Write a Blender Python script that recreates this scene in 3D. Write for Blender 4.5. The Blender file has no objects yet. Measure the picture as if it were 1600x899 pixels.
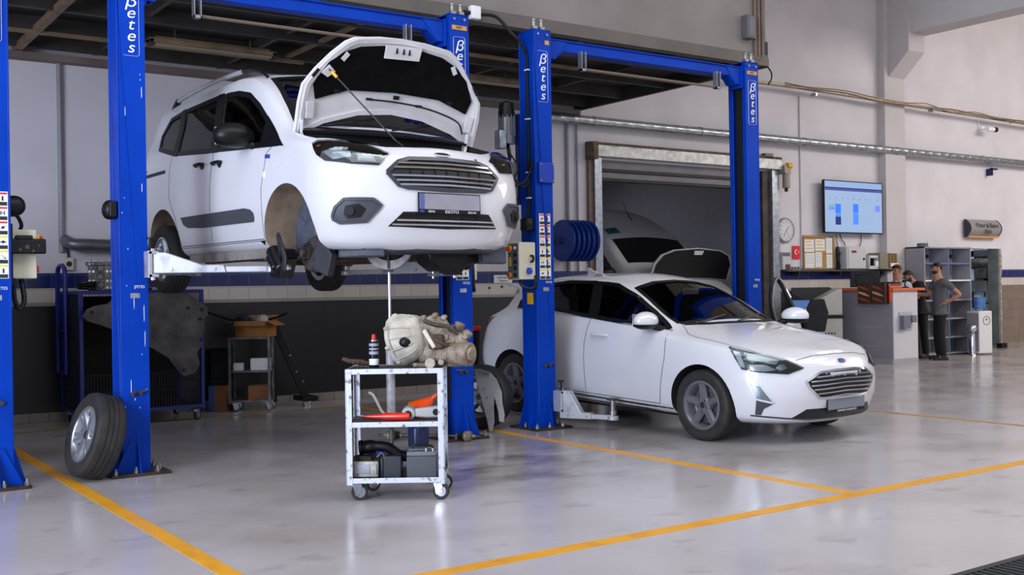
import bpy, bmesh, math, random
from mathutils import Vector, Matrix, Quaternion
from mathutils.bvhtree import BVHTree
from mathutils.geometry import delaunay_2d_cdt
PI = math.pi
random.seed(7)
S = bpy.context.scene
COL = S.collection

# ------------------------------------------------------------------ camera
cam_d = bpy.data.cameras.new('camera'); cam = bpy.data.objects.new('camera', cam_d); COL.objects.link(cam)
cam_d.sensor_width = 36.0; cam_d.lens = 36.0 * 1693 / 1600; cam_d.clip_start = .05; cam_d.clip_end = 200
S.camera = cam
_f = Vector((.5732, .8194, .00142)).normalized()
_r = Vector((.8194, -.5732, 0)).normalized(); _u = _r.cross(_f)
_a = math.atan(.01526)
_R = _r * math.cos(_a) - _u * math.sin(_a); _U = _r * math.sin(_a) + _u * math.cos(_a)
cam.matrix_world = Matrix(((_R.x, _U.x, -_f.x, 0), (_R.y, _U.y, -_f.y, 0), (_R.z, _U.z, -_f.z, 1.37), (0, 0, 0, 1)))

# ------------------------------------------------------------------ world, lights, exposure
S.view_settings.view_transform = 'Standard'; S.view_settings.look = 'None'
S.view_settings.exposure = 0.42; S.view_settings.gamma = 1.0; S.view_settings.use_curve_mapping = False
w = bpy.data.worlds.new('world'); S.world = w; w.use_nodes = True
bg = w.node_tree.nodes['Background']; bg.inputs[0].default_value = (.72, .80, 1.0, 1); bg.inputs[1].default_value = .46

def area(name, loc, target, sx, sy, power, rgb):
    d = bpy.data.lights.new(name, 'AREA'); d.shape = 'RECTANGLE'; d.size = sx; d.size_y = sy; d.energy = power; d.color = rgb
    o = bpy.data.objects.new(name, d); COL.objects.link(o); o.location = loc
    o.rotation_euler = (Vector(target) - Vector(loc)).to_track_quat('-Z', 'Z').to_euler()
    return o
area('bay_door_daylight', (-8.6, 1.0, 2.6), (6, 7.6, 1.2), 9, 5.0, 2020, (.72, .80, 1.0))
area('yard_door_daylight', (9, -9.0, 2.8), (9, 10, 1.8), 16, 5.0, 100, (1.0, .90, .80))
area('roof_skylight', (19, 4.0, 7.6), (17, 8, 0), 14, 5, 1480, (1.0, .93, .86))
area('front_skylight', (7.5, 3.6, 7.2), (7.5, 3.8, 0), 16, 3.0, 430, (.92, .95, 1.0))
area('workshop_room_light', (12.6, 18.6, 3.9), (12.5, 17.6, 0), 2.5, .5, 26, (.85, .9, 1.0))
area('office_light', (22.6, 14.4, 2.9), (22.6, 14.4, 0), 1.6, 1.2, 300, (.72, .86, 1.0))

# ------------------------------------------------------------------ materials
def lin(c):
    return tuple(((v / 255) / 12.92 if v / 255 <= .04045 else ((v / 255 + .055) / 1.055) ** 2.4) for v in c[:3]) + (1,)
_mats = {}
def mat(name, rgb, rough=.5, metal=0.0, coat=0.0, var=.0, vscale=6.0, rgb2=None, bump=0.0, bscale=40.0, emit=0.0, spec=.5, spot=None):
    """Principled material with procedural colour variation (noise mix to rgb2) and bump."""
    if name in _mats: return _mats[name]
    m = bpy.data.materials.new(name); m.use_nodes = True; nt = m.node_tree; b = nt.nodes['Principled BSDF']
    b.inputs['Base Color'].default_value = lin(rgb); b.inputs['Roughness'].default_value = rough
    b.inputs['Metallic'].default_value = metal; b.inputs['Specular IOR Level'].default_value = spec
    if coat: b.inputs['Coat Weight'].default_value = coat; b.inputs['Coat Roughness'].default_value = .04
    tc = nt.nodes.new('ShaderNodeTexCoord')
    if var or rgb2:
        n = nt.nodes.new('ShaderNodeTexNoise'); n.inputs['Scale'].default_value = vscale; n.inputs['Detail'].default_value = 5
        nt.links.new(tc.outputs['Object'], n.inputs['Vector'])
        r = nt.nodes.new('ShaderNodeValToRGB')
        lo, hi = spot if spot else (.35, .7)
        r.color_ramp.elements[0].position = lo; r.color_ramp.elements[1].position = hi
        c1 = lin(rgb); c2 = lin(rgb2) if rgb2 else tuple(v * (1 - var) for v in c1[:3]) + (1,)
        r.color_ramp.elements[0].color = c1; r.color_ramp.elements[1].color = c2
        nt.links.new(n.outputs['Fac'], r.inputs['Fac']); nt.links.new(r.outputs['Color'], b.inputs['Base Color'])
    if bump:
        n2 = nt.nodes.new('ShaderNodeTexNoise'); n2.inputs['Scale'].default_value = bscale; n2.inputs['Detail'].default_value = 3
        nt.links.new(tc.outputs['Object'], n2.inputs['Vector'])
        bm_ = nt.nodes.new('ShaderNodeBump'); bm_.inputs['Strength'].default_value = bump; bm_.inputs['Distance'].default_value = .01
        nt.links.new(n2.outputs['Fac'], bm_.inputs['Height']); nt.links.new(bm_.outputs['Normal'], b.inputs['Normal'])
    if emit:
        b.inputs['Emission Color'].default_value = lin(rgb); b.inputs['Emission Strength'].default_value = emit
    _mats[name] = m
    return m
def glassmat(name, tint, gloss=.04):
    if name in _mats: return _mats[name]
    m = bpy.data.materials.new(name); m.use_nodes = True; nt = m.node_tree; nt.nodes.clear()
    o = nt.nodes.new('ShaderNodeOutputMaterial'); mx = nt.nodes.new('ShaderNodeMixShader')
    t = nt.nodes.new('ShaderNodeBsdfTransparent'); t.inputs[0].default_value = lin(tint)
    g = nt.nodes.new('ShaderNodeBsdfGlossy'); g.inputs['Roughness'].default_value = .015
    fr = nt.nodes.new('ShaderNodeFresnel'); fr.inputs[0].default_value = 1.5
    nt.links.new(fr.outputs[0], mx.inputs[0]); nt.links.new(t.outputs[0], mx.inputs[1]); nt.links.new(g.outputs[0], mx.inputs[2])
    nt.links.new(mx.outputs[0], o.inputs[0]); _mats[name] = m
    return m
def tilemat(name, rgb, rgb2, grout, bw, bh, rough=.25, off=0.0):
    """Tiles laid on a vertical wall in the X-Z plane (or Y-Z): object coordinates x+y, z."""
    m = bpy.data.materials.new(name); m.use_nodes = True; nt = m.node_tree; b = nt.nodes['Principled BSDF']
    tc = nt.nodes.new('ShaderNodeTexCoord'); sp = nt.nodes.new('ShaderNodeSeparateXYZ'); cb = nt.nodes.new('ShaderNodeCombineXYZ')
    ad = nt.nodes.new('ShaderNodeMath'); ad.operation = 'ADD'
    nt.links.new(tc.outputs['Object'], sp.inputs[0]); nt.links.new(sp.outputs[0], ad.inputs[0]); nt.links.new(sp.outputs[1], ad.inputs[1])
    nt.links.new(ad.outputs[0], cb.inputs[0]); nt.links.new(sp.outputs[2], cb.inputs[1])
    mp = nt.nodes.new('ShaderNodeMapping'); mp.inputs['Location'].default_value = (0, off, 0)
    nt.links.new(cb.outputs[0], mp.inputs[0])
    br = nt.nodes.new('ShaderNodeTexBrick'); br.offset = 0; br.inputs['Scale'].default_value = 1
    br.inputs['Brick Width'].default_value = bw; br.inputs['Row Height'].default_value = bh; br.inputs['Mortar Size'].default_value = .0035
    br.inputs['Color1'].default_value = lin(rgb); br.inputs['Color2'].default_value = lin(rgb2); br.inputs['Mortar'].default_value = lin(grout)
    nt.links.new(mp.outputs[0], br.inputs['Vector']); nt.links.new(br.outputs['Color'], b.inputs['Base Color'])
    b.inputs['Roughness'].default_value = rough
    _mats[name] = m
    return m

M_white = mat('white_enamel', (236, 236, 236), .35, var=.08, vscale=3)
M_blue = mat('blue_lift_paint', (0, 57, 165), .42, rgb2=(0, 48, 142), vscale=2.2, spot=(.4, .75), spec=.12)
M_bluedk = mat('dark_blue_paint', (8, 34, 110), .4, var=.2)
M_black = mat('black_plastic', (15, 15, 17), .45, var=.2, spec=.3)
M_rubber = mat('tyre_rubber', (26, 26, 27), .75, rgb2=(46, 42, 38), vscale=9, bump=.2, bscale=120)
M_steel = mat('bare_steel', (168, 166, 164), .35, .85, var=.35, vscale=12)
M_chrome = mat('chrome', (215, 215, 218), .12, 1.0)
M_zinc = mat('galvanised_steel', (178, 182, 188), .32, .8, rgb2=(140, 146, 154), vscale=14)
M_silver = mat('silver_arm_paint', (176, 178, 182), .42, .35, rgb2=(120, 120, 122), vscale=8, spot=(.5, .8))
M_alloy = mat('silver_alloy', (176, 178, 184), .28, .75, var=.15)
M_galloy = mat('grey_alloy', (122, 120, 126), .36, .45, var=.15)
M_grease = mat('greasy_dark_steel', (46, 44, 44), .45, .5, rgb2=(92, 84, 76), vscale=14)
M_rust = mat('rusty_steel', (58, 44, 36), .7, .3, rgb2=(92, 66, 46), vscale=20)
M_red = mat('red_plastic', (196, 30, 24), .4)
M_yellow = mat('yellow_plastic', (226, 170, 16), .4)
M_orange = mat('orange_plastic', (250, 82, 14), .42)
M_cream = mat('cream_box_paint', (206, 202, 178), .45, var=.08)
M_card = mat('brown_cardboard', (168, 112, 58), .8, rgb2=(150, 98, 50), vscale=8)
M_cardd = mat('shaded_cardboard', (132, 86, 52), .85, var=.15)
M_paper = mat('white_paper', (226, 226, 224), .7, var=.05)
M_label = mat('white_label', (222, 222, 220), .6)
M_alu = mat('cast_aluminium', (176, 172, 160), .5, .3, rgb2=(120, 104, 84), vscale=9, bump=.4, bscale=45)
M_aludirt = mat('dirty_cast_aluminium', (150, 138, 120), .55, .3, rgb2=(84, 66, 48), vscale=14, bump=.5, bscale=60)
M_greyplast = mat('grey_plastic', (92, 96, 102), .5, var=.15)
M_darkgrey = mat('dark_grey_metal', (52, 52, 54), .5, .3, var=.2)
M_cloth = mat('charcoal_cloth', (40, 40, 44), .9, var=.2)

# ------------------------------------------------------------------ object helpers
def link(o, parent=None):
    COL.objects.link(o)
    if parent is not None: o.parent = parent
    return o
def tag(o, label=None, cat=None, group=None, kind=None):
    if label: o['label'] = label
    if cat: o['category'] = cat
    if group: o['group'] = group
    if kind: o['kind'] = kind
    return o
def thing(name, label, cat, loc=(0, 0, 0), rz=0.0, group=None, rot=None):
    o = bpy.data.objects.new(name, None); COL.objects.link(o); o.empty_display_size = .1
    o.location = loc; o.rotation_euler = rot if rot else (0, 0, rz)
    return tag(o, label, cat, group)
def dup(o, parent=None, loc=None, rz=None, label=None):
    c = o.copy(); COL.objects.link(c)
    if parent is not None: c.parent = parent
    for ch in list(o.children): dup(ch, c)
    if loc is not None: c.location = loc
    if rz is not None: c.rotation_euler = (0, 0, rz)
    if label: c['label'] = label
    return c
def frame(d):
    """matrix whose z axis is d"""
    return Vector(d).to_track_quat('Z', 'Y').to_matrix()
class MB:
    def __init__(s): s.v = []; s.f = []; s.m = []; s.cur = 0
    def mi(s, i): s.cur = i; return s
    def add(s, vs, fs):
        b = len(s.v); s.v += [tuple(p) for p in vs]
        for f in fs: s.f.append(tuple(b + i for i in f)); s.m.append(s.cur)
        return s
    def box(s, c, d, rot=None, taper=1.0, tx=None):
        hx, hy, hz = d[0] / 2, d[1] / 2, d[2] / 2; c = Vector(c)
        t1 = tx if tx is not None else taper
        vs = [Vector((a * hx * (t1 if k > 0 else 1), b * hy * (taper if k > 0 else 1), k * hz)) for k in (-1, 1) for a, b in ((-1, -1), (1, -1), (1, 1), (-1, 1))]
        if rot is not None:
            R = rot if isinstance(rot, Matrix) else Matrix.Rotation(rot, 3, 'Z'); vs = [R @ v for v in vs]
        return s.add([v + c for v in vs], [(3, 2, 1, 0), (4, 5, 6, 7), (0, 1, 5, 4), (1, 2, 6, 5), (2, 3, 7, 6), (3, 0, 4, 7)])
    def bb(s, x0, x1, y0, y1, z0, z1):
        return s.box(((x0 + x1) / 2, (y0 + y1) / 2, (z0 + z1) / 2), (abs(x1 - x0), abs(y1 - y0), abs(z1 - z0)))
    def bar(s, p0, p1, w, h, up=(0, 0, 1)):
        p0 = Vector(p0); p1 = Vector(p1); d = (p1 - p0); L = d.length; d.normalize(); up = Vector(up)
        if abs(d.dot(up)) > .98: up = Vector((1, 0, 0))
        x = up.cross(d).normalized(); y = d.cross(x)
        R = Matrix((x, y, d)).transposed()
        return s.box((p0 + p1) / 2, (w, h, L), R)
    def cyl(s, p0, p1, r0, r1=None, n=16, cap=True):
        r1 = r0 if r1 is None else r1; p0 = Vector(p0); p1 = Vector(p1); R = frame(p1 - p0)
        vs = []
        for p, r in ((p0, r0), (p1, r1)):
            for i in range(n):
                a = 2 * PI * i / n; vs.append(p + R @ Vector((math.cos(a) * r, math.sin(a) * r, 0)))
        fs = [(i, (i + 1) % n, n + (i + 1) % n, n + i) for i in range(n)]
        if cap: fs += [tuple(range(n - 1, -1, -1)), tuple(range(n, 2 * n))]
        return s.add(vs, fs)
    def lathe(s, prof, o=(0, 0, 0), d=(0, 0, 1), n=28, closed=False, cap=True):
        """prof: (radius, height along d)"""
        o = Vector(o); R = frame(d); vs = []
        for r, h in prof:
            for i in range(n):
                a = 2 * PI * i / n; vs.append(o + R @ Vector((math.cos(a) * r, math.sin(a) * r, h)))
        k = len(prof); fs = []
        for j in range(k if closed else k - 1):
            j2 = (j + 1) % k
            for i in range(n): fs.append((j * n + i, j * n + (i + 1) % n, j2 * n + (i + 1) % n, j2 * n + i))
        if not closed and cap:
            if prof[0][0] > 1e-6: fs.append(tuple(range(n - 1, -1, -1)))
            if prof[-1][0] > 1e-6: fs.append(tuple((k - 1) * n + i for i in range(n)))
        return s.add(vs, fs)
    def tube(s, pts, r, n=8, smooth=0, cap=True):
        pts = [Vector(p) for p in pts]
        if smooth: pts = spline(pts, smooth)
        rr = r if isinstance(r, (list, tuple)) else [r] * len(pts)
        vs = []; prev = None
        for i, p in enumerate(pts):
            t = (pts[min(i + 1, len(pts) - 1)] - pts[max(i - 1, 0)]).normalized()
            if prev is None:
                a = Vector((0, 0, 1)) if abs(t.z) < .9 else Vector((1, 0, 0)); x = a.cross(t).normalized()
            else:
                x = (prev - t * prev.dot(t)).normalized()
            prev = x; y = t.cross(x)
            q = rr[min(i, len(rr) - 1)]
            for k in range(n):
                a = 2 * PI * k / n; vs.append(p + x * math.cos(a) * q + y * math.sin(a) * q)
        m = len(pts)
        fs = [(j * n + i, j * n + (i + 1) % n, (j + 1) * n + (i + 1) % n, (j + 1) * n + i) for j in range(m - 1) for i in range(n)]
        if cap: fs += [tuple(range(n - 1, -1, -1)), tuple((m - 1) * n + i for i in range(n))]
        return s.add(vs, fs)
    def prism(s, poly, O, X, Y, t):
        """polygon (2D) in plane O + a X + b Y, extruded by vector t"""
        O = Vector(O); X = Vector(X); Y = Vector(Y); t = Vector(t); n = len(poly)
        vs = [O + X * a + Y * b for a, b in poly]; vs += [v + t for v in vs]
        fs = [tuple(range(n - 1, -1, -1)), tuple(range(n, 2 * n))] + [(i, (i + 1) % n, n + (i + 1) % n, n + i) for i in range(n)]
        return s.add(vs, fs)
    def ball(s, c, r, nu=16, nv=10, rot=None):
        c = Vector(c); r = (r, r, r) if not isinstance(r, (tuple, list)) else r; vs = []
        for j in range(nv + 1):
            th = PI * j / nv
            for i in range(nu):
                a = 2 * PI * i / nu; p = Vector((math.sin(th) * math.cos(a) * r[0], math.sin(th) * math.sin(a) * r[1], math.cos(th) * r[2]))
                vs.append(c + (rot @ p if rot is not None else p))
        return s.add(vs, [(j * nu + i, (j + 1) * nu + i, (j + 1) * nu + (i + 1) % nu, j * nu + (i + 1) % nu) for j in range(nv) for i in range(nu)])
    def build(s, name, mats, parent=None, bevel=0.0, smooth=35, loc=None, rz=None, seg=2, fix=True):
        me = bpy.data.meshes.new(name); me.from_pydata(s.v, [], s.f)
        for m in (mats if isinstance(mats, (list, tuple)) else [mats]): me.materials.append(m)
        for i, p in enumerate(me.polygons): p.material_index = s.m[i]
        if fix:
            bm = bmesh.new(); bm.from_mesh(me); bmesh.ops.remove_doubles(bm, verts=bm.verts, dist=1e-6)
            bmesh.ops.recalc_face_normals(bm, faces=bm.faces); bm.to_mesh(me); bm.free()
        if smooth:
            me.polygons.foreach_set('use_smooth', [True] * len(me.polygons)); me.set_sharp_from_angle(angle=math.radians(smooth))
        me.update()
        o = bpy.data.objects.new(name, me); link(o, parent)
        if loc is not None: o.location = loc
        if rz is not None: o.rotation_euler = (0, 0, rz)
        if bevel:
            bv = o.modifiers.new('bevel', 'BEVEL'); bv.width = bevel; bv.segments = seg; bv.limit_method = 'ANGLE'; bv.angle_limit = math.radians(40)
        return o
def spline(pts, k):
    """Catmull-Rom through the points, k samples per span"""
    pts = [Vector(p) for p in pts]; out = []
    for i in range(len(pts) - 1):
        p0 = pts[i - 1] if i else pts[0] * 2 - pts[1]; p1 = pts[i]; p2 = pts[i + 1]; p3 = pts[i + 2] if i + 2 < len(pts) else p2 * 2 - p1
        for j in range(k):
            t = j / k
            out.append(.5 * ((2 * p1) + (p2 - p0) * t + (2 * p0 - 5 * p1 + 4 * p2 - p3) * t * t + (3 * p1 - p0 - 3 * p2 + p3) * t ** 3))
    out.append(pts[-1]); return out
def text(body, name, size, m, parent, loc, rot, extrude=.001, align='CENTER', shear=0.0, sx=1.0):
    """writing as a mesh object"""
    cu = bpy.data.curves.new(name, 'FONT'); cu.body = body; cu.size = size; cu.extrude = extrude; cu.align_x = align; cu.align_y = 'CENTER'; cu.shear = shear
    t = bpy.data.objects.new(name, cu); COL.objects.link(t)
    dg = bpy.context.evaluated_depsgraph_get(); me = bpy.data.meshes.new_from_object(t.evaluated_get(dg))
    bpy.data.objects.remove(t); me.name = name; me.materials.clear(); me.materials.append(m)
    o = bpy.data.objects.new(name, me); link(o, parent); o.location = loc; o.rotation_euler = rot; o.scale = (sx, 1, 1)
    return o
RF = (PI / 2, 0, 0)          # writing that faces -Y
# ================================================================== THE SETTING
def floormat():
    m = bpy.data.materials.new('grey_epoxy_floor'); m.use_nodes = True; nt = m.node_tree; b = nt.nodes['Principled BSDF']
    tc = nt.nodes.new('ShaderNodeTexCoord')
    def noise(scale, det, lo, hi, ca, cb, vec=None, stretch=None):
        n = nt.nodes.new('ShaderNodeTexNoise'); n.inputs['Scale'].default_value = scale; n.inputs['Detail'].default_value = det
        src = tc.outputs['Object']
        if stretch:
            mp = nt.nodes.new('ShaderNodeMapping'); mp.inputs['Scale'].default_value = stretch; nt.links.new(src, mp.inputs[0]); src = mp.outputs[0]
        nt.links.new(src, n.inputs['Vector'])
        r = nt.nodes.new('ShaderNodeValToRGB'); r.color_ramp.elements[0].position = lo; r.color_ramp.elements[1].position = hi
        r.color_ramp.elements[0].color = ca; r.color_ramp.elements[1].color = cb; nt.links.new(n.outputs['Fac'], r.inputs['Fac']); return r
    def mix(f, a, bb):
        x = nt.nodes.new('ShaderNodeMix'); x.data_type = 'RGBA'
        for s_, v in ((0, f), (6, a), (7, bb)):
            if hasattr(v, 'links') or hasattr(v, 'is_linked'): nt.links.new(v, x.inputs[s_])
            else: x.inputs[s_].default_value = v
        return x.outputs[2]
    W = (1, 1, 1, 1); K = (0, 0, 0, 1)
    base = noise(.7, 3, .3, .75, lin((184, 178, 179)), lin((170, 164, 164)))
    stain = noise(.55, 6, .52, .74, K, (.55, .55, .55, 1))
    c = mix(stain.outputs[0], base.outputs[0], lin((118, 101, 88)))
    scuff = noise(2.4, 8, .60, .70, K, (.28, .28, .28, 1), stretch=(1.0, 1.5, 1))
    c = mix(scuff.outputs[0], c, lin((88, 78, 72)))
    # oily patch in front of the trolley bay
    sp = nt.nodes.new('ShaderNodeVectorMath'); sp.operation = 'DISTANCE'; sp.inputs[1].default_value = (4.75, 7.0, 0); nt.links.new(tc.outputs['Object'], sp.inputs[0])
    r = nt.nodes.new('ShaderNodeMapRange'); r.inputs[1].default_value = .2; r.inputs[2].default_value = 1.5; r.inputs[3].default_value = .85; r.inputs[4].default_value = 0
    nt.links.new(sp.outputs['Value'], r.inputs[0])
    pn = noise(2.2, 6, .38, .66, K, W, stretch=(1, 1.8, 1))
    mu = nt.nodes.new('ShaderNodeMath'); mu.operation = 'MULTIPLY'; nt.links.new(r.outputs[0], mu.inputs[0]); nt.links.new(pn.outputs[0], mu.inputs[1])
    c = mix(mu.outputs[0], c, lin((92, 76, 62)))
    nt.links.new(c, b.inputs['Base Color'])
    ro = noise(1.6, 5, .3, .7, (.13, .13, .13, 1), (.26, .26, .26, 1)); nt.links.new(ro.outputs[0], b.inputs['Roughness'])
    b.inputs['Specular IOR Level'].default_value = .7
    n2 = nt.nodes.new('ShaderNodeTexNoise'); n2.inputs['Scale'].default_value = 5; nt.links.new(tc.outputs['Object'], n2.inputs['Vector'])
    bp = nt.nodes.new('ShaderNodeBump'); bp.inputs['Strength'].default_value = .08; bp.inputs['Distance'].default_value = .02
    nt.links.new(n2.outputs['Fac'], bp.inputs['Height']); nt.links.new(bp.outputs['Normal'], b.inputs['Normal'])
    return m
M_floor = floormat()
M_line = mat('yellow_floor_paint', (222, 158, 22), .4, rgb2=(196, 132, 26), vscale=5, spot=(.45, .8))
M_linedirty = mat('worn_yellow_floor_paint', (178, 138, 62), .45, rgb2=(140, 116, 76), vscale=4)
M_wall = mat('painted_wall', (214, 209, 213), .75, rgb2=(202, 197, 201), vscale=1.2, bump=.06, bscale=30)
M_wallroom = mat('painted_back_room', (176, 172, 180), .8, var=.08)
M_conc = mat('painted_concrete', (196, 190, 190), .8, var=.06, vscale=1.5)
M_ceil = mat('ceiling_sheet', (205, 196, 182), .7, var=.1)
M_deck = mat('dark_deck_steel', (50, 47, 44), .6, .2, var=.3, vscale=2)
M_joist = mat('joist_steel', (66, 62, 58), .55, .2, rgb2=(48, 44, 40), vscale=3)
M_tan = mat('tan_joist_paint', (140, 116, 88), .6, rgb2=(104, 86, 66), vscale=4)
M_fascia = mat('grey_fascia_sheet', (128, 120, 116), .55, .1, rgb2=(112, 104, 100), vscale=1.3)
M_tdark = tilemat('charcoal_wall_tiles', (25, 25, 27), (22, 22, 24), (15, 15, 16), .25, .2, .4)
M_tblue = tilemat('blue_wall_tiles', (22, 32, 96), (19, 29, 88), (80, 84, 120), .25, .16, .25)
M_twhite = tilemat('off_white_wall_tiles', (198, 188, 178), (190, 181, 172), (150, 140, 132), .25, .16, .3)
M_tbase = tilemat('beige_base_tiles', (138, 128, 120), (130, 120, 112), (70, 64, 60), .2, .2, .4)
M_tbrown = tilemat('brown_wall_tiles', (128, 112, 98), (118, 104, 92), (92, 82, 74), .2, .2, .35)

def struct(mb, name, m, **k): return tag(mb.build(name, m, **k), kind='structure')
fl = struct(MB().bb(-9, 34, -16, 22, -.2, 0), 'floor', M_floor, smooth=0)
def floor_line(pts, m):
    mb = MB()
    for x0, x1, y0, y1 in pts: mb.bb(x0, x1, y0, y1, 0, .0015)
    return mb.build('floor_marking', m, fl, smooth=0)
LW = .05
floor_line([(1.885 - LW, 1.885 + LW, 4.46, 11.68)], M_line); floor_line([(5.87 - LW, 5.87 + LW, 4.565, 11.68)], M_line)
floor_line([(9.835 - LW, 9.835 + LW, 4.565, 11.68)], M_linedirty); floor_line([(-9, 34, 4.51 - .055, 4.51 + .055)], M_line)
floor_line([(-9, 10.2, 11.68, 11.78)], M_linedirty)

WY = 12.6
wm = MB()
for x0, x1, z0, z1 in ((-9, 10.40, 0, 7.4), (10.40, 14.08, 3.30, 7.4), (14.08, 17.78, 0, 7.4), (17.78, 21.12, 2.05, 7.4), (21.12, 34, 0, 7.4)):
    wm.bb(x0, x1, WY, WY + .22, z0, z1)
struct(wm, 'wall_back', M_wall, smooth=0)
struct(MB().bb(-9.2, -9, 6.5, WY, 0, 7.4), 'wall_left', M_wall, smooth=0)
struct(MB().bb(34, 34.2, -16, WY, 0, 7.4), 'wall_right', M_wall, smooth=0)
struct(MB().bb(.62, .74, 8.3, WY, 0, 2.1), 'wall_light_blocker', M_wall, smooth=0)  # made-up wall out of view, blocks low light from the left
cm = MB().bb(-9.2, 34.2, -4, 12.9, 7.4, 7.6); struct(cm, 'ceiling', M_ceil, smooth=0)
# tiled dado, bands by height
def band(name, m, z0, z1, t, spans):
    mb = MB()
    for a, b in spans: mb.bb(a, b, WY - t, WY, z0, z1)
    return struct(mb, name, m, smooth=0)
SP = ((-9, 10.36), (14.36, 17.74), (21.14, 34))
band('trim_1', M_tblue, 1.455, 1.62, .012, SP)
band('trim_2', M_twhite, 1.30, 1.455, .012, SP)
band('trim_3', M_tdark, .10, 1.26, .012, ((-9, 10.36), (14.36, 17.74)))
band('trim_4', M_tbrown, .10, 1.30, .012, ((21.14, 34),))
band('baseboard_back', M_tbase, 0, .10, .02, SP)
rail = MB()
for a, b in SP[:2]: rail.bb(a, b, WY - .03, WY, 1.26, 1.30)
struct(rail, 'trim_5', mat('pale_tile_rail', (150, 144, 138), .5, var=.1), smooth=0)
# pilaster with corbel and the concrete beam that it carries
pm = MB().bb(17.18, 17.78, WY - .16, WY, 0, 7.4)
struct(pm, 'pillar', M_conc, smooth=0)
struct(MB().prism([(12.44, 5.20), (12.44, 6.95), (12.0, 6.95), (12.0, 5.62)], (17.30, 0, 0), (0, 1, 0), (0, 0, 1), (.48, 0, 0)), 'corbel', M_conc, smooth=0)
struct(MB().bb(17.36, 17.86, -4, 12.05, 5.95, 7.05), 'beam', M_conc, smooth=0)
struct(MB().bb(14.0, 17.3, 12.45, 12.6, 6.95, 7.12), 'trim_6', M_tan, smooth=0)

# ---- the mezzanine over the bays
mz = MB().bb(-9, 10.0, 8.95, WY, 4.16, 4.24)
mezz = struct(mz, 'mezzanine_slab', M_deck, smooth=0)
fz = MB().bb(-9, 10.0, 8.90, 8.95, 4.12, 7.4); struct(fz, 'mezzanine_wall', M_fascia, smooth=0)
tr = MB().bb(-9, 10.02, 8.87, 9.0, 4.0, 4.10); tr.bb(-9, 10.02, 8.885, 8.90, 4.10, 4.135)
struct(tr, 'trim_7', mat('fascia_channel', (96, 88, 82), .5, .2, var=.25, vscale=3), smooth=0)
pp = MB()
for x in (9.80, 9.86, 9.93): pp.tube([(x, 8.88, 4.05), (x, 8.88, 7.4)], .022, 8)
struct(pp, 'trim_8', mat('brown_pipe_paint', (104, 86, 74), .5, var=.2))
side = MB().bb(9.98, 10.04, 8.9, WY, 3.99, 4.30); struct(side, 'trim_9', M_deck, smooth=0)
jm = MB()
for y in (9.75, 10.65, 11.55, 12.35): jm.bb(-9, 9.98, y - .03, y + .03, 4.02, 4.16)
for i in range(13):
    x = -8.2 + 1.42 * i; jm.bb(x - .025, x + .025, 9.0, WY, 4.06, 4.16)
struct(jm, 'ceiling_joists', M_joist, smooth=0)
jt = MB().bb(2.30, 2.37, 9.0, WY, 3.995, 4.06).bb(-9, 5.2, 11.55 - .035, 11.55 + .035, 3.99, 4.02).bb(5.2, 9.98, 10.2, 10.26, 4.0, 4.03)
jt.bb(4.96, 5.02, 9.0, 11.5, 4.03, 4.06)
struct(jt, 'ceiling_joists', M_tan, smooth=0)
struct(MB().bb(-9, 9.98, 12.44, 12.598, 3.92, 3.99), 'trim_10', mat('dusty_ledge', (128, 112, 104), .8, var=.4, vscale=2), smooth=0)

def tube_light(loc, rz, label, L=1.35):
    t = thing('ceiling_light', label, 'light', loc, rz, 'tube lights under the mezzanine')
    MB().box((0, 0, 0), (L, .12, .05)).box((0, 0, .035), (L * .9, .06, .03)).build('housing', M_tan, t, bevel=.008)
    for y in (-.03, .03): MB().cyl((-L / 2 + .05, y, -.035), (L / 2 - .05, y, -.035), .013).build('tube', mat('unlit_tube', (150, 138, 118), .4), t)
    for x in (-1, 1): MB().box((x * (L / 2 - .02), 0, -.02), (.04, .12, .06)).build('end_cap', M_rust, t)
    for x in (-.4, .4): MB().cyl((x, 0, .03), (x, 0, .13), .012).build('hanger', M_rust, t)
    return t
tube_light((3.95, 11.0, 3.93), 0, 'tan tube light under the dark deck, above the raised white van roof')
tube_light((7.25, 11.0, 3.93), 0, 'tan tube light under the dark deck, between the bonnet and the second lift')

# ---- pipes, ducts and cables on the back wall
du = thing('ventilation_pipe', 'long shiny galvanised pipe running along the wall above the shutter door', 'pipe', (9.3, 12.44, 3.84))
dm = MB()
N = 96; L = 24.6; prof = []
for i in range(N): prof += [(.070, L * i / N), (.0725, L * i / N + .01), (.070, L * i / N + .02)]
dm.lathe(prof, (0, 0, 0), (1, 0, 0), 20); dm.build('pipe', M_zinc, du)
for x in (.9, 3.1, 5.6, 8.2, 11.0, 13.6, 16.6, 19.6, 22.6):
    MB().cyl((x, 0, 0), (x + .03, 0, 0), .078).build('pipe_band', M_zinc, du); MB().bb(x, x + .03, 0, .16, -.015, .015).build('bracket', M_zinc, du)
cl = thing('cable_tray', 'perforated cable tray with loose cables high on the white wall', 'cable tray', (10.1, 12.37, 4.72))
ct = MB().bar((0, 0, 0), (4.6, 0, .04), .1, .05).bar((4.6, 0, .04), (16, 0, -.1), .1, .05); ct.build('tray', mat('perforated_tray', (170, 158, 138), .5, .3, rgb2=(128, 116, 98), vscale=30), cl)
for k in range(3):
    pts = [(4.2 + i * .8, -.04 - .01 * k, .05 + random.uniform(-.05, .05) - .009 * i) for i in range(15)]
    MB().tube(pts, .009, 6, 4).build('cable', M_black if k == 0 else M_tan, cl)
for x in (5.0, 8.4, 11.2): MB().bb(x, x + .04, -.05, .06, -.08, -.03).build('bracket', M_zinc, cl)
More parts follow.
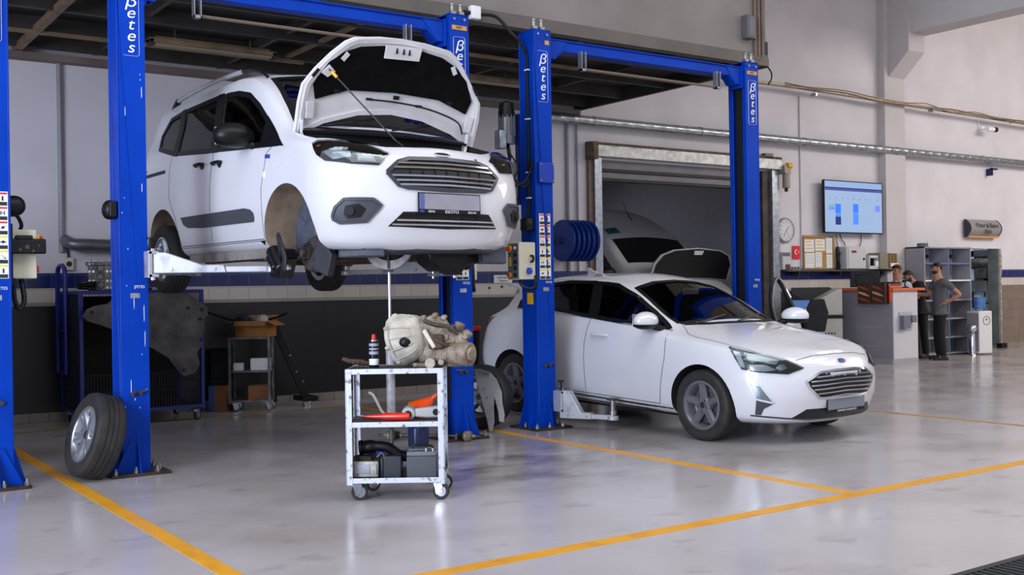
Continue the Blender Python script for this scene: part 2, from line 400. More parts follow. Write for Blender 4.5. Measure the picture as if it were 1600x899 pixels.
def conduit(pts, label, r=.02, m=None):
    return tag(MB().tube(pts, r, 8).build('conduit', m or mat('grey_conduit', (140, 140, 148), .5, var=.1)), label, 'conduit')
conduit([(2.77, 12.57, 1.85), (2.77, 12.57, 3.92)], 'grey conduit going down the wall left of the first blue post', .028)
conduit([(9.82, 12.57, 1.62), (9.82, 12.57, 3.92)], 'grey conduit on the wall behind the blue hose reel', .024)
conduit([(10.0, 12.57, 1.62), (10.0, 12.57, 3.92)], 'second grey conduit, between the hose reel and the shutter door', .016)
conduit([(14.98, 12.58, 1.65), (14.98, 12.58, 4.66)], 'thin wall conduit beside the clock and the cork board', .014, M_wall)
el = thing('exhaust_pipe', 'fat grey exhaust extraction elbow on the wall left of the first post', 'pipe', (2.83, 12.48, 1.93))
MB().tube([(-.02, .08, .05), (-.01, .02, .03), (.05, -.04, 0), (.2, -.06, 0), (.8, -.06, -.02), (1.2, -.06, -.02)], .065, 14, 5).build('elbow', mat('dull_zinc', (120, 122, 126), .4, .6, var=.2), el)
MB().cyl((.42, -.06, 0), (.46, -.06, 0), .071).build('pipe_band', M_zinc, el)
sk = thing('wall_socket', 'small cream wall socket below the grey exhaust elbow', 'socket', (2.84, 12.58, 1.72))
MB().bb(-.05, .05, -.04, .02, -.07, .07).build('box', M_cream, sk, bevel=.008); MB().cyl((0, -.045, 0), (0, -.035, 0), .03).build('face', M_darkgrey, sk)
tag(MB().tube([(2.84, 12.57, 1.79), (2.83, 12.57, 1.88), (2.77, 12.57, 1.95)], .01, 6).build('cable', M_black), 'short black cable rising from the cream wall socket', 'cable')

# floor grate, lower right of the camera's view
gr = thing('floor_grate', 'dark steel drain grate set in the grey floor', 'grate', (3.4, 2.97, 0))
ga = MB(); gx0, gx1, gy0, gy1 = 0, 3.0, -.9, 0
for a in (0, 2.96): ga.bb(a, a + .04, gy0, gy1, .001, .012)
for b in (gy0, -.04): ga.bb(0, 3.0, b, b + .04, .001, .012)
ga.build('frame', M_darkgrey, gr)
gb = MB()
for i in range(60): gb.bb(.05 + i * .0485, .05 + i * .0485 + .018, gy0 + .04, -.04, .001, .010)
gb.build('bars', M_darkgrey, gr)
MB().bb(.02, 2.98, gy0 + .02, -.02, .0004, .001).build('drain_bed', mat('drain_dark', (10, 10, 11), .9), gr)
# fascia box and its cable
bx = thing('junction_box', 'dark grey electrical box on the mezzanine front beside the brown pipes', 'junction box', (9.66, 8.90, 4.42))
MB().bb(-.07, .07, -.1, 0, -.14, .14).build('box', mat('box_grey', (84, 82, 86), .5), bx, bevel=.012); MB().bb(-.05, .05, -.106, -.1, -.11, .11).build('lid', mat('box_grey2', (96, 94, 98), .5), bx, bevel=.004)
tag(MB().tube([(10.0, 8.88, 4.0), (10.06, 8.87, 3.93), (10.06, 8.87, 3.85), (10.0, 8.87, 3.78)], .009, 6, 4).build('cable', M_black), 'loose black cable end hanging from the mezzanine corner', 'cable')
wb = thing('junction_box', 'small white box on the fascia edge beside the middle lift post', 'junction box', (5.78, 8.86, 4.06))
MB().bb(-.055, .055, -.07, 0, -.06, .07).build('box', M_label, wb, bevel=.01); MB().cyl((-.055, -.03, 0), (-.12, -.03, -.005), .022).build('gland', M_black, wb)
tag(MB().tube([(5.84, 8.83, 4.06), (5.95, 8.7, 4.02), (6.05, 8.6, 3.86), (6.12, 8.56, 3.78), (6.195, 8.56, 3.66)], .016, 8, 5).build('cable', M_black), 'thick black cable from the white box down to the second lift', 'cable')
# ================================================================== TWO-POST LIFTS
M_warn_r = mat('red_print', (206, 52, 46), .6); M_warn_y = mat('yellow_print', (222, 206, 60), .6); M_ink = mat('black_print', (34, 34, 38), .6)
M_steelblk = mat('black_curtain', (6, 6, 7), .8)
H = 3.90; CW = .21; CD = .25
M_dkplate = mat('dark_base_plate', (40, 34, 31), .6, .3, rgb2=(70, 52, 40), vscale=12)
def lift_column(t, x0, sgn, name='column'):
    """x0: outer face; sgn +1 when the column opens towards +X"""
    s = sgn; X = lambda a: x0 + s * a
    c = MB()
    c.bb(X(0), X(.012), 0, CD, .02, H)                                  # web
    c.bb(X(0), X(CW), 0, .012, .02, H); c.bb(X(0), X(CW), CD - .012, CD, .02, H)     # flanges
    c.bb(X(CW - .012), X(CW), 0, .055, .02, H); c.bb(X(CW - .012), X(CW), CD - .055, CD, .02, H)   # lips
    c.bb(X(-.004), X(CW + .004), -.004, CD + .004, H - .012, H)         # top plate
    col_ = c.build(name, M_blue, t, bevel=.006)
    MB().bb(X(.15), X(.155), .05, CD - .05, .35, H - .2).build('curtain', M_steelblk, col_, smooth=0)
    b = MB().bb(X(-.10), X(CW + .13), -.10, CD + .10, 0, .022); b.build('base_plate', M_dkplate, col_, bevel=.004)
    g = MB()
    for y in (.05, .2): g.prism([(0, 0), (-.09, 0), (0, .30)], (X(0), y, .022), (s, 0, 0), (0, 0, 1), (0, .012, 0))
    g.prism([(0, 0), (-.09, 0), (0, .30)], (X(.105), 0, .022), (0, 1, 0), (0, 0, 1), (s * .012, 0, 0))
    g.prism([(-.16, 0), (.08, 0), (.03, .25), (-.03, .27)], (X(.10), -.003, .022), (s, 0, 0), (0, 0, 1), (0, -.006, 0))
    g.prism([(0, 0), (.09, 0), (0, .30)], (X(.105), CD, .022), (0, 1, 0), (0, 0, 1), (s * .012, 0, 0))
    g.build('gusset', M_blue, col_)
    for ax, ay in ((-.07, -.07), (.08, -.07), (.24, -.07), (.29, .04), (-.07, .12), (.29, .2)):
        MB().cyl((X(ax), ay, .022), (X(ax), ay, .05), .017, n=6).cyl((X(ax), ay, .05), (X(ax), ay, .07), .009, n=8).build('anchor_bolt', M_steel, col_)
    for a in (.05, .16): MB().cyl((X(a), -.016, H - .05), (X(a), -.004, H - .05), .012, n=6).build('bolt', M_zinc, col_)
    for a in (.05, .14):
        MB().cyl((X(a), .06, H), (X(a), .06, H + .09), .016).box((X(a), .06, H + .02), (.05, .06, .03)).ball((X(a), .06, H + .10), .022, 10, 6).build('cable_stud', M_steel, col_)
    cl = MB().bar((X(.06), -.012, .62), (X(.17), -.012, .635), .02, .012).cyl((X(.08), -.02, .61), (X(.08), -.01, .61), .012).cyl((X(.14), -.02, .615), (X(.14), -.01, .615), .012)
    cl.tube([(X(.06), -.014, .62), (X(.12), -.02, .64), (X(.2), -.014, .638)], .004, 6).build('cable_clip', M_grease, col_)
    return col_
def brand_label(col_, cx, zt=3.69, zb=3.19):
    w_ = .125; fr = MB(); t = .004; y = -.0025
    r = .02; outl = []
    for qx, qz, a0 in ((1, 1, 0), (-1, 1, 90), (-1, -1, 180), (1, -1, 270)):
        for k in range(5):
            a = math.radians(a0 + k * 22.5); outl.append((cx + qx * (w_ / 2 - r) + r * math.cos(a), (zt + zb) / 2 + qz * ((zt - zb) / 2 - r) + r * math.sin(a)))
    for i in range(len(outl)):
        p, q = outl[i], outl[(i + 1) % len(outl)]
        fr.bar((p[0], y, p[1]), (q[0], y, q[1]), .0015, t, up=(0, 1, 0))
    fr.build('label_outline', M_label, col_)
    for i, ch in enumerate('βetes'):
        text(ch, 'brand_letter', .125 if i else .135, M_label, col_, (cx, -.003, zt - .085 - i * .088), RF, .0012, shear=.22, sx=1.15)
def warning_sticker(col_, cx, z0=1.46, z1=2.10, rows=6):
    MB().bb(cx - .068, cx + .068, -.002, 0, z0, z1).build('warning_sticker', M_label, col_, smooth=0)
    h = (z1 - z0) / rows; st = bpy.data.objects[col_.children[-1].name]
    hd = MB(); hy = MB(); ik = MB(); rd = random.Random(3)
    for r in range(rows):
        for c_ in (-1, 1):
            x = cx + c_ * .033; zt = z1 - r * h - .006
            (hd if r < 3 else hy).bb(x - .03, x + .03, -.0026, -.002, zt - .014, zt)
            ik.bb(x - .03, x + .03, -.0026, -.002, zt - h + .010, zt - h + .036)
            zc = zt - .043; k = (r * 2 + (c_ > 0)) % 5
            if k == 0: ik.bar((x - .018, -.0025, zc - .008), (x + .018, -.0025, zc + .010), .001, .009, up=(0, 1, 0)); ik.cyl((x, -.0028, zc), (x, -.002, zc), .010, n=8)
            elif k == 1: ik.bb(x - .006, x + .006, -.0026, -.002, zc - .016, zc + .016)
            elif k == 2: ik.bb(x - .02, x + .02, -.0026, -.002, zc - .004, zc + .004); ik.cyl((x, -.0028, zc), (x, -.002, zc), .011, n=8)
            elif k == 3: ik.bb(x - .016, x - .010, -.0026, -.002, zc - .015, zc + .015); ik.bb(x + .008, x + .014, -.0026, -.002, zc - .015, zc + .015); ik.bb(x - .016, x + .014, -.0026, -.002, zc - .003, zc + .003)
            else: ik.bar((x - .016, -.0025, zc + .012), (x + .012, -.0025, zc - .012), .001, .006, up=(0, 1, 0)); ik.bb(x + .004, x + .018, -.0026, -.002, zc - .016, zc - .010)
    hd.build('red_header', M_warn_r, st, smooth=0); hy.build('yellow_header', M_warn_y, st, smooth=0); ik.build('pictograms', M_ink, st, smooth=0)
def small_stickers(col_, cx):
    MB().bb(cx - .075, cx + .085, -.002, 0, 3.755, 3.795).build('capacity_sticker', mat('brown_yellow_print', (196, 140, 40), .5), col_, smooth=0)
    text('4000', 'capacity_text', .034, M_ink, col_, (cx, -.003, 3.775), RF, .0004)
    MB().bb(cx - .03, cx + .04, -.002, 0, 1.345, 1.382).build('data_plate', M_zinc, col_, smooth=0)
    text('PETES', 'data_text', .03, M_label, col_, (cx + .04, -.002, 1.43), RF, .0004)
def lift_arm(t, p0, pend, z, name, pad_h=.12, hh=.10):
    """box arm from the carriage out to a lifting pad"""
    p0 = Vector((p0[0], p0[1], z)); p1 = Vector((pend[0], pend[1], z)); d = (p1 - p0); L = d.length; u = d.normalized(); sd = Vector((-u.y, u.x, 0))
    a = MB()
    prof = [(0, -.06), (.0, hh), (.10, hh), (L * .42, .0), (L * .60, .0), (L * .62, -.06)]
    a.prism(prof, p0 - sd * .045, u, (0, 0, 1), sd * .09)
    arm = a.build(name, M_silver, t, bevel=.006)
    MB().bar(p0 + u * (L * .5) + Vector((0, 0, -.035)), p1 + Vector((0, 0, -.035)), .06, .045).build('extension', M_silver, arm, bevel=.005)
    MB().cyl(p1 + Vector((0, 0, -.06)), p1 + Vector((0, 0, -.02)), .055).build('arm_eye', M_silver, arm, bevel=.004)
    MB().cyl(p1 + Vector((0, 0, -.02)), p1 + Vector((0, 0, pad_h - .02)), .026).cyl(p1 + Vector((0, 0, -.01)), p1 + Vector((0, 0, .03)), .036).build('pad_screw', M_steel, arm)
    MB().cyl(p1 + Vector((0, 0, pad_h - .02)), p1 + Vector((0, 0, pad_h)), .06).build('pad', M_grease, arm, bevel=.004)
    for k in (.16, .52): MB().cyl(p0 + u * (L * k) - sd * .055 + Vector((0, 0, -.03)), p0 + u * (L * k) + sd * .055 + Vector((0, 0, -.03)), .014, n=8).build('pin', M_zinc, arm)
    return arm
def carriage(t, x0, s, z, yf=0.0):
    """x0 outer face of the column; the carriage stands in its open side"""
    X = lambda a: x0 + s * a
    c = MB()
    c.bb(X(.05), X(CW - .02), .03, CD - .03, z - .10, z + .55)
    cr = c.build('carriage', M_darkgrey, t, bevel=.004)
    b = MB()
    b.bb(X(CW - .03), X(CW + .05), -.12, CD + .12, z + .075, z + .10); b.bb(X(CW - .03), X(CW + .05), -.12, CD + .12, z - .10, z - .075)
    b.bb(X(CW - .03), X(CW + .0), -.12, CD + .12, z - .10, z + .10)
    b.build('yoke', M_silver, cr, bevel=.004)
    for y in (-.06, CD + .06):
        MB().cyl((X(CW + .02), y, z - .12), (X(CW + .02), y, z + .12), .022).build('arm_pin', M_chrome, cr)
        MB().cyl((X(CW - .01), y - .04, z + .10), (X(CW - .01), y - .04, z + .19), .009, n=8).cyl((X(CW - .01), y - .04, z + .19), (X(CW - .01), y - .04, z + .205), .028).build('release_knob', M_black, cr)
    return cr
def crossbeam(t, x0, x1):
    b = MB().bb(x0, x1, .06, .19, H - .17, H - .06); b.bb(x0, x1, .04, .21, H - .075, H - .06)
    for s, x in ((1, x0), (-1, x1)):
        b.prism([(0, 0), (.26, 0), (.10, -.20), (0, -.20)], (x, .05, H - .06), (s, 0, 0), (0, 0, 1), (0, .012, 0)); b.prism([(0, 0), (.26, 0), (.10, -.20), (0, -.20)], (x, .19, H - .06), (s, 0, 0), (0, 0, 1), (0, .012, 0))
        b.bb(x, x + s * .03, .03, .22, H - .30, H - .05)
        b.bar((x + s * .24, .125, H - .12), (x + s * .08, .125, H - .26), .02, .14, up=(0, 1, 0))
    cb = b.build('crossbeam', M_blue, t, bevel=.004)
    L = x1 - x0
    MB().tube([(x0 + .42, .03, H - .33), (x1 - .42, .03, H - .33)], .014, 8).build('safety_bar', mat('bar_tan', (110, 96, 84), .5, .3), cb)
    for x in (x0 + .42, x1 - .42): MB().bb(x - .03, x + .03, .0, .06, H - .35, H - .33).bb(x - .03, x - .022, .0, .06, H - .35, H - .16).bb(x + .022, x + .03, .0, .06, H - .35, H - .16).build('bar_bracket', M_zinc, cb)
    return cb
def bumper_pad(t, X, y, z, name='rubber_bumper'):
    pass
def two_post_lift(loc, L, label, left=True, right=True):
    t = thing('car_lift', label, 'car lift', loc, 0, 'blue two-post lifts')
    cols = []
    if left: cols.append(lift_column(t, 0, 1))
    if right: cols.append(lift_column(t, L, -1))
    crossbeam(t, CW, L - CW)
    return t, cols
LL = 3.165
# ---- second bay: the lift that holds the white van
l2, (l2a, l2b) = two_post_lift((2.265, 8.40, 0), LL, 'blue two-post lift holding the white van in the air')
for c_, cx in ((l2a, .105), (l2b, LL - .105)): brand_label(c_, cx); small_stickers(c_, cx)
warning_sticker(l2b, LL - .105)
M_chip = mat('paint_chips', (196, 198, 204), .6)
rc = random.Random(5); cm_ = MB()
for i in range(26):
    z = rc.uniform(.5, 3.1); x = rc.uniform(.02, .19); h = rc.uniform(.004, .012) if i % 3 else rc.uniform(.03, .08)
    cm_.prism([(-.002, -h), (.003, -h * .6), (.0025, h), (-.003, h * .7)], (x, 0, z), (1, 0, 0), (0, 0, 1), (0, -.0012, 0))
cm_.build('paint_chips', M_chip, l2a, smooth=0)
MB().ball((-.04, .12, 2.02), (.055, .07, .075)).cyl((-.04, .12, 2.02), (.0, .12, 2.02), .07).build('rubber_bumper', M_black, l2a)
MB().bb(-.06, .0, .03, .21, 1.96, 2.08).build('bumper_plate', M_black, l2a, bevel=.01)
ZC = 1.60
carriage(l2, 0, 1, ZC); carriage(l2, LL, -1, ZC)
# ---- third bay: the lift round the hatchback
l3, (l3a, l3b) = two_post_lift((6.22, 8.47, 0), LL, 'blue two-post lift with control box and motor, beside the white hatchback')
for c_, cx in ((l3a, .105), (l3b, LL - .105)): brand_label(c_, cx); small_stickers(c_, cx)
warning_sticker(l3a, .105)
carriage(l3, 0, 1, .27); carriage(l3, LL, -1, .27)
# motor, hoses, control box on the outer face of its left column
mo = MB().cyl((-.12, .30, 2.88), (-.12, .30, 3.10), .075, n=20).cyl((-.12, .30, 3.10), (-.12, .30, 3.16), .078, .05).cyl((-.12, .30, 2.80), (-.12, .30, 2.88), .085)
for k in range(12):
    a = 2 * PI * k / 12; mo.box((-.12 + .08 * math.cos(a), .30 + .08 * math.sin(a), 2.98), (.012, .012, .2), a)
mot = mo.build('motor', mat('motor_grey', (120, 122, 126), .35, .5, var=.2), l3a)
MB().lathe([(.080, 3.06), (.084, 3.1), (.07, 3.2), (.03, 3.22), (0, 3.22)], (-.12, .30, 0), (0, 0, 1), 20).build('fan_cover', M_black, mot)
MB().bb(-.27, -.19, .2, .3, 2.74, 2.92).build('terminal_box', M_zinc, mot, bevel=.008)
MB().bb(-.20, -.04, .22, .38, 2.26, 2.62).build('oil_tank', mat('tank_grey', (128, 126, 128), .45, .2), l3a, bevel=.02)
MB().bb(-.02, .0, .24, .30, 2.2, 3.1).build('motor_bracket', M_bluedk, l3a)
MB().tube([(-.12, .28, 2.8), (-.14, .22, 2.66), (-.22, .15, 2.5), (-.2, .1, 2.38), (-.1, .06, 2.40), (-.03, .05, 2.5), (-.008, .04, 2.62)], .014, 8, 6).tube([(-.13, .28, 2.78), (-.17, .18, 2.6), (-.17, .12, 2.45), (-.08, .08, 2.36), (-.02, .06, 2.44)], .012, 8, 6).tube([(-.16, .24, 2.74), (-.11, .14, 2.56), (-.18, .12, 2.42)], .009, 8, 6).build('hoses', M_black, l3a)
MB().tube([(-.012, .09, 3.66), (-.012, .09, 3.2), (-.014, .09, 2.6), (-.014, .09, 2.2), (-.03, .10, 2.05), (-.05, .1, 1.95)], .016, 8, 4).build('cable_hose', M_black, l3a)
for z in (3.5, 3.02, 2.5, 2.25): MB().bb(-.032, .0, .065, .115, z, z + .012).build('hose_clip', M_label, l3a)
MB().bb(.03, .21, -.03, -.002, 2.40, 2.60).build('cover_plate', mat('plate_blue', (12, 52, 160), .35), l3a, bevel=.006)
for a in (.045, .195):
    for z in (2.42, 2.58): MB().cyl((a, -.036, z), (a, -.03, z), .008, n=6).build('bolt', M_zinc, l3a)
MB().ball((-.05, .08, 2.0), (.06, .07, .07)).bb(-.09, .0, .02, .15, 1.93, 2.06).build('rubber_bumper', M_black, l3a, bevel=.02)
cbx = MB().bb(-.20, -.004, .01, .20, 1.46, 1.82).build('control_box', M_cream, l3a, bevel=.008)
MB().bb(-.206, -.20, .02, .19, 1.47, 1.81).build('button_panel', M_greyplast, cbx, bevel=.003)
for y, z, m_, r in ((.15, 1.76, M_yellow, .034), (.15, 1.505, M_yellow, .026), (.06, 1.70, M_black, .018), (.06, 1.63, M_black, .018), (.06, 1.57, M_black, .018), (.06, 1.505, M_black, .018), (.06, 1.765, M_label, .014)):
    MB().cyl((-.206, y, z), (-.222, y, z), r).build('button', m_, cbx, bevel=.003)
MB().cyl((-.222, .15, 1.76), (-.25, .15, 1.76), .022).build('emergency_stop', M_red, cbx, bevel=.005); MB().cyl((-.222, .15, 1.505), (-.24, .15, 1.505), .018).build('emergency_stop', M_red, cbx, bevel=.005)
MB().bb(-.208, -.206, .13, .17, 1.59, 1.68).build('warning_plate', M_yellow, cbx, smooth=0)
MB().tube([(-.06, .008, 1.63), (-.06, -.025, 1.64), (-.06, -.03, 1.68), (-.06, .008, 1.69)], .012, 8, 4).build('handle', M_black, cbx)
MB().cyl((-.09, .01, 1.54), (-.09, -.025, 1.535), .028).bb(-.11, -.07, -.02, .01, 1.56, 1.575).build('socket', mat('socket_blue', (24, 70, 190), .4), cbx, bevel=.004)
MB().tube([(-.15, .08, 1.46), (-.14, .05, 1.40), (-.08, .02, 1.37), (-.02, .0, 1.40), (-.01, .0, 1.5)], .016, 8, 5).build('cable_hose', M_black, l3a)
MB().bb(-.0025, .0, .06, .16, 1.22, 1.33).build('yellow_tag', M_yellow, l3a, smooth=0)
# ---- first bay: only the right column of its lift is in view
l1 = thing('car_lift', 'blue lift post at the far left edge with a cream control box', 'car lift', (1.51 - LL, 8.40, 0), 0, 'blue two-post lifts')
l1b = lift_column(l1, LL, -1); l1a = lift_column(l1, 0, 1); crossbeam(l1, CW, LL - CW)
for c_, cx in ((l1b, LL - .105), (l1a, .105)): brand_label(c_, cx); small_stickers(c_, cx)
warning_sticker(l1b, LL - .085, 1.50, 2.12)
MB().ball((LL + .05, .12, 2.03), (.075, .07, .075)).cyl((LL, .12, 2.03), (LL + .05, .12, 2.03), .075).build('rubber_bumper', M_black, l1b)
cb1 = MB().bb(LL + .03, LL + .20, .14, .34, 1.50, 1.86).build('control_box', M_cream, l1b, bevel=.008)
MB().cyl((LL + .20, .2, 1.80), (LL + .225, .2, 1.80), .035).build('knob_base', M_yellow, cb1); MB().cyl((LL + .225, .2, 1.80), (LL + .25, .2, 1.80), .018).build('emergency_stop', M_red, cb1)
MB().cyl((LL + .20, .2, 1.57), (LL + .22, .2, 1.57), .025).build('emergency_stop', M_red, cb1)
MB().bb(LL - .01, LL + .03, .1, .3, 1.45, 1.9).build('box_bracket', M_black, l1b)
MB().tube([(LL + .0, .1, 1.96), (LL + .06, .12, 1.96), (LL + .1, .16, 1.90), (LL + .1, .2, 1.86)], .014, 8, 5).build('hose', M_black, l1b)
MB().tube([(LL + .04, .15, 1.5), (LL + .04, .13, 1.36), (LL + .07, .13, 1.28), (LL + .11, .15, 1.34), (LL + .1, .2, 1.5)], .018, 8, 5).build('hose', M_black, l1b)
pl = MB().bb(LL - .04, LL + .25, .06, .10, 1.70 - .02, 1.70 + .09)
pl.bb(LL + .04, LL + .16, .055, .10, 1.78, 1.815)
tp = pl.build('tool_tray', M_black, l1b, bevel=.012)
for dx, dz, s_ in ((.07, .03, .012), (.12, .05, .016), (.16, .02, .01), (.2, .06, .008)): MB().cyl((LL + dx, .054, 1.68 + dz), (LL + dx, .06, 1.68 + dz), s_).build('screw', M_grease, tp)
# ================================================================== VEHICLES
def interp(tab, x):
    """monotone cubic through (x, v) pairs given in ascending x"""
    n = len(tab)
    if n == 1 or x <= tab[0][0]: return tab[0][1]
    if x >= tab[-1][0]: return tab[-1][1]
    i = 0
    while x > tab[i + 1][0]: i += 1
    def sl(a): return (tab[a + 1][1] - tab[a][1]) / (tab[a + 1][0] - tab[a][0])
    def m(k):
        if k == 0: return sl(0)
        if k == n - 1: return sl(n - 2)
        a, b = sl(k - 1), sl(k)
        if a * b <= 0: return 0.0
        h0 = tab[k][0] - tab[k - 1][0]; h1 = tab[k + 1][0] - tab[k][0]; w1 = 2 * h1 + h0; w2 = h1 + 2 * h0
        return (w1 + w2) / (w1 / a + w2 / b)
    h = tab[i + 1][0] - tab[i][0]; t = (x - tab[i][0]) / h
    return (tab[i][1] * (2 * t ** 3 - 3 * t * t + 1) + m(i) * h * (t ** 3 - 2 * t * t + t) + tab[i + 1][1] * (-2 * t ** 3 + 3 * t * t) + m(i + 1) * h * (t ** 3 - t * t))
def srt(t): return sorted(t)
TANG = [.6, .35, .5, .9, .9, .55, .6, .75, .9, .9]
def hspline(P, tg, k):
    out = []; n = len(P)
    def tan(i):
        if i == 0 or i == n - 1: return (P[1] - P[0]) * 0 + Vector((0, (P[1 if i == 0 else n - 2] - P[i]).y * (1 if i == 0 else -1), 0))
        return (P[i + 1] - P[i - 1]) * .5 * tg[i]
    for i in range(n - 1):
        a, b = P[i], P[i + 1]; L = (b - a).length
        ta, tb = tan(i), tan(i + 1)
        if ta.length > L: ta = ta.normalized() * L
        if tb.length > L: tb = tb.normalized() * L
        for j in range(k):
            t = j / k; out.append(a * (2 * t ** 3 - 3 * t * t + 1) + ta * (t ** 3 - 2 * t * t + t) + b * (-2 * t ** 3 + 3 * t * t) + tb * (t ** 3 - t * t))
    out.append(P[-1]); return out
def shell(rows, caps, nx=64, ncap=16, sub=4, inset=0.0, xlim=None):
    """closed car body lofted from longitudinal rows: each row is (x rear, x front, width table, height table)"""
    Lf, nf, Lr, nr = caps
    cols = []
    ts = [('r', 1 - (1 - k / ncap) ** 1.0) for k in range(ncap)]
    us = []
    for k in range(ncap): us.append(('r', (k / ncap) ** 2.4))
    for k in range(nx + 1): us.append(('m', k / nx))
    for k in range(ncap): us.append(('f', 1 - ((ncap - 1 - k) / ncap) ** 2.4))
    grid = []
    for kind, t in us:
        sec = []
        for xr, xf, wt, zt in rows:
            a, b = xr + Lr, xf - Lf
            if kind == 'r': x = xr + Lr * t; s = 1 - t; e = max(0., 1 - s ** nr) ** (1 / nr)
            elif kind == 'm': x = a + (b - a) * t; e = 1.0
            else: x = b + Lf * t; e = max(0., 1 - t ** nf) ** (1 / nf)
            sec.append(Vector((x, interp(wt, x) * e, interp(zt, x))))
        grid.append(hspline(sec, TANG, sub))
    mb = MB(); n = len(grid[0]); vs = []; fs = []
    full = []
    for g in grid:
        full.append(g + [Vector((p.x, -p.y, p.z)) for p in reversed(g[1:-1])])
    m = len(full[0])
    for g in full: vs += g
    for i in range(len(full) - 1):
        for j in range(m): fs.append((i * m + j, i * m + (j + 1) % m, (i + 1) * m + (j + 1) % m, (i + 1) * m + j))
    # the end sections have no width: weld their halves
    mb.add(vs, fs)
    return mb
def mesh_of(mb, name, mats, smooth=None):
    me = bpy.data.meshes.new(name); me.from_pydata(mb.v, [], mb.f)
    for m in mats: me.materials.append(m)
    bm = bmesh.new(); bm.from_mesh(me)
    for i, f in enumerate(bm.faces): f.material_index = mb.m[i]
    bmesh.ops.remove_doubles(bm, verts=bm.verts, dist=1e-5)
    bmesh.ops.dissolve_degenerate(bm, dist=1e-6, edges=bm.edges)
    bad = {}
    for f in list(bm.faces):
        k = frozenset(v.index for v in f.verts)
        bad.setdefault(k, []).append(f)
    dbl = [f for fs_ in bad.values() if len(fs_) > 1 for f in fs_]
    if dbl: bmesh.ops.delete(bm, geom=dbl, context='FACES')
    bmesh.ops.recalc_face_normals(bm, faces=bm.faces)
    bm.to_mesh(me); bm.free(); return me
def carve(mb, cutters, mats, name, angle=32):
    """body minus the cutters (each an MB whose faces carry material 1)"""
    me = mesh_of(mb, name, mats); o = bpy.data.objects.new(name, me); COL.objects.link(o); tmp = []
    for c in cutters:
        cme = mesh_of(c, 'cutter', mats)
        for p in cme.polygons: p.material_index = 1
        co = bpy.data.objects.new('cutter', cme); COL.objects.link(co); tmp.append(co)
        md = o.modifiers.new('b', 'BOOLEAN'); md.operation = 'DIFFERENCE'; md.solver = 'EXACT'; md.object = co
    dg = bpy.context.evaluated_depsgraph_get(); dg.update()
    out = bpy.data.meshes.new_from_object(o.evaluated_get(dg)); out.name = name
    for co in tmp: bpy.data.objects.remove(co)
    bpy.data.objects.remove(o)
    out.polygons.foreach_set('use_smooth', [True] * len(out.polygons)); out.set_sharp_from_angle(angle=math.radians(angle))
    return out
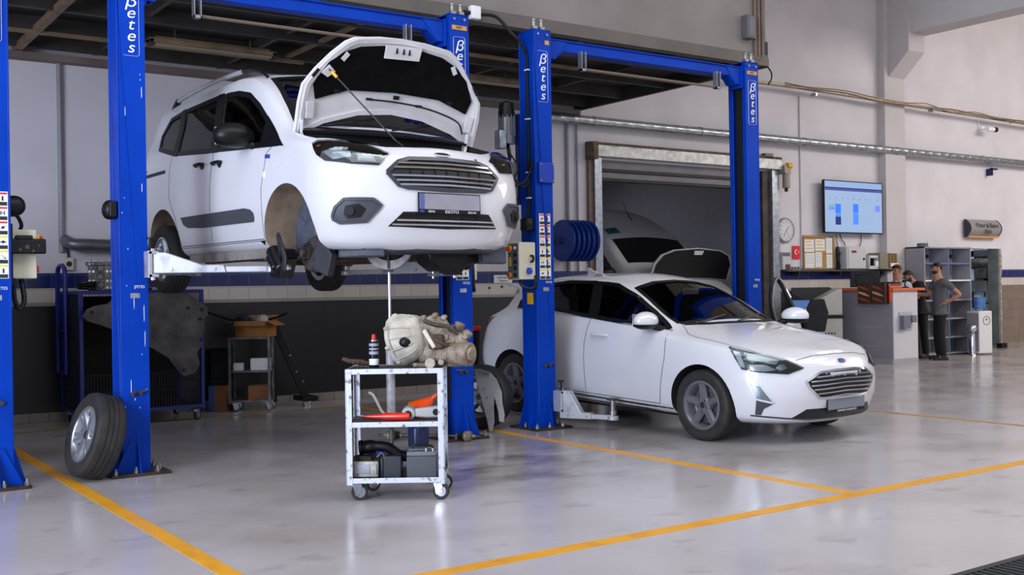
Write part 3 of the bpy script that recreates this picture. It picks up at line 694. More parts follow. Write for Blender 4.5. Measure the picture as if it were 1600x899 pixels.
class Skin:
    """the uncut body surface that panels, glass and lamps are fitted to"""
    def __init__(s, mb):
        me = mesh_of(mb, 'skin', []); bm = bmesh.new(); bm.from_mesh(me); s.bvh = BVHTree.FromBMesh(bm); bm.free(); bpy.data.meshes.remove(me)
    def hit(s, p, d):
        d = Vector(d).normalized(); q = Vector(p) - d * 6
        h = s.bvh.ray_cast(q, d)
        if h[0] is None: h = s.bvh.find_nearest(Vector(p))
        n = h[1]
        if n.dot(d) > 0: n = -n
        return h[0], n
    def panel(s, pts, d, off=.002, thick=.012, res=.05, mb=None, dome=0.0):
        """closed outline of rough 3-D points, seen along d, laid on the surface as a thin shell"""
        d = Vector(d).normalized(); e2 = Vector((0, 0, 1)) if abs(d.z) < .9 else Vector((1, 0, 0)); e1 = e2.cross(d).normalized(); e2 = d.cross(e1)
        P = [(Vector(p).dot(e1), Vector(p).dot(e2)) for p in pts]; c0 = sum((Vector(p).dot(d) for p in pts)) / len(pts)
        O = []
        for i in range(len(P)):
            a, b = Vector(P[i]), Vector(P[(i + 1) % len(P)]); k = max(1, int((b - a).length / res))
            for j in range(k): O.append(a + (b - a) * j / k)
        n = len(O); V = [Vector(p) for p in O]
        xs = [p.x for p in O]; ys = [p.y for p in O]
        def inside(q):
            c = False
            for i in range(n):
                a, b = O[i], O[(i + 1) % n]
                if (a.y > q.y) != (b.y > q.y) and q.x < (b.x - a.x) * (q.y - a.y) / (b.y - a.y) + a.x: c = not c
            return c
        gx = min(xs) + res / 2
        while gx < max(xs):
            gy = min(ys) + res / 2
            while gy < max(ys):
                q = Vector((gx, gy))
                if inside(q) and min((q - p).length for p in O) > res * .55: V.append(q)
                gy += res
            gx += res
        r = delaunay_2d_cdt(V, [(i, (i + 1) % n) for i in range(n)], [list(range(n))], 1, 1e-6)
        v2, fs = r[0], r[2]
        top = []; bot = []
        for q in v2:
            base = e1 * q.x + e2 * q.y + d * c0
            h, nn = s.hit(base, d)
            o_ = off
            if dome:
                dm = min((q - p).length for p in O); o_ += dome * min(1, dm / (res * 1.5))
            top.append(h + nn * o_); bot.append(h + nn * (off - thick))
        cnt = {}
        for f in fs:
            for i in range(len(f)):
                k = (f[i], f[(i + 1) % len(f)]); cnt[k] = 1
        rim = [k for k in cnt if (k[1], k[0]) not in cnt]
        m = len(top); mb = mb or MB()
        F_ = [tuple(f) for f in fs] + [tuple(m + i for i in reversed(f)) for f in fs] + [(b, a, m + a, m + b) for a, b in rim]
        return mb.add(top + bot, F_)
    def strip(s, pts, d, width=.006, off=.0012, mb=None, res=.03, thick=.004, closed=False):
        """a line of rough 3-D points laid on the surface as a narrow raised strip"""
        d = Vector(d).normalized(); mb = mb or MB(); P = [Vector(p) for p in pts]
        if closed: P.append(P[0])
        Q = []
        for a, b in zip(P[:-1], P[1:]):
            k = max(1, int((b - a).length / res)); Q += [a + (b - a) * j / k for j in range(k)]
        Q.append(P[-1]); H_ = [s.hit(q, d) for q in Q]
        vs = []
        for i, (h, nn) in enumerate(H_):
            t = (H_[min(i + 1, len(H_) - 1)][0] - H_[max(i - 1, 0)][0]); t = t - nn * t.dot(nn)
            if t.length < 1e-6: t = Vector((1, 0, 0))
            x = t.normalized().cross(nn) * (width / 2); u = nn
            vs += [h - x + u * off, h + x + u * off, h + x + u * (off - thick), h - x + u * (off - thick)]
        m = len(H_)
        fs = [(i * 4 + j, i * 4 + (j + 1) % 4, i * 4 + 4 + (j + 1) % 4, i * 4 + 4 + j) for i in range(m - 1) for j in range(4)] + [(3, 2, 1, 0), tuple((m - 1) * 4 + j for j in range(4))]
        return mb.add(vs, fs)
def mir(pts): return [(p[0], -p[1], p[2]) for p in pts]
def smoothpts(pts, k=4, closed=True):
    if closed:
        n = len(pts); out = []
        P = [Vector(p) for p in pts]
        for i in range(n):
            p0, p1, p2, p3 = P[i - 1], P[i], P[(i + 1) % n], P[(i + 2) % n]
            for j in range(k):
                t = j / k
                out.append(.5 * ((2 * p1) + (p2 - p0) * t + (2 * p0 - 5 * p1 + 4 * p2 - p3) * t * t + (3 * p1 - p0 - 3 * p2 + p3) * t ** 3))
        return out
    return spline(pts, k)

def paintmat(name, rgb):
    m = mat(name, rgb, .3, coat=.8); return m
M_vanpaint = paintmat('white_car_paint', (212, 212, 215))
M_carwell = mat('dark_wheel_well', (22, 21, 20), .85, var=.3)
M_cabin = mat('dark_cabin', (20, 20, 22), .8)
M_glass = glassmat('tinted_glass', (226, 232, 228)); M_gdark = glassmat('privacy_glass', (220, 226, 222)); M_gblackish = glassmat('dark_side_glass', (52, 54, 56))
M_gclear = glassmat('clear_glass', (225, 230, 230))
M_trim = mat('black_trim', (14, 14, 16), .4, spec=.3); M_gtrim = mat('grey_plastic_trim', (62, 64, 72), .55, var=.1)
M_seat = mat('seat_fabric', (44, 44, 47), .9, var=.2)

def wheel(parent, name, c, r, wd, side, rim_r, spokes, rimmat, rz=0.0, double=False, twist=0.0, tag_=None):
    """side: +1 when the outside faces +y of the car"""
    t = MB(); s = side
    prof = [(rim_r - .004, -wd * .38), (rim_r + .012, -wd * .46), (rim_r + .04, -wd * .5), (r - .03, -wd * .5), (r - .008, -wd * .42), (r, -wd * .30), (r, -wd * .20), (r - .007, -wd * .19), (r - .007, -wd * .165), (r, -wd * .155), (r, -wd * .02), (r - .007, -wd * .01), (r - .007, wd * .01), (r, wd * .02), (r, wd * .155), (r - .007, wd * .165), (r - .007, wd * .19), (r, wd * .20), (r, wd * .30), (r - .008, wd * .42), (r - .03, wd * .5), (rim_r + .04, wd * .5), (rim_r + .012, wd * .46), (rim_r - .004, wd * .38)]
    t.lathe(prof, (0, 0, 0), (0, s, 0), 48, cap=False)
    ob = t.build(name, M_rubber, parent, smooth=28); ob.location = c; ob.rotation_euler = (0, 0, rz)
    R = MB()
    R.lathe([(rim_r + .006, wd * .44), (rim_r - .012, wd * .46), (rim_r - .022, wd * .40), (rim_r - .034, wd * .1), (rim_r - .04, -wd * .4), (rim_r + .004, -wd * .44)], (0, 0, 0), (0, s, 0), 48, cap=False)
    R.lathe([(0, wd * .36), (.062, wd * .35), (.078, wd * .28), (.075, wd * .05), (0, wd * .05)], (0, 0, 0), (0, s, 0), 24)
    for k in range(spokes):
        for dd in ((-.14, .14) if double else (0,)):
            a = 2 * PI * k / spokes + PI / 2 + dd; ca, sa = math.cos(a), math.sin(a); a2 = a + twist; c2, s2 = math.cos(a2), math.sin(a2)
            w0, w1 = (.030, .020) if double else (.042, .034)
            y0, y1 = s * wd * .33, s * wd * .42
            p = [(.05, w0), (rim_r - .016, w1)]
            tx, tz = -sa, ca; ux, uz = -s2, c2
            A = Vector((ca * .05, 0, sa * .05)); B = Vector((c2 * (rim_r - .016), 0, s2 * (rim_r - .016))); T1 = Vector((tx, 0, tz)); T2 = Vector((ux, 0, uz))
            vs = []
            for base, T, wv, y in ((A, T1, w0, y0), (B, T2, w1, y1)):
                vs += [base - T * wv + Vector((0, y - s * .028, 0)), base - T * wv * .6 + Vector((0, y, 0)), base + T * wv * .6 + Vector((0, y, 0)), base + T * wv + Vector((0, y - s * .028, 0)), base + Vector((0, y - s * .05, 0))]
            R.add(vs, [(0, 1, 6, 5), (1, 2, 7, 6), (2, 3, 8, 7), (3, 4, 9, 8), (4, 0, 5, 9), (4, 3, 2, 1, 0), (5, 6, 7, 8, 9)])
    rim = R.build('rim', rimmat, ob, smooth=35)
    D = MB().cyl((0, -s * wd * .1, 0), (0, -s * wd * .0, 0), rim_r * .78, n=32); D.build('brake_disc', M_steel, ob)
    MB().cyl((0, -s * wd * .42, 0), (0, -s * wd * .12, 0), rim_r - .042, n=32).build('wheel_back', M_carwell, ob)
    L_ = MB()
    for k in range(5):
        a = 2 * PI * k / 5 + PI / 2 + PI / 5; L_.cyl((math.cos(a) * .054, s * wd * .33, math.sin(a) * .054), (math.cos(a) * .054, s * wd * .375, math.sin(a) * .054), .0105, n=6)
    L_.build('lug_nuts', M_chrome, ob)
    MB().cyl((0, s * wd * .34, 0), (0, s * wd * .375, 0), .030, n=20).build('hub_cap', M_darkgrey, ob, bevel=.003)
    return ob
def seats(parent, xs, zf, w=.5):
    for x in xs:
        for y in (-.36, .36):
            b = MB().box((x, y, zf + .1), (.5, w, .16)).box((x - .27, y, zf + .42), (.15, w * .95, .62), Matrix.Rotation(-.22, 3, 'Y'), .85)
            b.box((x - .38, y, zf + .80), (.1, .26, .17), Matrix.Rotation(-.15, 3, 'Y')); b.build('seat', M_seat, parent, bevel=.04, seg=3)
def box_cut(x0, x1, y0, y1, z0, z1): return MB().bb(x0, x1, y0, y1, z0, z1)
def side_prism(pts, y0=-1.3, y1=1.3): return MB().prism(pts, (0, y0, 0), (1, 0, 0), (0, 0, 1), (0, y1 - y0, 0))
def front_prism(pts, x0, x1): return MB().prism(pts, (x0, 0, 0), (0, 1, 0), (0, 0, 1), (x1 - x0, 0, 0))
def top_prism(pts, z0, z1): return MB().prism(pts, (0, 0, z0), (1, 0, 0), (0, 1, 0), (0, 0, z1 - z0))
def ycyl(x, z, r, y0, y1, n=40): return MB().cyl((x, y0, z), (x, y1, z), r, n=n)
def cabin(rows, xr, xf, zfl, sy=.93, dz=.04):
    out = []
    for i, (a, b, wt, zt) in enumerate(rows):
        out.append((max(a + .09, xr), min(b - .09, xf), [(x, w_ * sy) for x, w_ in wt], [(x, max(zfl + .002 * i, z - dz)) for x, z in zt]))
    mb = shell(out, (.06, 6, .06, 6), nx=40, ncap=3, sub=2); return mb
def lamp(parent, skin, name, outl, d, inner, label=None):
    """outl: rough outline; inner: [(material, points, offset, dome)]"""
    ob = skin.panel(outl, d, off=.003, thick=.02, res=.04).build(name, M_lampdark, parent, smooth=50)
    for nm, m, pts, off, dome in inner: skin.panel(pts, d, off=off, thick=.008, res=.03, dome=dome).build(nm, m, ob, smooth=50)
    skin.panel(outl, d, off=.016, thick=.003, res=.04).build('lens', M_gclear, ob, smooth=50)
    return ob
M_lampdark = mat('lamp_housing', (70, 70, 76), .3, .3)
M_refl = mat('lamp_reflector', (222, 224, 230), .25, .45)
M_reflw = mat('lamp_light_guide', (232, 236, 244), .25)
M_amber = mat('amber_lens', (206, 96, 40), .3)
M_redlens = mat('red_lens', (150, 14, 16), .2, coat=.5)
M_plate = mat('blurred_number_plate', (150, 150, 158), .5, rgb2=(122, 122, 134), vscale=3)
M_eublue = mat('plate_blue_strip', (34, 60, 150), .5)
M_seam = mat('panel_gap', (34, 34, 36), .8)
def shape3(pts, x): return [(x, a, b) for a, b in pts]
def at_y(pts, y): return [(a, y, b) for a, b in pts]
def mirror_unit(parent, c, side, top, low, sx=1.0):
    """door mirror: housing, lower shell, glass and stalk"""
    s = side; R = Matrix.Rotation(0, 3, 'Z')
    h = MB().ball((c[0], c[1], c[2]), (.085 * sx, .135 * sx, .085 * sx), 20, 12)
    h.v = [(x if x > c[0] - .05 else c[0] - .05 + (x - c[0] + .05) * .2, y, z if z > c[2] - .035 else c[2] - .035 + (z - c[2] + .035) * .3) for x, y, z in h.v]
    ob = h.build('mirror', top, parent, smooth=50)
    l = MB().ball((c[0] - .002, c[1], c[2] - .032), (.083 * sx, .132 * sx, .045 * sx), 20, 8); l.v = [(x if x > c[0] - .045 else c[0] - .045, y, min(z, c[2] - .022)) for x, y, z in l.v]
    l.build('mirror_base', low, ob, smooth=50)
    MB().box((c[0] - .068, c[1], c[2] + .005), (.004, .20 * sx, .11 * sx)).build('mirror_glass', M_chrome, ob, bevel=.002)
    MB().tube([(c[0] + .02, c[1] - s * .08, c[2] - .05), (c[0] + .05, c[1] - s * .16, c[2] - .075), (c[0] + .06, c[1] - s * .22, c[2] - .08)], [.032, .03, .034], 10).build('mirror_stalk', low, ob)
    return ob
# ---------------------------------------------------------------- the white van on the lift
VAN_ROWS = [
 (-1.95, 1.90, [(0, 0)], srt([(1.9, .20), (1.3, .24), (-1.4, .26), (-1.95, .36)])),
 (-1.96, 1.93, srt([(1.9, .70), (1.2, .76), (-1.5, .76), (-1.95, .72)]), srt([(1.93, .205), (1.3, .24), (-1.4, .26), (-1.95, .37)])),
 (-2.05, 2.00, srt([(2.0, .80), (1.2, .845), (-1.5, .845), (-2.0, .82)]), srt([(2.0, .26), (1.3, .31), (-1.4, .33), (-2.0, .42)])),
 (-2.08, 2.06, srt([(2.0, .86), (1.2, .872), (-1.5, .872), (-2.0, .86)]), srt([(2.05, .47), (0, .50), (-2.0, .55)])),
 (-2.08, 2.055, srt([(2.0, .862), (1.2, .882), (-1.5, .880), (-2.0, .865)]), srt([(2.05, .70), (0, .74), (-2.0, .78)])),
 (-2.06, 2.02, srt([(2.0, .80), (1.6, .845), (1.2, .862), (-1.5, .860), (-2.0, .85)]), srt([(2.0, .855), (1.7, .945), (1.3, 1.015), (1.0, 1.055), (0, 1.10), (-1, 1.13), (-2, 1.14)])),
 (-2.03, 1.985, srt([(1.98, .60), (1.6, .715), (1.2, .785), (.8, .800), (0, .795), (-1, .78), (-1.9, .755)]), srt([(1.98, .905), (1.7, 1.0), (1.4, 1.07), (1.2, 1.115), (.9, 1.25), (.6, 1.36), (0, 1.40), (-1.9, 1.40)])),
 (-1.98, 1.97, srt([(1.97, .42), (1.6, .55), (1.3, .68), (1.0, .74), (.6, .725), (.2, .705), (-1, .695), (-1.9, .67)]), srt([(1.97, .93), (1.6, 1.045), (1.35, 1.10), (1.2, 1.14), (.9, 1.355), (.6, 1.55), (.3, 1.665), (0, 1.695), (-1, 1.695), (-1.8, 1.665), (-1.98, 1.61)])),
 (-1.95, 1.96, srt([(1.96, .22), (1.6, .28), (1.2, .38), (.6, .38), (0, .37), (-1.9, .34)]), srt([(1.96, .945), (1.6, 1.06), (1.35, 1.118), (1.22, 1.155), (.9, 1.385), (.6, 1.59), (.35, 1.72), (0, 1.755), (-1, 1.765), (-1.8, 1.73), (-1.95, 1.65)])),
 (-1.94, 1.955, [(0, 0)], srt([(1.955, .95), (1.6, 1.065), (1.38, 1.122), (1.25, 1.16), (.9, 1.40), (.6, 1.605), (.38, 1.735), (0, 1.775), (-1, 1.785), (-1.8, 1.75), (-1.94, 1.67)])),
]
VAN_CAPS = (.52, 2.7, .20, 4.0)
van = thing('van', 'white passenger van raised on a blue lift, bonnet open and front wheel removed', 'van', (4.023, 8.718, 1.447), -1.528)
van_mb = shell(VAN_ROWS, VAN_CAPS)
van_skin = Skin(van_mb)
M_liner = mat('muddy_wheel_liner', (150, 130, 108), .85, rgb2=(112, 96, 80), vscale=7, bump=.2)
M_inner = mat('dusty_inner_panel', (78, 84, 100), .8, rgb2=(52, 56, 66), vscale=16)
WX = ((1.225, .32), (-1.34, .30))
vg_f = [(1.10, 1.035), (.62, 1.385), (.40, 1.505), (.15, 1.56), (-.15, 1.585), (-.06, 1.115)]
vg_r = [(-.29, 1.59), (-1.06, 1.58), (-1.02, 1.185), (-.19, 1.12)]
vg_q = [(-1.15, 1.575), (-1.45, 1.555), (-1.64, 1.42), (-1.58, 1.29), (-1.11, 1.195)]
v_ws = [(-.715, 1.18), (-.40, 1.205), (0, 1.215), (.40, 1.205), (.715, 1.18), (.66, 1.42), (.60, 1.645), (.3, 1.695), (0, 1.708), (-.3, 1.695), (-.60, 1.645), (-.66, 1.42)]
hr = [(1.17, -.795), (1.40, -.80), (1.53, -.785), (1.66, -.69), (1.78, -.585), (1.87, -.49), (1.905, -.42), (1.937, -.2), (1.948, 0)]
hrear = [(1.39, 0), (1.36, -.3), (1.27, -.6)]
HOOD = hr + [(x, -y) for x, y in reversed(hr[:-1])] + [(x, -y) for x, y in reversed(hrear[1:])] + hrear
BAY = [(x - .02 if x > 1.8 else x, y * .985) for x, y in hr] + [(x - .02 if x > 1.8 else x, -y * .985) for x, y in reversed(hr[:-1])] + [(1.235, .70), (1.29, 0), (1.235, -.70)]
cuts = []
for wx, wz in WX:
    for s in (-1, 1): cuts.append(ycyl(wx, wz, .405, s * (.60 if wx > 0 else .50), s * 1.1))
cuts += [cabin(VAN_ROWS, -1.85, 1.08, .80), side_prism(vg_f), side_prism(vg_r), side_prism(vg_q), front_prism(v_ws, .42, 1.8), front_prism([(-.58, 1.18), (.58, 1.18), (.54, 1.58), (-.54, 1.58)], -2.4, -1.72), top_prism(BAY, .60, 1.5)]
me = carve(van_mb, cuts, [M_vanpaint, M_carwell], 'body')
# liner of the wells wears mud: faces of the well walls
me.materials.append(M_liner); me.materials.append(M_inner); me.materials.append(mat('van_headliner', (232, 226, 210), .9))
for p in me.polygons:
    c = p.center
    if p.material_index == 1:
        for wx, wz in WX:
            r = math.hypot(c.x - wx, c.z - wz)
            if abs(c.y) > .49 and abs(r - .405) < .012: p.material_index = 2
            elif min(abs(abs(c.y) - .5), abs(abs(c.y) - .6)) < .003 and r < .41: p.material_index = 3
            elif c.z > .79 and c.x < 1.2 and r > .42: p.material_index = 4
vb = bpy.data.objects.new('body', me); link(vb, van)
K = van_skin
DR = (0, 1, 0); DL = (0, -1, 0); DF = (-1, 0, 0)
def both(pts): return ((pts, DR, -1), (mir(pts), DL, 1))
for nm, poly, m in (('front_window', vg_f, M_glass), ('rear_window', vg_r, M_gdark), ('quarter_window', vg_q, M_gdark)):
    for pts, d, s in both(at_y(poly, -.8)):
        g = K.panel(pts, d, off=-.006, thick=.004, res=.12).build(nm, m, van, smooth=50)
        K.strip(pts, d, .045, .002, closed=True, res=.06).build('window_seal', M_trim, g)
for pts, d, s in both(at_y([(-.05, 1.09), (-.16, 1.61), (-.30, 1.615), (-.20, 1.10)], -.8)): K.panel(pts, d, .005, .012, .04).build('door_pillar', M_trim, van, smooth=50)
for pts, d, s in both(at_y([(-1.0, 1.155), (-1.06, 1.605), (-1.17, 1.60), (-1.13, 1.175)], -.8)): K.panel(pts, d, .005, .012, .04).build('rear_pillar', M_trim, van, smooth=50)
for pts, d, s in both(at_y([(1.19, 1.005), (.80, 1.285), (.765, 1.055)], -.8)): K.panel(pts, d, .003, .006, .08).build('quarter_panel', M_trim, van, smooth=50)
ws = K.panel([(1.0, y, z) for y, z in v_ws], DF, off=-.006, thick=.004, res=.12).build('windscreen', glassmat('windscreen_glass', (205, 214, 206)), van, smooth=50)
K.strip([(1.0, y, z) for y, z in v_ws], DF, .05, .002, closed=True, res=.06).build('window_seal', M_trim, ws)
rw = K.panel([(-2, -.58, 1.18), (-2, .58, 1.18), (-2, .54, 1.58), (-2, -.54, 1.58)], (1, 0, 0), off=-.006, thick=.004, res=.12).build('tailgate_window', M_gdark, van, smooth=50)
K.strip([(-2, -.58, 1.18), (-2, .58, 1.18), (-2, .54, 1.58), (-2, -.54, 1.58)], (1, 0, 0), .05, .002, closed=True, res=.06).build('window_seal', M_trim, rw)
# cowl under the windscreen, wipers
K.panel([(1.25, -.74, 1), (1.33, -.45, 1), (1.41, 0, 1), (1.33, .45, 1), (1.25, .74, 1), (1.13, .72, 1), (1.2, .4, 1), (1.235, 0, 1), (1.2, -.4, 1), (1.13, -.72, 1)], (0, 0, -1), .004, .02, .1).build('cowl_panel', M_trim, van)
for y0, y1 in ((-.55, -.05), (.0, .52)):
    MB().tube([(1.30 - abs(y0) * .1, y0, 1.17), (1.14 - abs(y1) * .03, y1, 1.275)], .009, 6).build('wiper', M_trim, van)
# doors: gaps, handles, mouldings
for pts, d, s in both(at_y([(-.14, 1.10), (-.19, .9), (-.21, .36)], -.88)): K.strip(pts, d).build('door_gap', M_seam, van, smooth=0)
for pts, d, s in both(at_y([(1.05, 1.05), (.90, .98), (.82, .72), (.81, .34)], -.88)): K.strip(pts, d).build('door_gap', M_seam, van, smooth=0)
for pts, d, s in both(at_y([(-1.13, 1.17), (-1.16, 1.05), (-1.16, .80), (-1.02, .62), (-.93, .36)], -.88)): K.strip(pts, d, .005).build('door_gap', M_seam, van, smooth=0)
for pts, d, s in both(at_y([(-.93, .345), (.81, .335)], -.88)): K.strip(pts, d, .006).build('door_gap', M_seam, van, smooth=0)
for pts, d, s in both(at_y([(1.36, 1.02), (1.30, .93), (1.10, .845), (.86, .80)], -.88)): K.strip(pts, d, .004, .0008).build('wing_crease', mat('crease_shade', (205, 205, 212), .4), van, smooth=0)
for pts, d, s in both(at_y([(-1.82, 1.06), (-1.27, 1.062), (-1.27, 1.03), (-1.82, 1.028)], -.88)): K.panel(pts, d, .003, .008, .1).build('slide_rail', M_trim, van)
mold = [(-.86, .60), (.50, .590), (.60, .575), (.66, .545), (.675, .51), (.665, .475), (-.40, .485), (-.70, .50), (-.80, .53)]
for pts, d, s in both(at_y(mold, -.88)): K.panel(pts, d, .010, .02, .1, dome=.006).build('side_moulding', M_gtrim, van, smooth=50)
for pts, d, s in both(at_y([(-.97, .33), (.82, .325), (.82, .25), (-.97, .26)], -.85)): K.panel(pts, d, .003, .01, .1).build('sill', M_trim, van)
def handle(x, z):
    for s in (-1, 1):
        y = K.hit((x, s * .88, z), (0, -s, 0))[0].y
        o = MB().tube([(x - .085, y, z), (x - .06, y + s * .03, z + .004), (x + .06, y + s * .03, z + .004), (x + .085, y, z)], .014, 8, 3).build('door_handle', M_trim, van)
        MB().cyl((x + .05, y, z - .012), (x + .05, y + s * .012, z - .012), .03, n=14).build('lock', M_trim, o)
handle(-.04, 1.00); handle(-.42, 1.02)
for pts, d, s in both(at_y([(.875, .975), (.965, .966), (.965, .935), (.875, .944)], -.88)): K.panel(pts, d, .002, .004, .1).build('door_badge', M_eublue, van, smooth=0)
y = K.hit((.87, -.88, .815), (0, 1, 0))[0].y; MB().ball((.87, y, .815), (.022, .008, .03)).build('side_marker', M_reflw, van)
# roof rails
for s in (-1, 1):
    pts = [(-1.56, s * .66, 1.665), (-1.45, s * .668, 1.735), (-.6, s * .675, 1.775), (.10, s * .672, 1.765)]
    rl = MB().tube(pts, .020, 8, 5).build('roof_rail', M_silver, van)
    MB().tube([(.06, s * .672, 1.766), (.22, s * .668, 1.755), (.36, s * .655, 1.715), (.47, s * .65, 1.655)], [.024, .03, .032, .03, .03, .028, .026, .024, .022, .02, .018, .016, .014, .012, .012, .012], 10, 5).build('rail_cap', M_trim, rl)
    MB().tube([(-1.44, s * .668, 1.737), (-1.55, s * .66, 1.69), (-1.60, s * .66, 1.63)], .028, 10, 4).build('rail_cap', M_trim, rl)
# front: lamps, grilles, fog surrounds, plate
hl = [(1.60, -.84, .968), (1.61, -.805, .992), (1.715, -.70, .988), (1.83, -.555, .962), (1.961, -.436, .885), (1.975, -.524, .800), (1.893, -.690, .810), (1.743, -.819, .838), (1.67, -.838, .885)]
for s in (-1, 1):
    f = (lambda q: q) if s < 0 else mir
    d = (-.75, -s * .66, 0)
    lamp(van, K, 'headlight', f(hl), d, [
        ('reflector', M_refl, f([(1.70, -.80, .90), (1.76, -.75, .945), (1.84, -.68, .93), (1.85, -.66, .86), (1.78, -.77, .845)]), .008, .006),
        ('reflector', M_refl, f([(1.86, -.62, .905), (1.92, -.54, .885), (1.94, -.52, .825), (1.885, -.63, .83)]), .008, .006),
        ('turn_lamp', M_amber, f([(1.64, -.825, .955), (1.68, -.79, .955), (1.70, -.805, .90), (1.68, -.83, .90)]), .007, 0),
        ('lamp_trim', M_gtrim, f([(1.66, -.76, .985), (1.80, -.60, .965), (1.93, -.47, .895), (1.90, -.53, .91), (1.79, -.63, .945)]), .007, 0)])
gr_o = [(2.0, -.475, .755), (2.0, -.385, .832), (2.0, -.30, .856), (2.0, 0, .866), (2.0, .30, .856), (2.0, .385, .832), (2.0, .475, .755), (2.0, .40, .665), (2.0, .33, .648), (2.0, 0, .640), (2.0, -.33, .648), (2.0, -.40, .665)]
gb = K.panel(gr_o, DF, .003, .02, .06).build('grille', mat('grille_black', (9, 9, 10), .5), van)
K.strip(gr_o, DF, .030, .012, closed=True, thick=.014).build('grille_frame', mat('grille_frame_grey', (52, 53, 58), .3), gb)
def gw(z): return (.475 - abs(z - .755) * 1.0) if z > .755 else (.475 - (.755 - z) * .85)
for z in (.826, .793, .735, .702, .672):
    w_ = gw(z) - .015
    K.strip([(2.0, -w_, z - .003), (2.0, 0, z + .004), (2.0, w_, z - .003)], DF, .013, .014, res=.05).build('grille_bar', M_chrome, gb)
for y in (-.3, -.2, -.1, 0, .1, .2, .3): K.strip([(2.0, y, .66), (2.0, y, .845)], DF, .008, .008).build('grille_slat', M_trim, gb)
lg = [(2.0, -.47, .375), (2.0, -.37, .478), (2.0, 0, .486), (2.0, .37, .478), (2.0, .47, .375), (2.0, 0, .362)]
lb = K.panel(lg, DF, .003, .02, .06).build('lower_grille', mat('grille_black', (9, 9, 10), .5), van)
for z in (.455, .422, .392):
    w_ = .47 - (z - .375) * .95 - .01; K.strip([(2.0, -w_, z), (2.0, w_, z)], DF, .012, .012, res=.05).build('grille_bar', M_chrome if z < .43 else M_trim, lb)
for y in (-.25, -.125, 0, .125, .25): K.strip([(2.0, y, .372), (2.0, y, .48)], DF, .008, .006).build('grille_slat', M_trim, lb)
fo = [(1.81, -.80, .455), (1.836, -.791, .51), (1.885, -.750, .565), (1.988, -.582, .563), (2.01, -.53, .520), (1.952, -.616, .411), (1.841, -.759, .403), (1.808, -.793, .428)]
for s in (-1, 1):
    f = (lambda q: q) if s < 0 else mir
    d = (-.8, -s * .6, 0)
    fb = K.panel(f(fo), d, .008, .02, .04).build('fog_lamp_surround', M_gtrim, van, smooth=50)
    K.strip(f(fo), d, .02, .018, closed=True, thick=.012).build('surround_lip', M_gtrim, fb)
    K.panel(f([(1.87, -.745, .46), (1.88, -.735, .52), (1.93, -.66, .53), (1.955, -.62, .495), (1.94, -.655, .44), (1.885, -.73, .43)]), d, .014, .01, .03).build('lamp_pocket', M_trim, fb)
    h, n = K.hit((1.90, s * .715, .482), d); MB().cyl(h, h + n * .028, .036, n=20).build('fog_lamp', M_gtrim if 0 else M_black, fb, bevel=.004)
pb = MB().bb(2.062, 2.074, -.265, .275, .468, .618).build('number_plate', M_trim, van, bevel=.004)
MB().bb(2.074, 2.078, -.255, .265, .500, .610).build('plate_face', M_plate, pb, smooth=0)
MB().bb(2.078, 2.0785, -.255, -.215, .500, .610).build('plate_strip', mat('faded_plate_strip', (84, 94, 150), .5), pb, smooth=0)
text('ESOTO', 'plate_text', .030, M_label, pb, (2.075, .02, .484), (PI / 2, 0, PI / 2), .0006, sx=1.25)
text('0224 261', 'plate_text', .020, M_label, pb, (2.075, .2, .484), (PI / 2, 0, PI / 2), .0006)
text('SERVIS', 'plate_text', .020, M_label, pb, (2.075, -.155, .484), (PI / 2, 0, PI / 2), .0006)
MB().ball((2.075, -.235, .484), (.002, .02, .01)).build('plate_badge', M_eublue, pb)
h, n = K.hit((2.0, 0.0, .905), DF)
eb = MB().ball((0, 0, 0), (.006, .068, .027), 20, 10, Matrix.Rotation(-.9, 3, 'Y')).build('badge', M_chrome, van, loc=h + n * .004)
MB().ball((0, 0, 0), (.006, .060, .021), 20, 10, Matrix.Rotation(-.9, 3, 'Y')).build('badge_face', mat('badge_dark', (40, 38, 52), .25), eb, loc=n * .003)
h, n = K.hit((2.0, .30, .885), DF); MB().cyl(h, h + n * .004, .009).build('sensor', M_gtrim, van)
# bonnet, opened about its rear hinge
def hood_part(mb, name, m, parent, bevel=0.0, smooth=45):
    o = mb.build(name, m, parent, bevel=bevel, smooth=smooth); return o
HX, HZ, HA = 1.18, 1.115, math.radians(84)
hood_m = MB(); K.panel([(x, y, 1.0) for x, y in HOOD], (0, 0, -1), .004, .022, .07, hood_m)
bon = hood_m.build('bonnet', M_vanpaint, van, smooth=45)
T_ = Matrix.Translation((HX, .03, HZ)) @ Matrix.Scale(1.025, 4, (0, 1, 0)) @ Matrix.Rotation(-HA, 4, 'Y') @ Matrix.Translation((-HX, 0, -HZ))
bon.matrix_local = T_
def sc(pts, k, cx=1.60): return [(cx + (x - cx) * k, y * k) for x, y in pts]
M_under = mat('bonnet_inner_paint', (206, 204, 204), .4, var=.08, vscale=10)
rim_h = [(x, y, 1.0) for x, y in HOOD]
K.panel([(x, y, 1.0) for x, y in sc(HOOD, .985)], (0, 0, -1), -.019, .004, .07).build('inner_panel', M_under, bon, smooth=45)
K.strip([(x, y, 1.0) for x, y in sc(HOOD, .955)], (0, 0, -1), .035, -.022, closed=True, thick=.014).build('inner_rim', M_under, bon)
ins = [(1.44, -.665), (1.545, -.70), (1.66, -.635), (1.72, -.60), (1.80, -.49), (1.855, -.36), (1.885, -.16), (1.83, -.14), (1.815, 0), (1.83, .14), (1.885, .16), (1.855, .36), (1.80, .49), (1.70, .615), (1.545, .70), (1.44, .665), (1.53, .40), (1.55, 0), (1.53, -.40)]
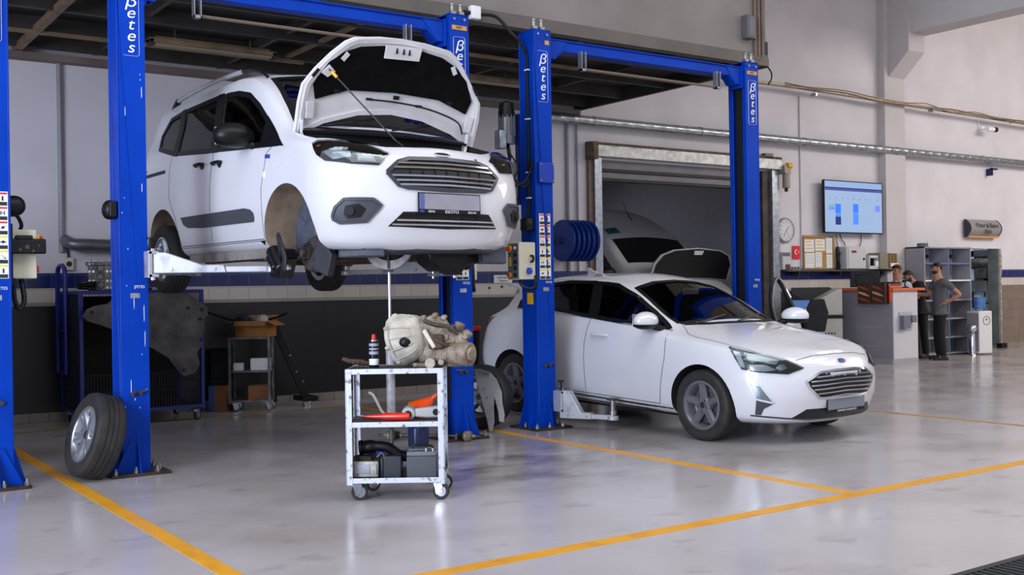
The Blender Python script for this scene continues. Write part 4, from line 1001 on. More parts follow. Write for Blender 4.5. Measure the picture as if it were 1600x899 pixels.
insu = K.panel([(x, y, 1.0) for x, y in ins], (0, 0, -1), -.026, .012, .06, dome=-.008).build('insulation', mat('black_felt', (7, 7, 8), .95, rgb2=(15, 14, 14), vscale=8, bump=.5, bscale=25, spec=.08), bon, smooth=50)
for y in (-.47, .47): K.strip([(1.745, y * 1.06, 1), (1.80, y * .98, 1)], (0, 0, -1), .035, -.038, thick=.008).build('insulation_slot', M_under, insu)
K.panel([(1.635, -.655, 1), (1.70, -.60, 1), (1.655, -.54, 1), (1.61, -.60, 1)], (0, 0, -1), -.04, .01, .04).build('stay_bracket', M_under, bon)
lt = K.panel([(1.80, -.15, 1), (1.895, -.155, 1), (1.905, .155, 1), (1.81, .15, 1)], (0, 0, -1), -.035, .02, .05).build('latch_plate', M_under, bon)
for y in (-.06, .0, .05): MB().box((1.85, y, K.hit((1.85, y, 1), (0, 0, -1))[0].z - .058), (.05, .012, .012)).build('latch', M_black, lt)
for y in (-.5, 0.02, .5):
    K.strip([(1.50, y, 1), (1.53, y, 1)], (0, 0, -1), .05, -.04, thick=.006).build('felt_clip', M_black, bon)
for s in (-1, 1):
    K.strip([(1.30, s * .70, 1), (1.42, s * .71, 1)], (0, 0, -1), .06, -.030, thick=.02).build('hinge_plate', M_under, bon)
    K.strip([(1.60, s * .735, 1), (1.66, s * .69, 1)], (0, 0, -1), .02, -.042, thick=.012).build('rubber_stop', M_trim, bon)
    MB().tube([(1.24, s * .72, 1.02), (1.23, s * .74, 1.10), (1.25, s * .745, 1.20)], .014, 8, 4).build('bonnet_hinge', M_under, van)
wj = [(1.47, -.22), (1.47, 0), (1.455, .22), (1.42, .42), (1.36, .60), (1.27, .66)]
pts = [K.hit((x, y, 1), (0, 0, -1))[0] + Vector((0, 0, -.05)) for x, y in wj]
MB().tube(pts, .007, 6, 4).build('washer_hose', M_black, bon)
for k in (0, 2): MB().box(pts[k] + Vector((0, 0, -.01)), (.02, .05, .02)).build('washer_jet', M_black, bon)
stay_top = T_ @ Vector((1.655, -.595, K.hit((1.655, -.595, 1), (0, 0, -1))[0].z - .05))
sb = MB().tube([(1.74, -.18, .985), (1.74, -.24, 1.02), stay_top], .006, 8).build('bonnet_stay', mat('stay_steel', (70, 70, 74), .35, .6), van)
dv = (stay_top - Vector((1.74, -.24, 1.02))).normalized(); MB().cyl(stay_top - dv * .09, stay_top - dv * .03, .012).build('stay_grip', M_yellow, sb)
# engine bay
MB().bb(1.32, 1.62, -.30, .28, .62, .93).bb(1.40, 1.60, -.2, .2, .93, .955).build('engine_cover', M_trim, van, bevel=.03)
MB().bb(1.40, 1.58, .42, .66, .62, .93).build('battery_tray', M_black, van, bevel=.01)
MB().bb(1.70, 1.88, -.42, .42, .84, .90).build('slam_panel', mat('slam_grey', (70, 70, 74), .5), van, bevel=.02)
for s in (-1, 1): MB().cyl((1.30, s * .60, .60), (1.30, s * .60, .99), .10, n=20).cyl((1.30, s * .60, .99), (1.30, s * .60, 1.02), .04).build('strut_tower', M_under, van, bevel=.01)
for i, (p, r) in enumerate((((1.50, .35, .95), .02), ((1.45, -.42, .97), .025), ((1.62, .15, .93), .016))): MB().tube([p, (p[0] + .1, p[1] + .12, p[2] + .03), (p[0] + .2, p[1] + .05, p[2] - .03)], r, 8, 4).build('engine_hose', M_black, van)
# inside
seats(van, (.15, -.75), .55)
MB().bb(.75, 1.05, -.72, .72, .80, 1.08).bb(.62, .80, -.70, .70, .85, 1.05).build('dashboard', M_trim, van, bevel=.05)
sw = MB(); sw.lathe([(.19 + .014 * math.cos(a * PI / 4), .014 * math.sin(a * PI / 4)) for a in range(8)], (.62, .36, 1.10), (.85, 0, .5), 28, closed=True); sw.box((.62, .36, 1.10), (.03, .3, .06)); sw.build('steering_wheel', M_trim, van)
MB().box((.60, 0, 1.60), (.02, .22, .07)).build('rear_view_mirror', M_trim, van, bevel=.01)
# wheels: rear pair and the front left; the front right hub is bare
for c, s in (((-1.345, -.80, .245), -1), ((-1.345, .80, .245), 1)): wheel(van, 'wheel', c, .315, .20, s, .20, 6, M_alloy, 0)
hub = MB().cyl((1.26, -.58, .21), (1.26, -.70, .215), .06, n=20).cyl((1.26, -.70, .215), (1.26, -.74, .215), .07, n=20).cyl((1.26, -.74, .215), (1.26, -.77, .215), .03)
for k in range(5): a = 2 * PI * k / 5; hub.cyl((1.26 + .052 * math.cos(a), -.74, .215 + .052 * math.sin(a)), (1.26 + .052 * math.cos(a), -.775, .215 + .052 * math.sin(a)), .008, n=6)
hb = hub.build('wheel_hub', M_grease, van)
kn = MB().prism([(-.05, -.10), (.06, -.09), (.08, .02), (.05, .16), (.02, .24), (-.03, .24), (-.03, .10), (-.08, .0)], (1.25, -.60, .22), (1, 0, 0), (0, 0, 1), (0, -.05, 0)).build('steering_knuckle', M_aludirt, hb, bevel=.01)
cal = MB().prism([(-.09, -.13), (.07, -.10), (.10, .06), (.04, .12), (-.08, .05)], (.94, -.70, .15), (1, 0, -.35), (.35, 0, 1), (0, -.12, 0)).cyl((.84, -.80, .25), (1.0, -.80, .09), .058, n=18).cyl((.88, -.85, .20), (.98, -.85, .10), .030, n=14).cyl((.82, -.76, .20), (.96, -.76, .05), .03, n=10).build('brake_caliper', mat('caliper_black', (14, 14, 16), .25), hb, bevel=.012)
br = MB().prism([(-.02, -.05), (.09, -.08), (.10, .03), (.02, .15), (-.03, .22), (-.06, .21), (-.02, .08)], (.99, -.80, .16), (1, 0, 0), (0, 0, 1), (0, -.02, 0)).build('caliper_bracket', M_darkgrey, hb, bevel=.005)
for x, z in ((.945, .355), (1.005, .285), (1.13, .11)): MB().lathe([(.008, .0), (.020, 0), (.020, .02), (.008, .02)], (x, -.80, z), (0, -1, 0), 16, closed=True).build('bolt', M_chrome, hb)
ds = MB(); ds.lathe([(.05, 0), (.13, .0), (.14, .01), (.14, .035), (.13, .045), (.06, .05)], (1.33, -.66, .20), (.3, -.9, .2), 28); ds.build('cv_joint', M_grease, hb)
bo = MB(); bo.lathe([(.03, 0), (.06, .02), (.05, .035), (.068, .05), (.055, .065), (.075, .08), (.06, .095), (.08, .11), (.08, .13)], (1.33, -.42, .24), (-.05, -1, -.1), 20); bo.build('drive_boot', M_black, hb)
MB().cyl((1.26, .58, .21), (1.26, .74, .215), .065, n=20).cyl((1.26, .70, .215), (1.26, .71, .215), .13, n=24).build('wheel_hub', M_grease, van)
MB().tube([(1.30, -.45, .22), (1.30, -.1, .28), (1.30, .5, .24)], .018, 8).build('drive_shaft', M_grease, van)
MB().cyl((1.29, -.56, .30), (1.27, -.54, .62), .05, n=18).cyl((1.27, -.54, .60), (1.265, -.535, .70), .022).build('strut', M_grease, van)
spn = MB(); spn.tube([(1.275 + .075 * math.cos(t * .5), -.545 + .075 * math.sin(t * .5), .42 + t * .004) for t in range(66)], .008, 6); spn.build('coil_spring', M_black, van)
MB().prism([(0, 0), (.14, -.06), (.19, .10), (.10, .22), (.02, .16)], (1.40, -.70, .09), (.95, .3, 0), (0, 0, 1), (.02, -.06, 0)).build('splash_shield', mat('shield_dark', (44, 46, 52), .6), van, bevel=.008)
MB().tube([(1.50, -.66, .55), (1.505, -.67, .40), (1.50, -.66, .30)], .007, 6).tube([(1.44, -.60, .5), (1.47, -.66, .33), (1.42, -.7, .26)], .006, 6, 4).build('brake_line', M_black, van)
# underside
un = MB().bb(-.95, .80, -.70, .70, .215, .27).bb(-.9, 1.0, -.66, -.56, .19, .235).bb(-.9, 1.0, .56, .66, .19, .235); un.build('underbody', mat('dusty_underbody', (92, 80, 66), .8, rgb2=(58, 50, 42), vscale=6), van, bevel=.01)
MB().bar((-.80, -.80, .225), (.80, -.80, .225), .05, .07).build('sill_flange', mat('sill_dusty', (140, 134, 128), .6, rgb2=(104, 98, 92), vscale=8), van)
MB().bb(.85, 1.10, -.58, .58, .16, .25).bb(1.05, 1.45, -.55, -.42, .18, .26).bb(1.05, 1.45, .42, .55, .18, .26).build('subframe', M_rust, van, bevel=.015)
for s in (-1, 1): MB().bar((1.05, s * .42, .20), (1.26, s * .62, .17), .07, .03).build('control_arm', M_grease, van, bevel=.008)
fl_ = MB()
fl_.prism([(1.62, -.66), (1.70, -.70), (1.86, -.58), (1.93, -.46), (1.86, -.42), (1.66, -.44)], (0, 0, .165), (1, 0, 0), (0, 1, 0), (0, 0, .055)); fl_.build('under_tray', mat('tray_grey', (72, 78, 92), .6, rgb2=(48, 50, 58), vscale=8), van, bevel=.012)
MB().bb(1.80, 1.84, -.585, -.50, .175, .225).build('tow_eye_cover', M_black, van, bevel=.006)
MB().prism([(1.64, -.66), (1.88, -.50), (1.95, -.2), (1.95, .3), (1.88, .52), (1.66, .66), (1.5, .5), (1.5, -.5)], (0, 0, .195), (1, 0, 0), (0, 1, 0), (0, 0, .05)).build('under_tray', mat('tray_dark', (52, 56, 66), .65, rgb2=(34, 36, 42), vscale=6), van, bevel=.012)
fr = MB().prism([(1.70, .50), (1.84, .46), (1.82, .70), (1.72, .74)], (0, 0, .12), (1, 0, 0), (0, 1, 0), (0, 0, .13)); fr.build('under_tray', mat('tray_grey', (72, 78, 92), .6), van, bevel=.012)
tl = MB().prism([(-.25, .02), (.22, .05), (.24, -.06), (.10, -.09), (.04, -.16), (-.06, -.10), (-.12, -.13), (-.22, -.06)], (1.74, .28, .19), (0, 1, 0), (0, 0, 1), (-.22, 0, 0)); tl.build('torn_liner', M_trim, van, bevel=.02)
MB().tube([(1.3, .1, .2), (.9, .12, .18), (-.5, .15, .2), (-1.2, .2, .24)], .035, 10, 4).build('exhaust_pipe', M_rust, van)
mirror_unit(van, (.60, -1.00, 1.135), -1, M_trim, M_trim, 1.25); mirror_unit(van, (.60, 1.00, 1.135), 1, M_trim, M_trim, 1.25)
for s in (-1, 1): K.panel([(-2, s * .80, 1.12), (-2, s * .86, 1.10), (-2, s * .86, .72), (-2, s * .79, .70)], (1, 0, 0), .006, .02, .06).build('tail_lamp', M_redlens, van)
# ---------------------------------------------------------------- the white hatchback
FOC_ROWS = [
 (-2.00, 2.02, [(0, 0)], srt([(2.0, .175), (1.3, .19), (-1.4, .22), (-2.0, .32)])),
 (-2.02, 2.05, srt([(2.0, .70), (1.2, .77), (-1.5, .77), (-2.0, .70)]), srt([(2.05, .18), (1.3, .19), (-1.4, .22), (-2.0, .33)])),
 (-2.12, 2.14, srt([(2.1, .82), (1.2, .865), (-1.5, .865), (-2.1, .82)]), srt([(2.1, .225), (1.3, .265), (-1.4, .30), (-2.1, .40)])),
 (-2.17, 2.20, srt([(2.1, .87), (1.2, .900), (0, .892), (-1.5, .905), (-2.1, .87)]), srt([(2.15, .42), (0, .45), (-2.1, .52)])),
 (-2.16, 2.195, srt([(2.1, .865), (1.3, .912), (0, .90), (-1.4, .9125), (-2.1, .87)]), srt([(2.15, .62), (1.2, .66), (0, .68), (-2.1, .74)])),
 (-2.10, 2.13, srt([(2.1, .80), (1.6, .862), (1.2, .878), (.8, .872), (0, .868), (-1.5, .865), (-2.0, .81)]), srt([(2.1, .735), (1.7, .815), (1.3, .872), (.9, .905), (0, .955), (-1, .99), (-1.9, 1.01)])),
 (-2.02, 2.09, srt([(2.08, .58), (1.6, .67), (1.2, .72), (.8, .775), (.4, .775), (0, .755), (-.5, .75), (-1.5, .71), (-1.9, .64)]), srt([(2.08, .775), (1.7, .865), (1.3, .925), (1.0, .957), (.8, .985), (.6, 1.05), (.3, 1.14), (0, 1.185), (-.5, 1.21), (-1.2, 1.2), (-1.7, 1.14), (-1.98, 1.05)])),
 (-1.93, 2.08, srt([(2.08, .42), (1.6, .50), (1.2, .57), (.9, .66), (.7, .70), (.4, .68), (0, .64), (-.5, .615), (-1.2, .595), (-1.8, .53)]), srt([(2.08, .793), (1.6, .905), (1.2, .962), (1.0, .987), (.8, 1.04), (.4, 1.235), (0, 1.38), (-.4, 1.43), (-.9, 1.43), (-1.5, 1.35), (-1.9, 1.22)])),
 (-1.90, 2.075, srt([(2.07, .21), (1.6, .26), (1.0, .34), (.4, .36), (0, .34), (-1.2, .31), (-1.8, .27)]), srt([(2.07, .803), (1.6, .922), (1.2, .980), (1.02, 1.003), (.8, 1.075), (.4, 1.285), (.1, 1.42), (-.3, 1.475), (-.9, 1.475), (-1.5, 1.395), (-1.88, 1.26)])),
 (-1.89, 2.07, [(0, 0)], srt([(2.06, .806), (1.6, .928), (1.2, .987), (1.02, 1.01), (.8, 1.09), (.4, 1.305), (.12, 1.437), (-.3, 1.495), (-.9, 1.495), (-1.5, 1.415), (-1.87, 1.275)])),
]
FOC_CAPS = (.60, 2.5, .35, 2.8)
foc = thing('car', 'white hatchback standing on the floor between the two right-hand blue posts', 'car', (7.67, 8.286, .02), rot=(0, .015, -1.521))
foc_mb = shell(FOC_ROWS, FOC_CAPS)
foc_skin = Skin(foc_mb)
FW = ((1.335, .316), (-1.36, .316))
fg_f = [(.86, .972), (.60, 1.125), (.33, 1.265), (.02, 1.375), (-.20, 1.395), (-.10, 1.055), (.40, 1.012)]
fg_r = [(-.29, 1.40), (-.74, 1.405), (-.98, 1.375), (-1.30, 1.29), (-1.46, 1.20), (-1.42, 1.135), (-.75, 1.115), (-.20, 1.062)]
f_ws = [(-.66, 1.02), (-.35, 1.045), (0, 1.055), (.35, 1.045), (.66, 1.02), (.63, 1.18), (.57, 1.345), (.3, 1.40), (0, 1.415), (-.3, 1.40), (-.57, 1.345), (-.63, 1.18)]
cuts = []
for wx, wz in FW:
    for s in (-1, 1): cuts.append(ycyl(wx, wz, .365, s * .55, s * 1.1))
cuts += [cabin(FOC_ROWS, -1.70, .82, .72), side_prism(fg_f), side_prism(fg_r), front_prism(f_ws, .15, 1.3), side_prism([(.84, .31), (.86, .95), (.60, 1.13), (.33, 1.28), (.0, 1.39), (-.21, 1.40), (-.12, 1.0), (-.20, .31)], .79, 1.3)]
me = carve(foc_mb, cuts, [M_vanpaint, M_carwell], 'body')
fb_ = bpy.data.objects.new('body', me); link(fb_, foc)
K = foc_skin
for nm, poly, m in (('front_window', fg_f, M_gblackish), ('rear_window', fg_r, M_gblackish)):
    for pts, d, s in both(at_y(poly, -.75)):
        if nm == 'front_window' and s > 0: continue
        g = K.panel(pts, d, off=-.006, thick=.004, res=.12).build(nm, m, foc, smooth=50)
        K.strip(pts, d, .045, .002, closed=True, res=.05).build('window_seal', M_trim, g)
for pts, d, s in both(at_y([(-.08, 1.045), (-.19, 1.405), (-.31, 1.41), (-.22, 1.055)], -.75)): K.panel(pts, d, .006, .014, .035).build('door_pillar', M_trim, foc, smooth=50)
for pts, d, s in both(at_y([(.91, .958), (.40, 1.0), (-.14, 1.042), (-.75, 1.095), (-1.44, 1.115)], -.8)): K.strip(pts, d, .010, .006, res=.04).build('belt_trim', M_chrome, foc)
ws = K.panel([(1.0, y, z) for y, z in f_ws], DF, off=-.005, thick=.004, res=.1).build('windscreen', glassmat('windscreen_glass', (205, 214, 206)), foc, smooth=50)
K.strip([(1.0, y, z) for y, z in f_ws], DF, .05, .002, closed=True, res=.05).build('window_seal', M_trim, ws)
K.panel([(.93, -.64, 1), (1.0, -.4, 1), (1.03, 0, 1), (1.0, .4, 1), (.93, .64, 1), (.86, .66, 1), (.95, .35, 1), (.97, 0, 1), (.95, -.35, 1), (.86, -.66, 1)], (0, 0, -1), .003, .02, .1).build('cowl_panel', M_trim, foc)
for y0, y1 in ((-.50, -.02), (.05, .52)): MB().tube([(.96, y0, 1.025), (.86, y1, 1.085)], .009, 6).build('wiper', M_trim, foc)
for pts, d, s in both(at_y([(-.17, 1.05), (-.21, .80), (-.20, .33)], -.9)): K.strip(pts, d).build('door_gap', M_seam, foc, smooth=0)
for pts, d, s in both(at_y([(.90, .955), (.905, .70), (.85, .45), (.82, .29)], -.9)): K.strip(pts, d).build('door_gap', M_seam, foc, smooth=0)
for pts, d, s in both(at_y([(.82, .285), (-.2, .305), (-.97, .32)], -.9)): K.strip(pts, d).build('door_gap', M_seam, foc, smooth=0)
for pts, d, s in both(at_y([(.97, .255), (-.98, .30), (-.98, .24), (.97, .20)], -.88)): K.panel(pts, d, .003, .01, .1).build('sill', M_trim, foc)
hl_ = [(.90, -.66, 1.0), (.98, -.70, .985), (1.10, -.79, .93), (1.25, -.815, .90), (1.60, -.80, .845), (1.82, -.74, .80)]
for s in (-1, 1): K.strip(hl_ if s < 0 else mir(hl_), (0, 0, -1), .005, .001).build('bonnet_gap', M_seam, foc, smooth=0)
fe = [(2.10, -.50, .735), (2.14, -.30, .765), (2.16, 0, .772), (2.14, .30, .765), (2.10, .50, .735)]
K.strip([(2.0, y, z) for _, y, z in fe], DF, .006, .001).build('bonnet_gap', M_seam, foc, smooth=0)
for x, z, s in ((.01, .885, -1), (-.92, .93, -1), (-.92, .93, 1)):
    y = K.hit((x, s * .9, z), (0, -s, 0))[0].y
    MB().tube([(x - .11, y, z), (x - .08, y + s * .026, z + .003), (x + .08, y + s * .026, z + .003), (x + .11, y, z)], .016, 8, 3).build('door_handle', M_vanpaint, foc)
# lamps
fh = [(1.617, -.843, .838), (1.84, -.763, .795), (2.007, -.598, .748), (2.120, -.470, .668), (2.070, -.623, .622), (1.885, -.815, .640), (1.776, -.864, .660)]
ff = [(1.840, -.851, .558), (1.929, -.799, .526), (2.001, -.712, .381), (1.893, -.813, .413)]
ft = [(1.893, -.813, .413), (2.005, -.705, .385), (1.97, -.74, .355), (1.936, -.767, .33), (1.90, -.76, .275), (1.85, -.78, .277)]
for s in (-1, 1):
    f = (lambda q: q) if s < 0 else mir
    d = (-.72, -s * .70, 0)
    lamp(foc, K, 'headlight', f(fh), d, [
        ('light_guide', M_reflw, f([(1.66, -.835, .81), (1.72, -.82, .80), (1.80, -.845, .675), (1.76, -.86, .68)]), .008, 0),
        ('reflector', M_refl, f([(1.74, -.80, .80), (1.86, -.74, .775), (1.98, -.63, .735), (1.97, -.66, .70), (1.80, -.81, .74)]), .008, .004),
        ('reflector', M_refl, f([(1.83, -.83, .70), (1.93, -.74, .70), (2.0, -.69, .66), (1.94, -.77, .645), (1.85, -.84, .655)]), .008, .005),
        ('projector', M_refl, f([(2.0, -.66, .70), (2.03, -.62, .70), (2.04, -.60, .67), (2.02, -.66, .65), (1.99, -.69, .67)]), .008, .008)])
    g = K.panel(f(ff), d, .004, .012, .04).build('fog_lamp', M_refl, foc, smooth=50)
    K.strip(f(ff), d, .016, .010, closed=True, thick=.01).build('lamp_frame', M_vanpaint, g); K.panel(f(ff), d, .010, .003, .04).build('lens', M_gclear, g)
    K.panel(f(ft), d, .006, .012, .04).build('bumper_insert', M_gtrim, foc, smooth=50)
M_gblk = mat('grille_black', (9, 9, 10), .5)
g_o = [(2.1, -.475, .560), (2.1, -.33, .625), (2.1, -.15, .638), (2.1, .15, .638), (2.1, .33, .625), (2.1, .475, .560), (2.1, .445, .50), (2.1, .34, .415), (2.1, .25, .405), (2.1, -.25, .405), (2.1, -.34, .415), (2.1, -.445, .50)]
gb = K.panel(g_o, DF, .003, .02, .06).build('grille', M_gblk, foc)
K.strip(g_o, DF, .020, .012, closed=True, thick=.012).build('grille_frame', M_chrome, gb)
for z, w_ in ((.595, .37), (.560, .43), (.525, .43), (.490, .40), (.455, .36), (.42, .32)):
    K.strip([(2.1, -w_, z - .006), (2.1, 0, z + .006), (2.1, w_, z - .006)], DF, .010, .014, res=.05).build('grille_bar', M_chrome, gb)
l_o = [(2.1, -.56, .238), (2.1, -.44, .318), (2.1, .44, .318), (2.1, .56, .238), (2.1, .3, .232), (2.1, -.3, .232)]
K.panel(l_o, DF, .003, .02, .06).build('lower_grille', M_gblk, foc)
K.strip([(1.84, -.80, .268), (2.0, -.60, .245), (2.1, -.4, .226), (2.15, 0, .224), (2.1, .4, .226), (2.0, .60, .245), (1.84, .8, .268)], DF, .014, .006, res=.04).build('splitter_line', M_gtrim, foc)
pb = MB().bb(2.178, 2.192, -.24, .30, .268, .405).build('number_plate', M_trim, foc, bevel=.004)
MB().bb(2.192, 2.196, -.23, .29, .300, .398).build('plate_face', mat('grey_plate', (122, 124, 134), .5), pb, smooth=0)
text('SÖNMEZ OTOMOTİV', 'plate_text', .022, M_label, pb, (2.193, .04, .284), (PI / 2, 0, PI / 2), .0006, sx=1.3)
h, n = K.hit((2.1, 0.02, .712), DF)
MB().ball((0, 0, 0), (.006, .060, .024), 20, 10, Matrix.Rotation(-.7, 3, 'Y')).build('badge', M_chrome, foc, loc=h + n * .004)
MB().ball((0, 0, 0), (.006, .053, .018), 20, 10, Matrix.Rotation(-.7, 3, 'Y')).build('badge_face', mat('badge_blue', (40, 50, 110), .25), foc, loc=h + n * .008)
K.panel([(1.80, -.86, .75), (1.80, -.86, .75), (1.83, -.86, .75)], (0, 1, 0), 0, .01, .1) if 0 else None
mirror_unit(foc, (.73, -.965, 1.045), -1, M_vanpaint, M_trim, 1.05)
for s in (-1, 1):
    tp_ = [(-1.98, s * .66, .98), (-1.90, s * .80, 1.0), (-1.74, s * .82, 1.02), (-1.86, s * .84, .93), (-2.0, s * .80, .86), (-2.06, s * .66, .88)]
    K.panel(tp_, (.75, -s * .66, 0), .006, .02, .05).build('tail_lamp', M_redlens, foc, smooth=50)
MB().prism([(-1.70, 0), (-1.98, .03), (-2.0, .01), (-1.72, -.04)], (0, -.5, 1.36), (1, 0, 0), (0, 0, 1), (0, 1.0, 0)).build('spoiler', M_vanpaint, foc, bevel=.012)
MB().prism([(-.95, 0), (-1.12, .065), (-1.14, .06), (-1.13, -.02)], (0, -.02, 1.49), (1, 0, 0), (0, 0, 1), (0, .04, 0)).build('roof_aerial', M_vanpaint, foc, bevel=.008)
seats(foc, (-.10, -.95), .42)
MB().bb(.45, .86, -.70, .70, .74, .97).bb(.36, .5, -.68, .68, .76, .93).build('dashboard', M_trim, foc, bevel=.05)
sw = MB(); sw.lathe([(.18 + .014 * math.cos(a * PI / 4), .014 * math.sin(a * PI / 4)) for a in range(8)], (.33, .36, .95), (.9, 0, .42), 28, closed=True); sw.box((.33, .36, .95), (.03, .3, .06)); sw.build('steering_wheel', M_trim, foc)
MB().box((.40, 0, 1.30), (.02, .22, .07)).build('rear_view_mirror', M_trim, foc, bevel=.01)
MB().tube([(-.16, -.60, .80), (-.20, -.58, 1.1), (-.26, -.56, 1.35)], .02, 8).build('seat_belt', mat('beige_trim', (150, 142, 130), .7), foc)
for (wx, wz), r_ in zip(FW, (.16, 0)):
    for s in (-1, 1): wheel(foc, 'wheel', (wx, s * .795, wz), .318, .205, s, .212, 5, M_galloy, -.02 if r_ else 0, twist=.08)
MB().bb(-1.0, 1.0, -.72, .72, .17, .24).build('underbody', M_carwell, foc)
# the open door on its far side
dh = (.85, .868)
dp = [(.845, .955), (.845, .70), (.80, .45), (.78, .32), (-.18, .32), (-.19, .80), (-.14, 1.03), (.40, .995)]
dm = K.panel([(x - dh[0], .9, z) for x, z in dp], DL, 0, .05, .12) if 0 else K.panel([(x, .9, z) for x, z in dp], DL, .0, .055, .12)
dm.v = [(x - dh[0], y - dh[1], z) for x, y, z in dm.v]
do = dm.build('door', M_vanpaint, foc, smooth=40); do.location = (dh[0], dh[1], 0); do.rotation_euler = (0, 0, math.radians(-63))
wf = [K.hit((x, .75, z), DL)[0] - Vector((dh[0], dh[1] + .015, 0)) for x, z in ((.845, .96), (.60, 1.125), (.33, 1.27), (.02, 1.385), (-.19, 1.405), (-.16, 1.2), (-.12, 1.04))]
MB().tube(wf, .026, 8, 3).build('window_frame', M_trim, do)
MB().tube([p + Vector((0, .022, .01)) for p in wf[:6]], .010, 6, 3).build('frame_trim', M_chrome, do)
MB().bb(-.75, -.05, -.10, -.06, .55, .90).build('door_card', M_trim, do, bevel=.02)
MB().prism([(0, 0), (.10, .0), (.02, .30), (-.02, .30)], (-.95, -.12, .40), (1, 0, 0), (0, 0, 1), (0, .05, 0)).build('door_seal', M_trim, do)
mirror_unit(do, (-.13, .10, 1.045), 1, M_vanpaint, M_trim, 1.05)
# ================================================================== WORK TROLLEY AND WHAT IT CARRIES
M_tro = mat('scuffed_trolley_paint', (196, 200, 210), .5, .3, rgb2=(112, 110, 110), vscale=26, spot=(.57, .68))
M_trin = mat('dark_shelf_sheet', (58, 56, 56), .6, .3, rgb2=(84, 78, 72), vscale=10)
TR = (3.414, 6.235); TA = math.radians(-34.7)
def tw(x, y, z=0.0):
    return (TR[0] + x * math.cos(TA) - y * math.sin(TA), TR[1] + x * math.sin(TA) + y * math.cos(TA), z)
tro = thing('tool_trolley', 'scuffed silver three-shelf trolley on casters in front of the raised van', 'trolley', (TR[0], TR[1], 0), TA)
HW, DP = .316, .40
def tray(z, name, h=.034, flush=True):
    m = MB()
    m.bb(-HW + .03, HW - .03, -.002, .002, z - h, z).bb(-HW + .03, HW - .03, DP - .002, DP + .002, z - h, z)
    m.bb(-HW, -HW + .004, .0, DP, z - h, z).bb(HW - .004, HW, 0, DP, z - h, z)
    s_ = m.build(name, M_tro, tro, bevel=.0015)
    q = z - .003 if flush else z - h + .008
    MB().bb(-HW + .004, HW - .004, .002, DP - .002, q - .004, q).build('shelf_sheet', M_trin, s_, smooth=0)
    return s_
ZT, ZM, ZB = .862, .515, .150
tray(ZT, 'top_shelf'); tray(ZM, 'middle_shelf'); tray(ZB, 'bottom_shelf', flush=False)
for x in (-1, 1):
    for y in (0, DP):
        l = MB(); sy = 1 if y == 0 else -1
        l.bb(x * HW, x * (HW - .036), y - sy * .005, y - sy * .001, .105, ZT).bb(x * HW + x * .001, x * HW + x * .005, y - sy * .005, y + sy * .034, .105, ZT)
        l.build('leg', M_tro, tro, bevel=.0015)
def caster(parent, c, a, r=.055):
    m = MB(); z = c[2]
    k = MB().box((c[0], c[1], z - .004), (.07, .06, .008)).cyl((c[0], c[1], z - .03), (c[0], c[1], z - .008), .022)
    ox, oy = math.cos(a) * .028, math.sin(a) * .028; nx, ny = -math.sin(a), math.cos(a)
    for s in (-1, 1):
        k.prism([(-.03, .0), (.03, .0), (.036, -.03), (.012, -.075), (-.012, -.075), (-.02, -.03)], (c[0] + nx * s * .018 + ox * .3, c[1] + ny * s * .018 + oy * .3, z - .012), (ox / .028, oy / .028, 0), (0, 0, 1), (nx * .003 * s, ny * .003 * s, 0))
    fk = k.build('caster', M_zinc, parent, bevel=.002)
    w_ = MB(); ctr = Vector((c[0] + ox, c[1] + oy, r))
    w_.lathe([(.036, -.013), (r - .006, -.015), (r, -.009), (r, .009), (r - .006, .015), (.036, .013)], ctr, (nx, ny, 0), 28, closed=True)
    wo = w_.build('wheel', M_rubber, fk)
    MB().lathe([(.0, -.017), (.014, -.017), (.016, -.012), (.034, -.010), (.037, -.013), (.037, .013), (.034, .010), (.016, .012), (.014, .017), (0, .017)], ctr, (nx, ny, 0), 24).build('hub', M_zinc, wo)
for x, y, a in ((-.27, .04, .2), (.265, .04, -.2), (-.22, DP - .05, .5), (.27, DP - .05, .3)): caster(tro, (x, y, .122), a)

# gearbox casting on the top shelf
gx = thing('gearbox', 'dirty cast aluminium gearbox lying on the top shelf of the silver trolley', 'gearbox', tw(.13, .20, ZT - .003), TA)
bell = MB()
prof = []
N = 40
def bellring(s, y, z0=0.0):
    pts = []
    for i in range(N):
        a = 2 * PI * i / N
        r = .172 + .006 * math.cos(3 * a + .5)
        if math.sin(a) < -.75: r *= .96
        pts.append((math.cos(a) * r * s, math.sin(a) * r * s * 1.0))
    return pts
M_bell = mat('pale_cast_aluminium', (196, 192, 180), .55, .15, rgb2=(150, 138, 118), vscale=8, bump=.3, bscale=60)
rings = [(.96, -.004), (1.02, .0), (1.02, .020), (.985, .026), (.955, .03), (.93, .06), (.86, .11), (.74, .155), (.62, .18), (.40, .20)]
T2 = Matrix.Translation((-.10, .05, .182)) @ Matrix.Rotation(math.radians(-38), 4, 'Z') @ Matrix.Rotation(math.radians(80), 4, 'Y')
vs = []; fs = []
for s, h in rings:
    for p in bellring(s, h): vs.append(T2 @ Vector((p[0], p[1], h)))
for j in range(len(rings) - 1):
    for i in range(N): fs.append((j * N + i, j * N + (i + 1) % N, (j + 1) * N + (i + 1) % N, (j + 1) * N + i))
fs += [tuple(range(N - 1, -1, -1)), tuple((len(rings) - 1) * N + i for i in range(N))]
bell.add(vs, fs); bo_ = bell.build('bell_housing', M_bell, gx, smooth=50)
rb = MB()
for i in range(0, N, 3):
    a = 2 * PI * i / N; rb.tube([T2 @ Vector((math.cos(a) * q_, math.sin(a) * q_, h_)) for q_, h_ in ((.168, .024), (.165, .045), (.162, .06), (.150, .11), (.129, .155), (.109, .18))], .004, 6)
for q_, h_ in ((.164, .034),): rb.tube([T2 @ Vector((math.cos(2 * PI * k / 36) * q_, math.sin(2 * PI * k / 36) * q_, h_)) for k in range(37)], .0045, 6)
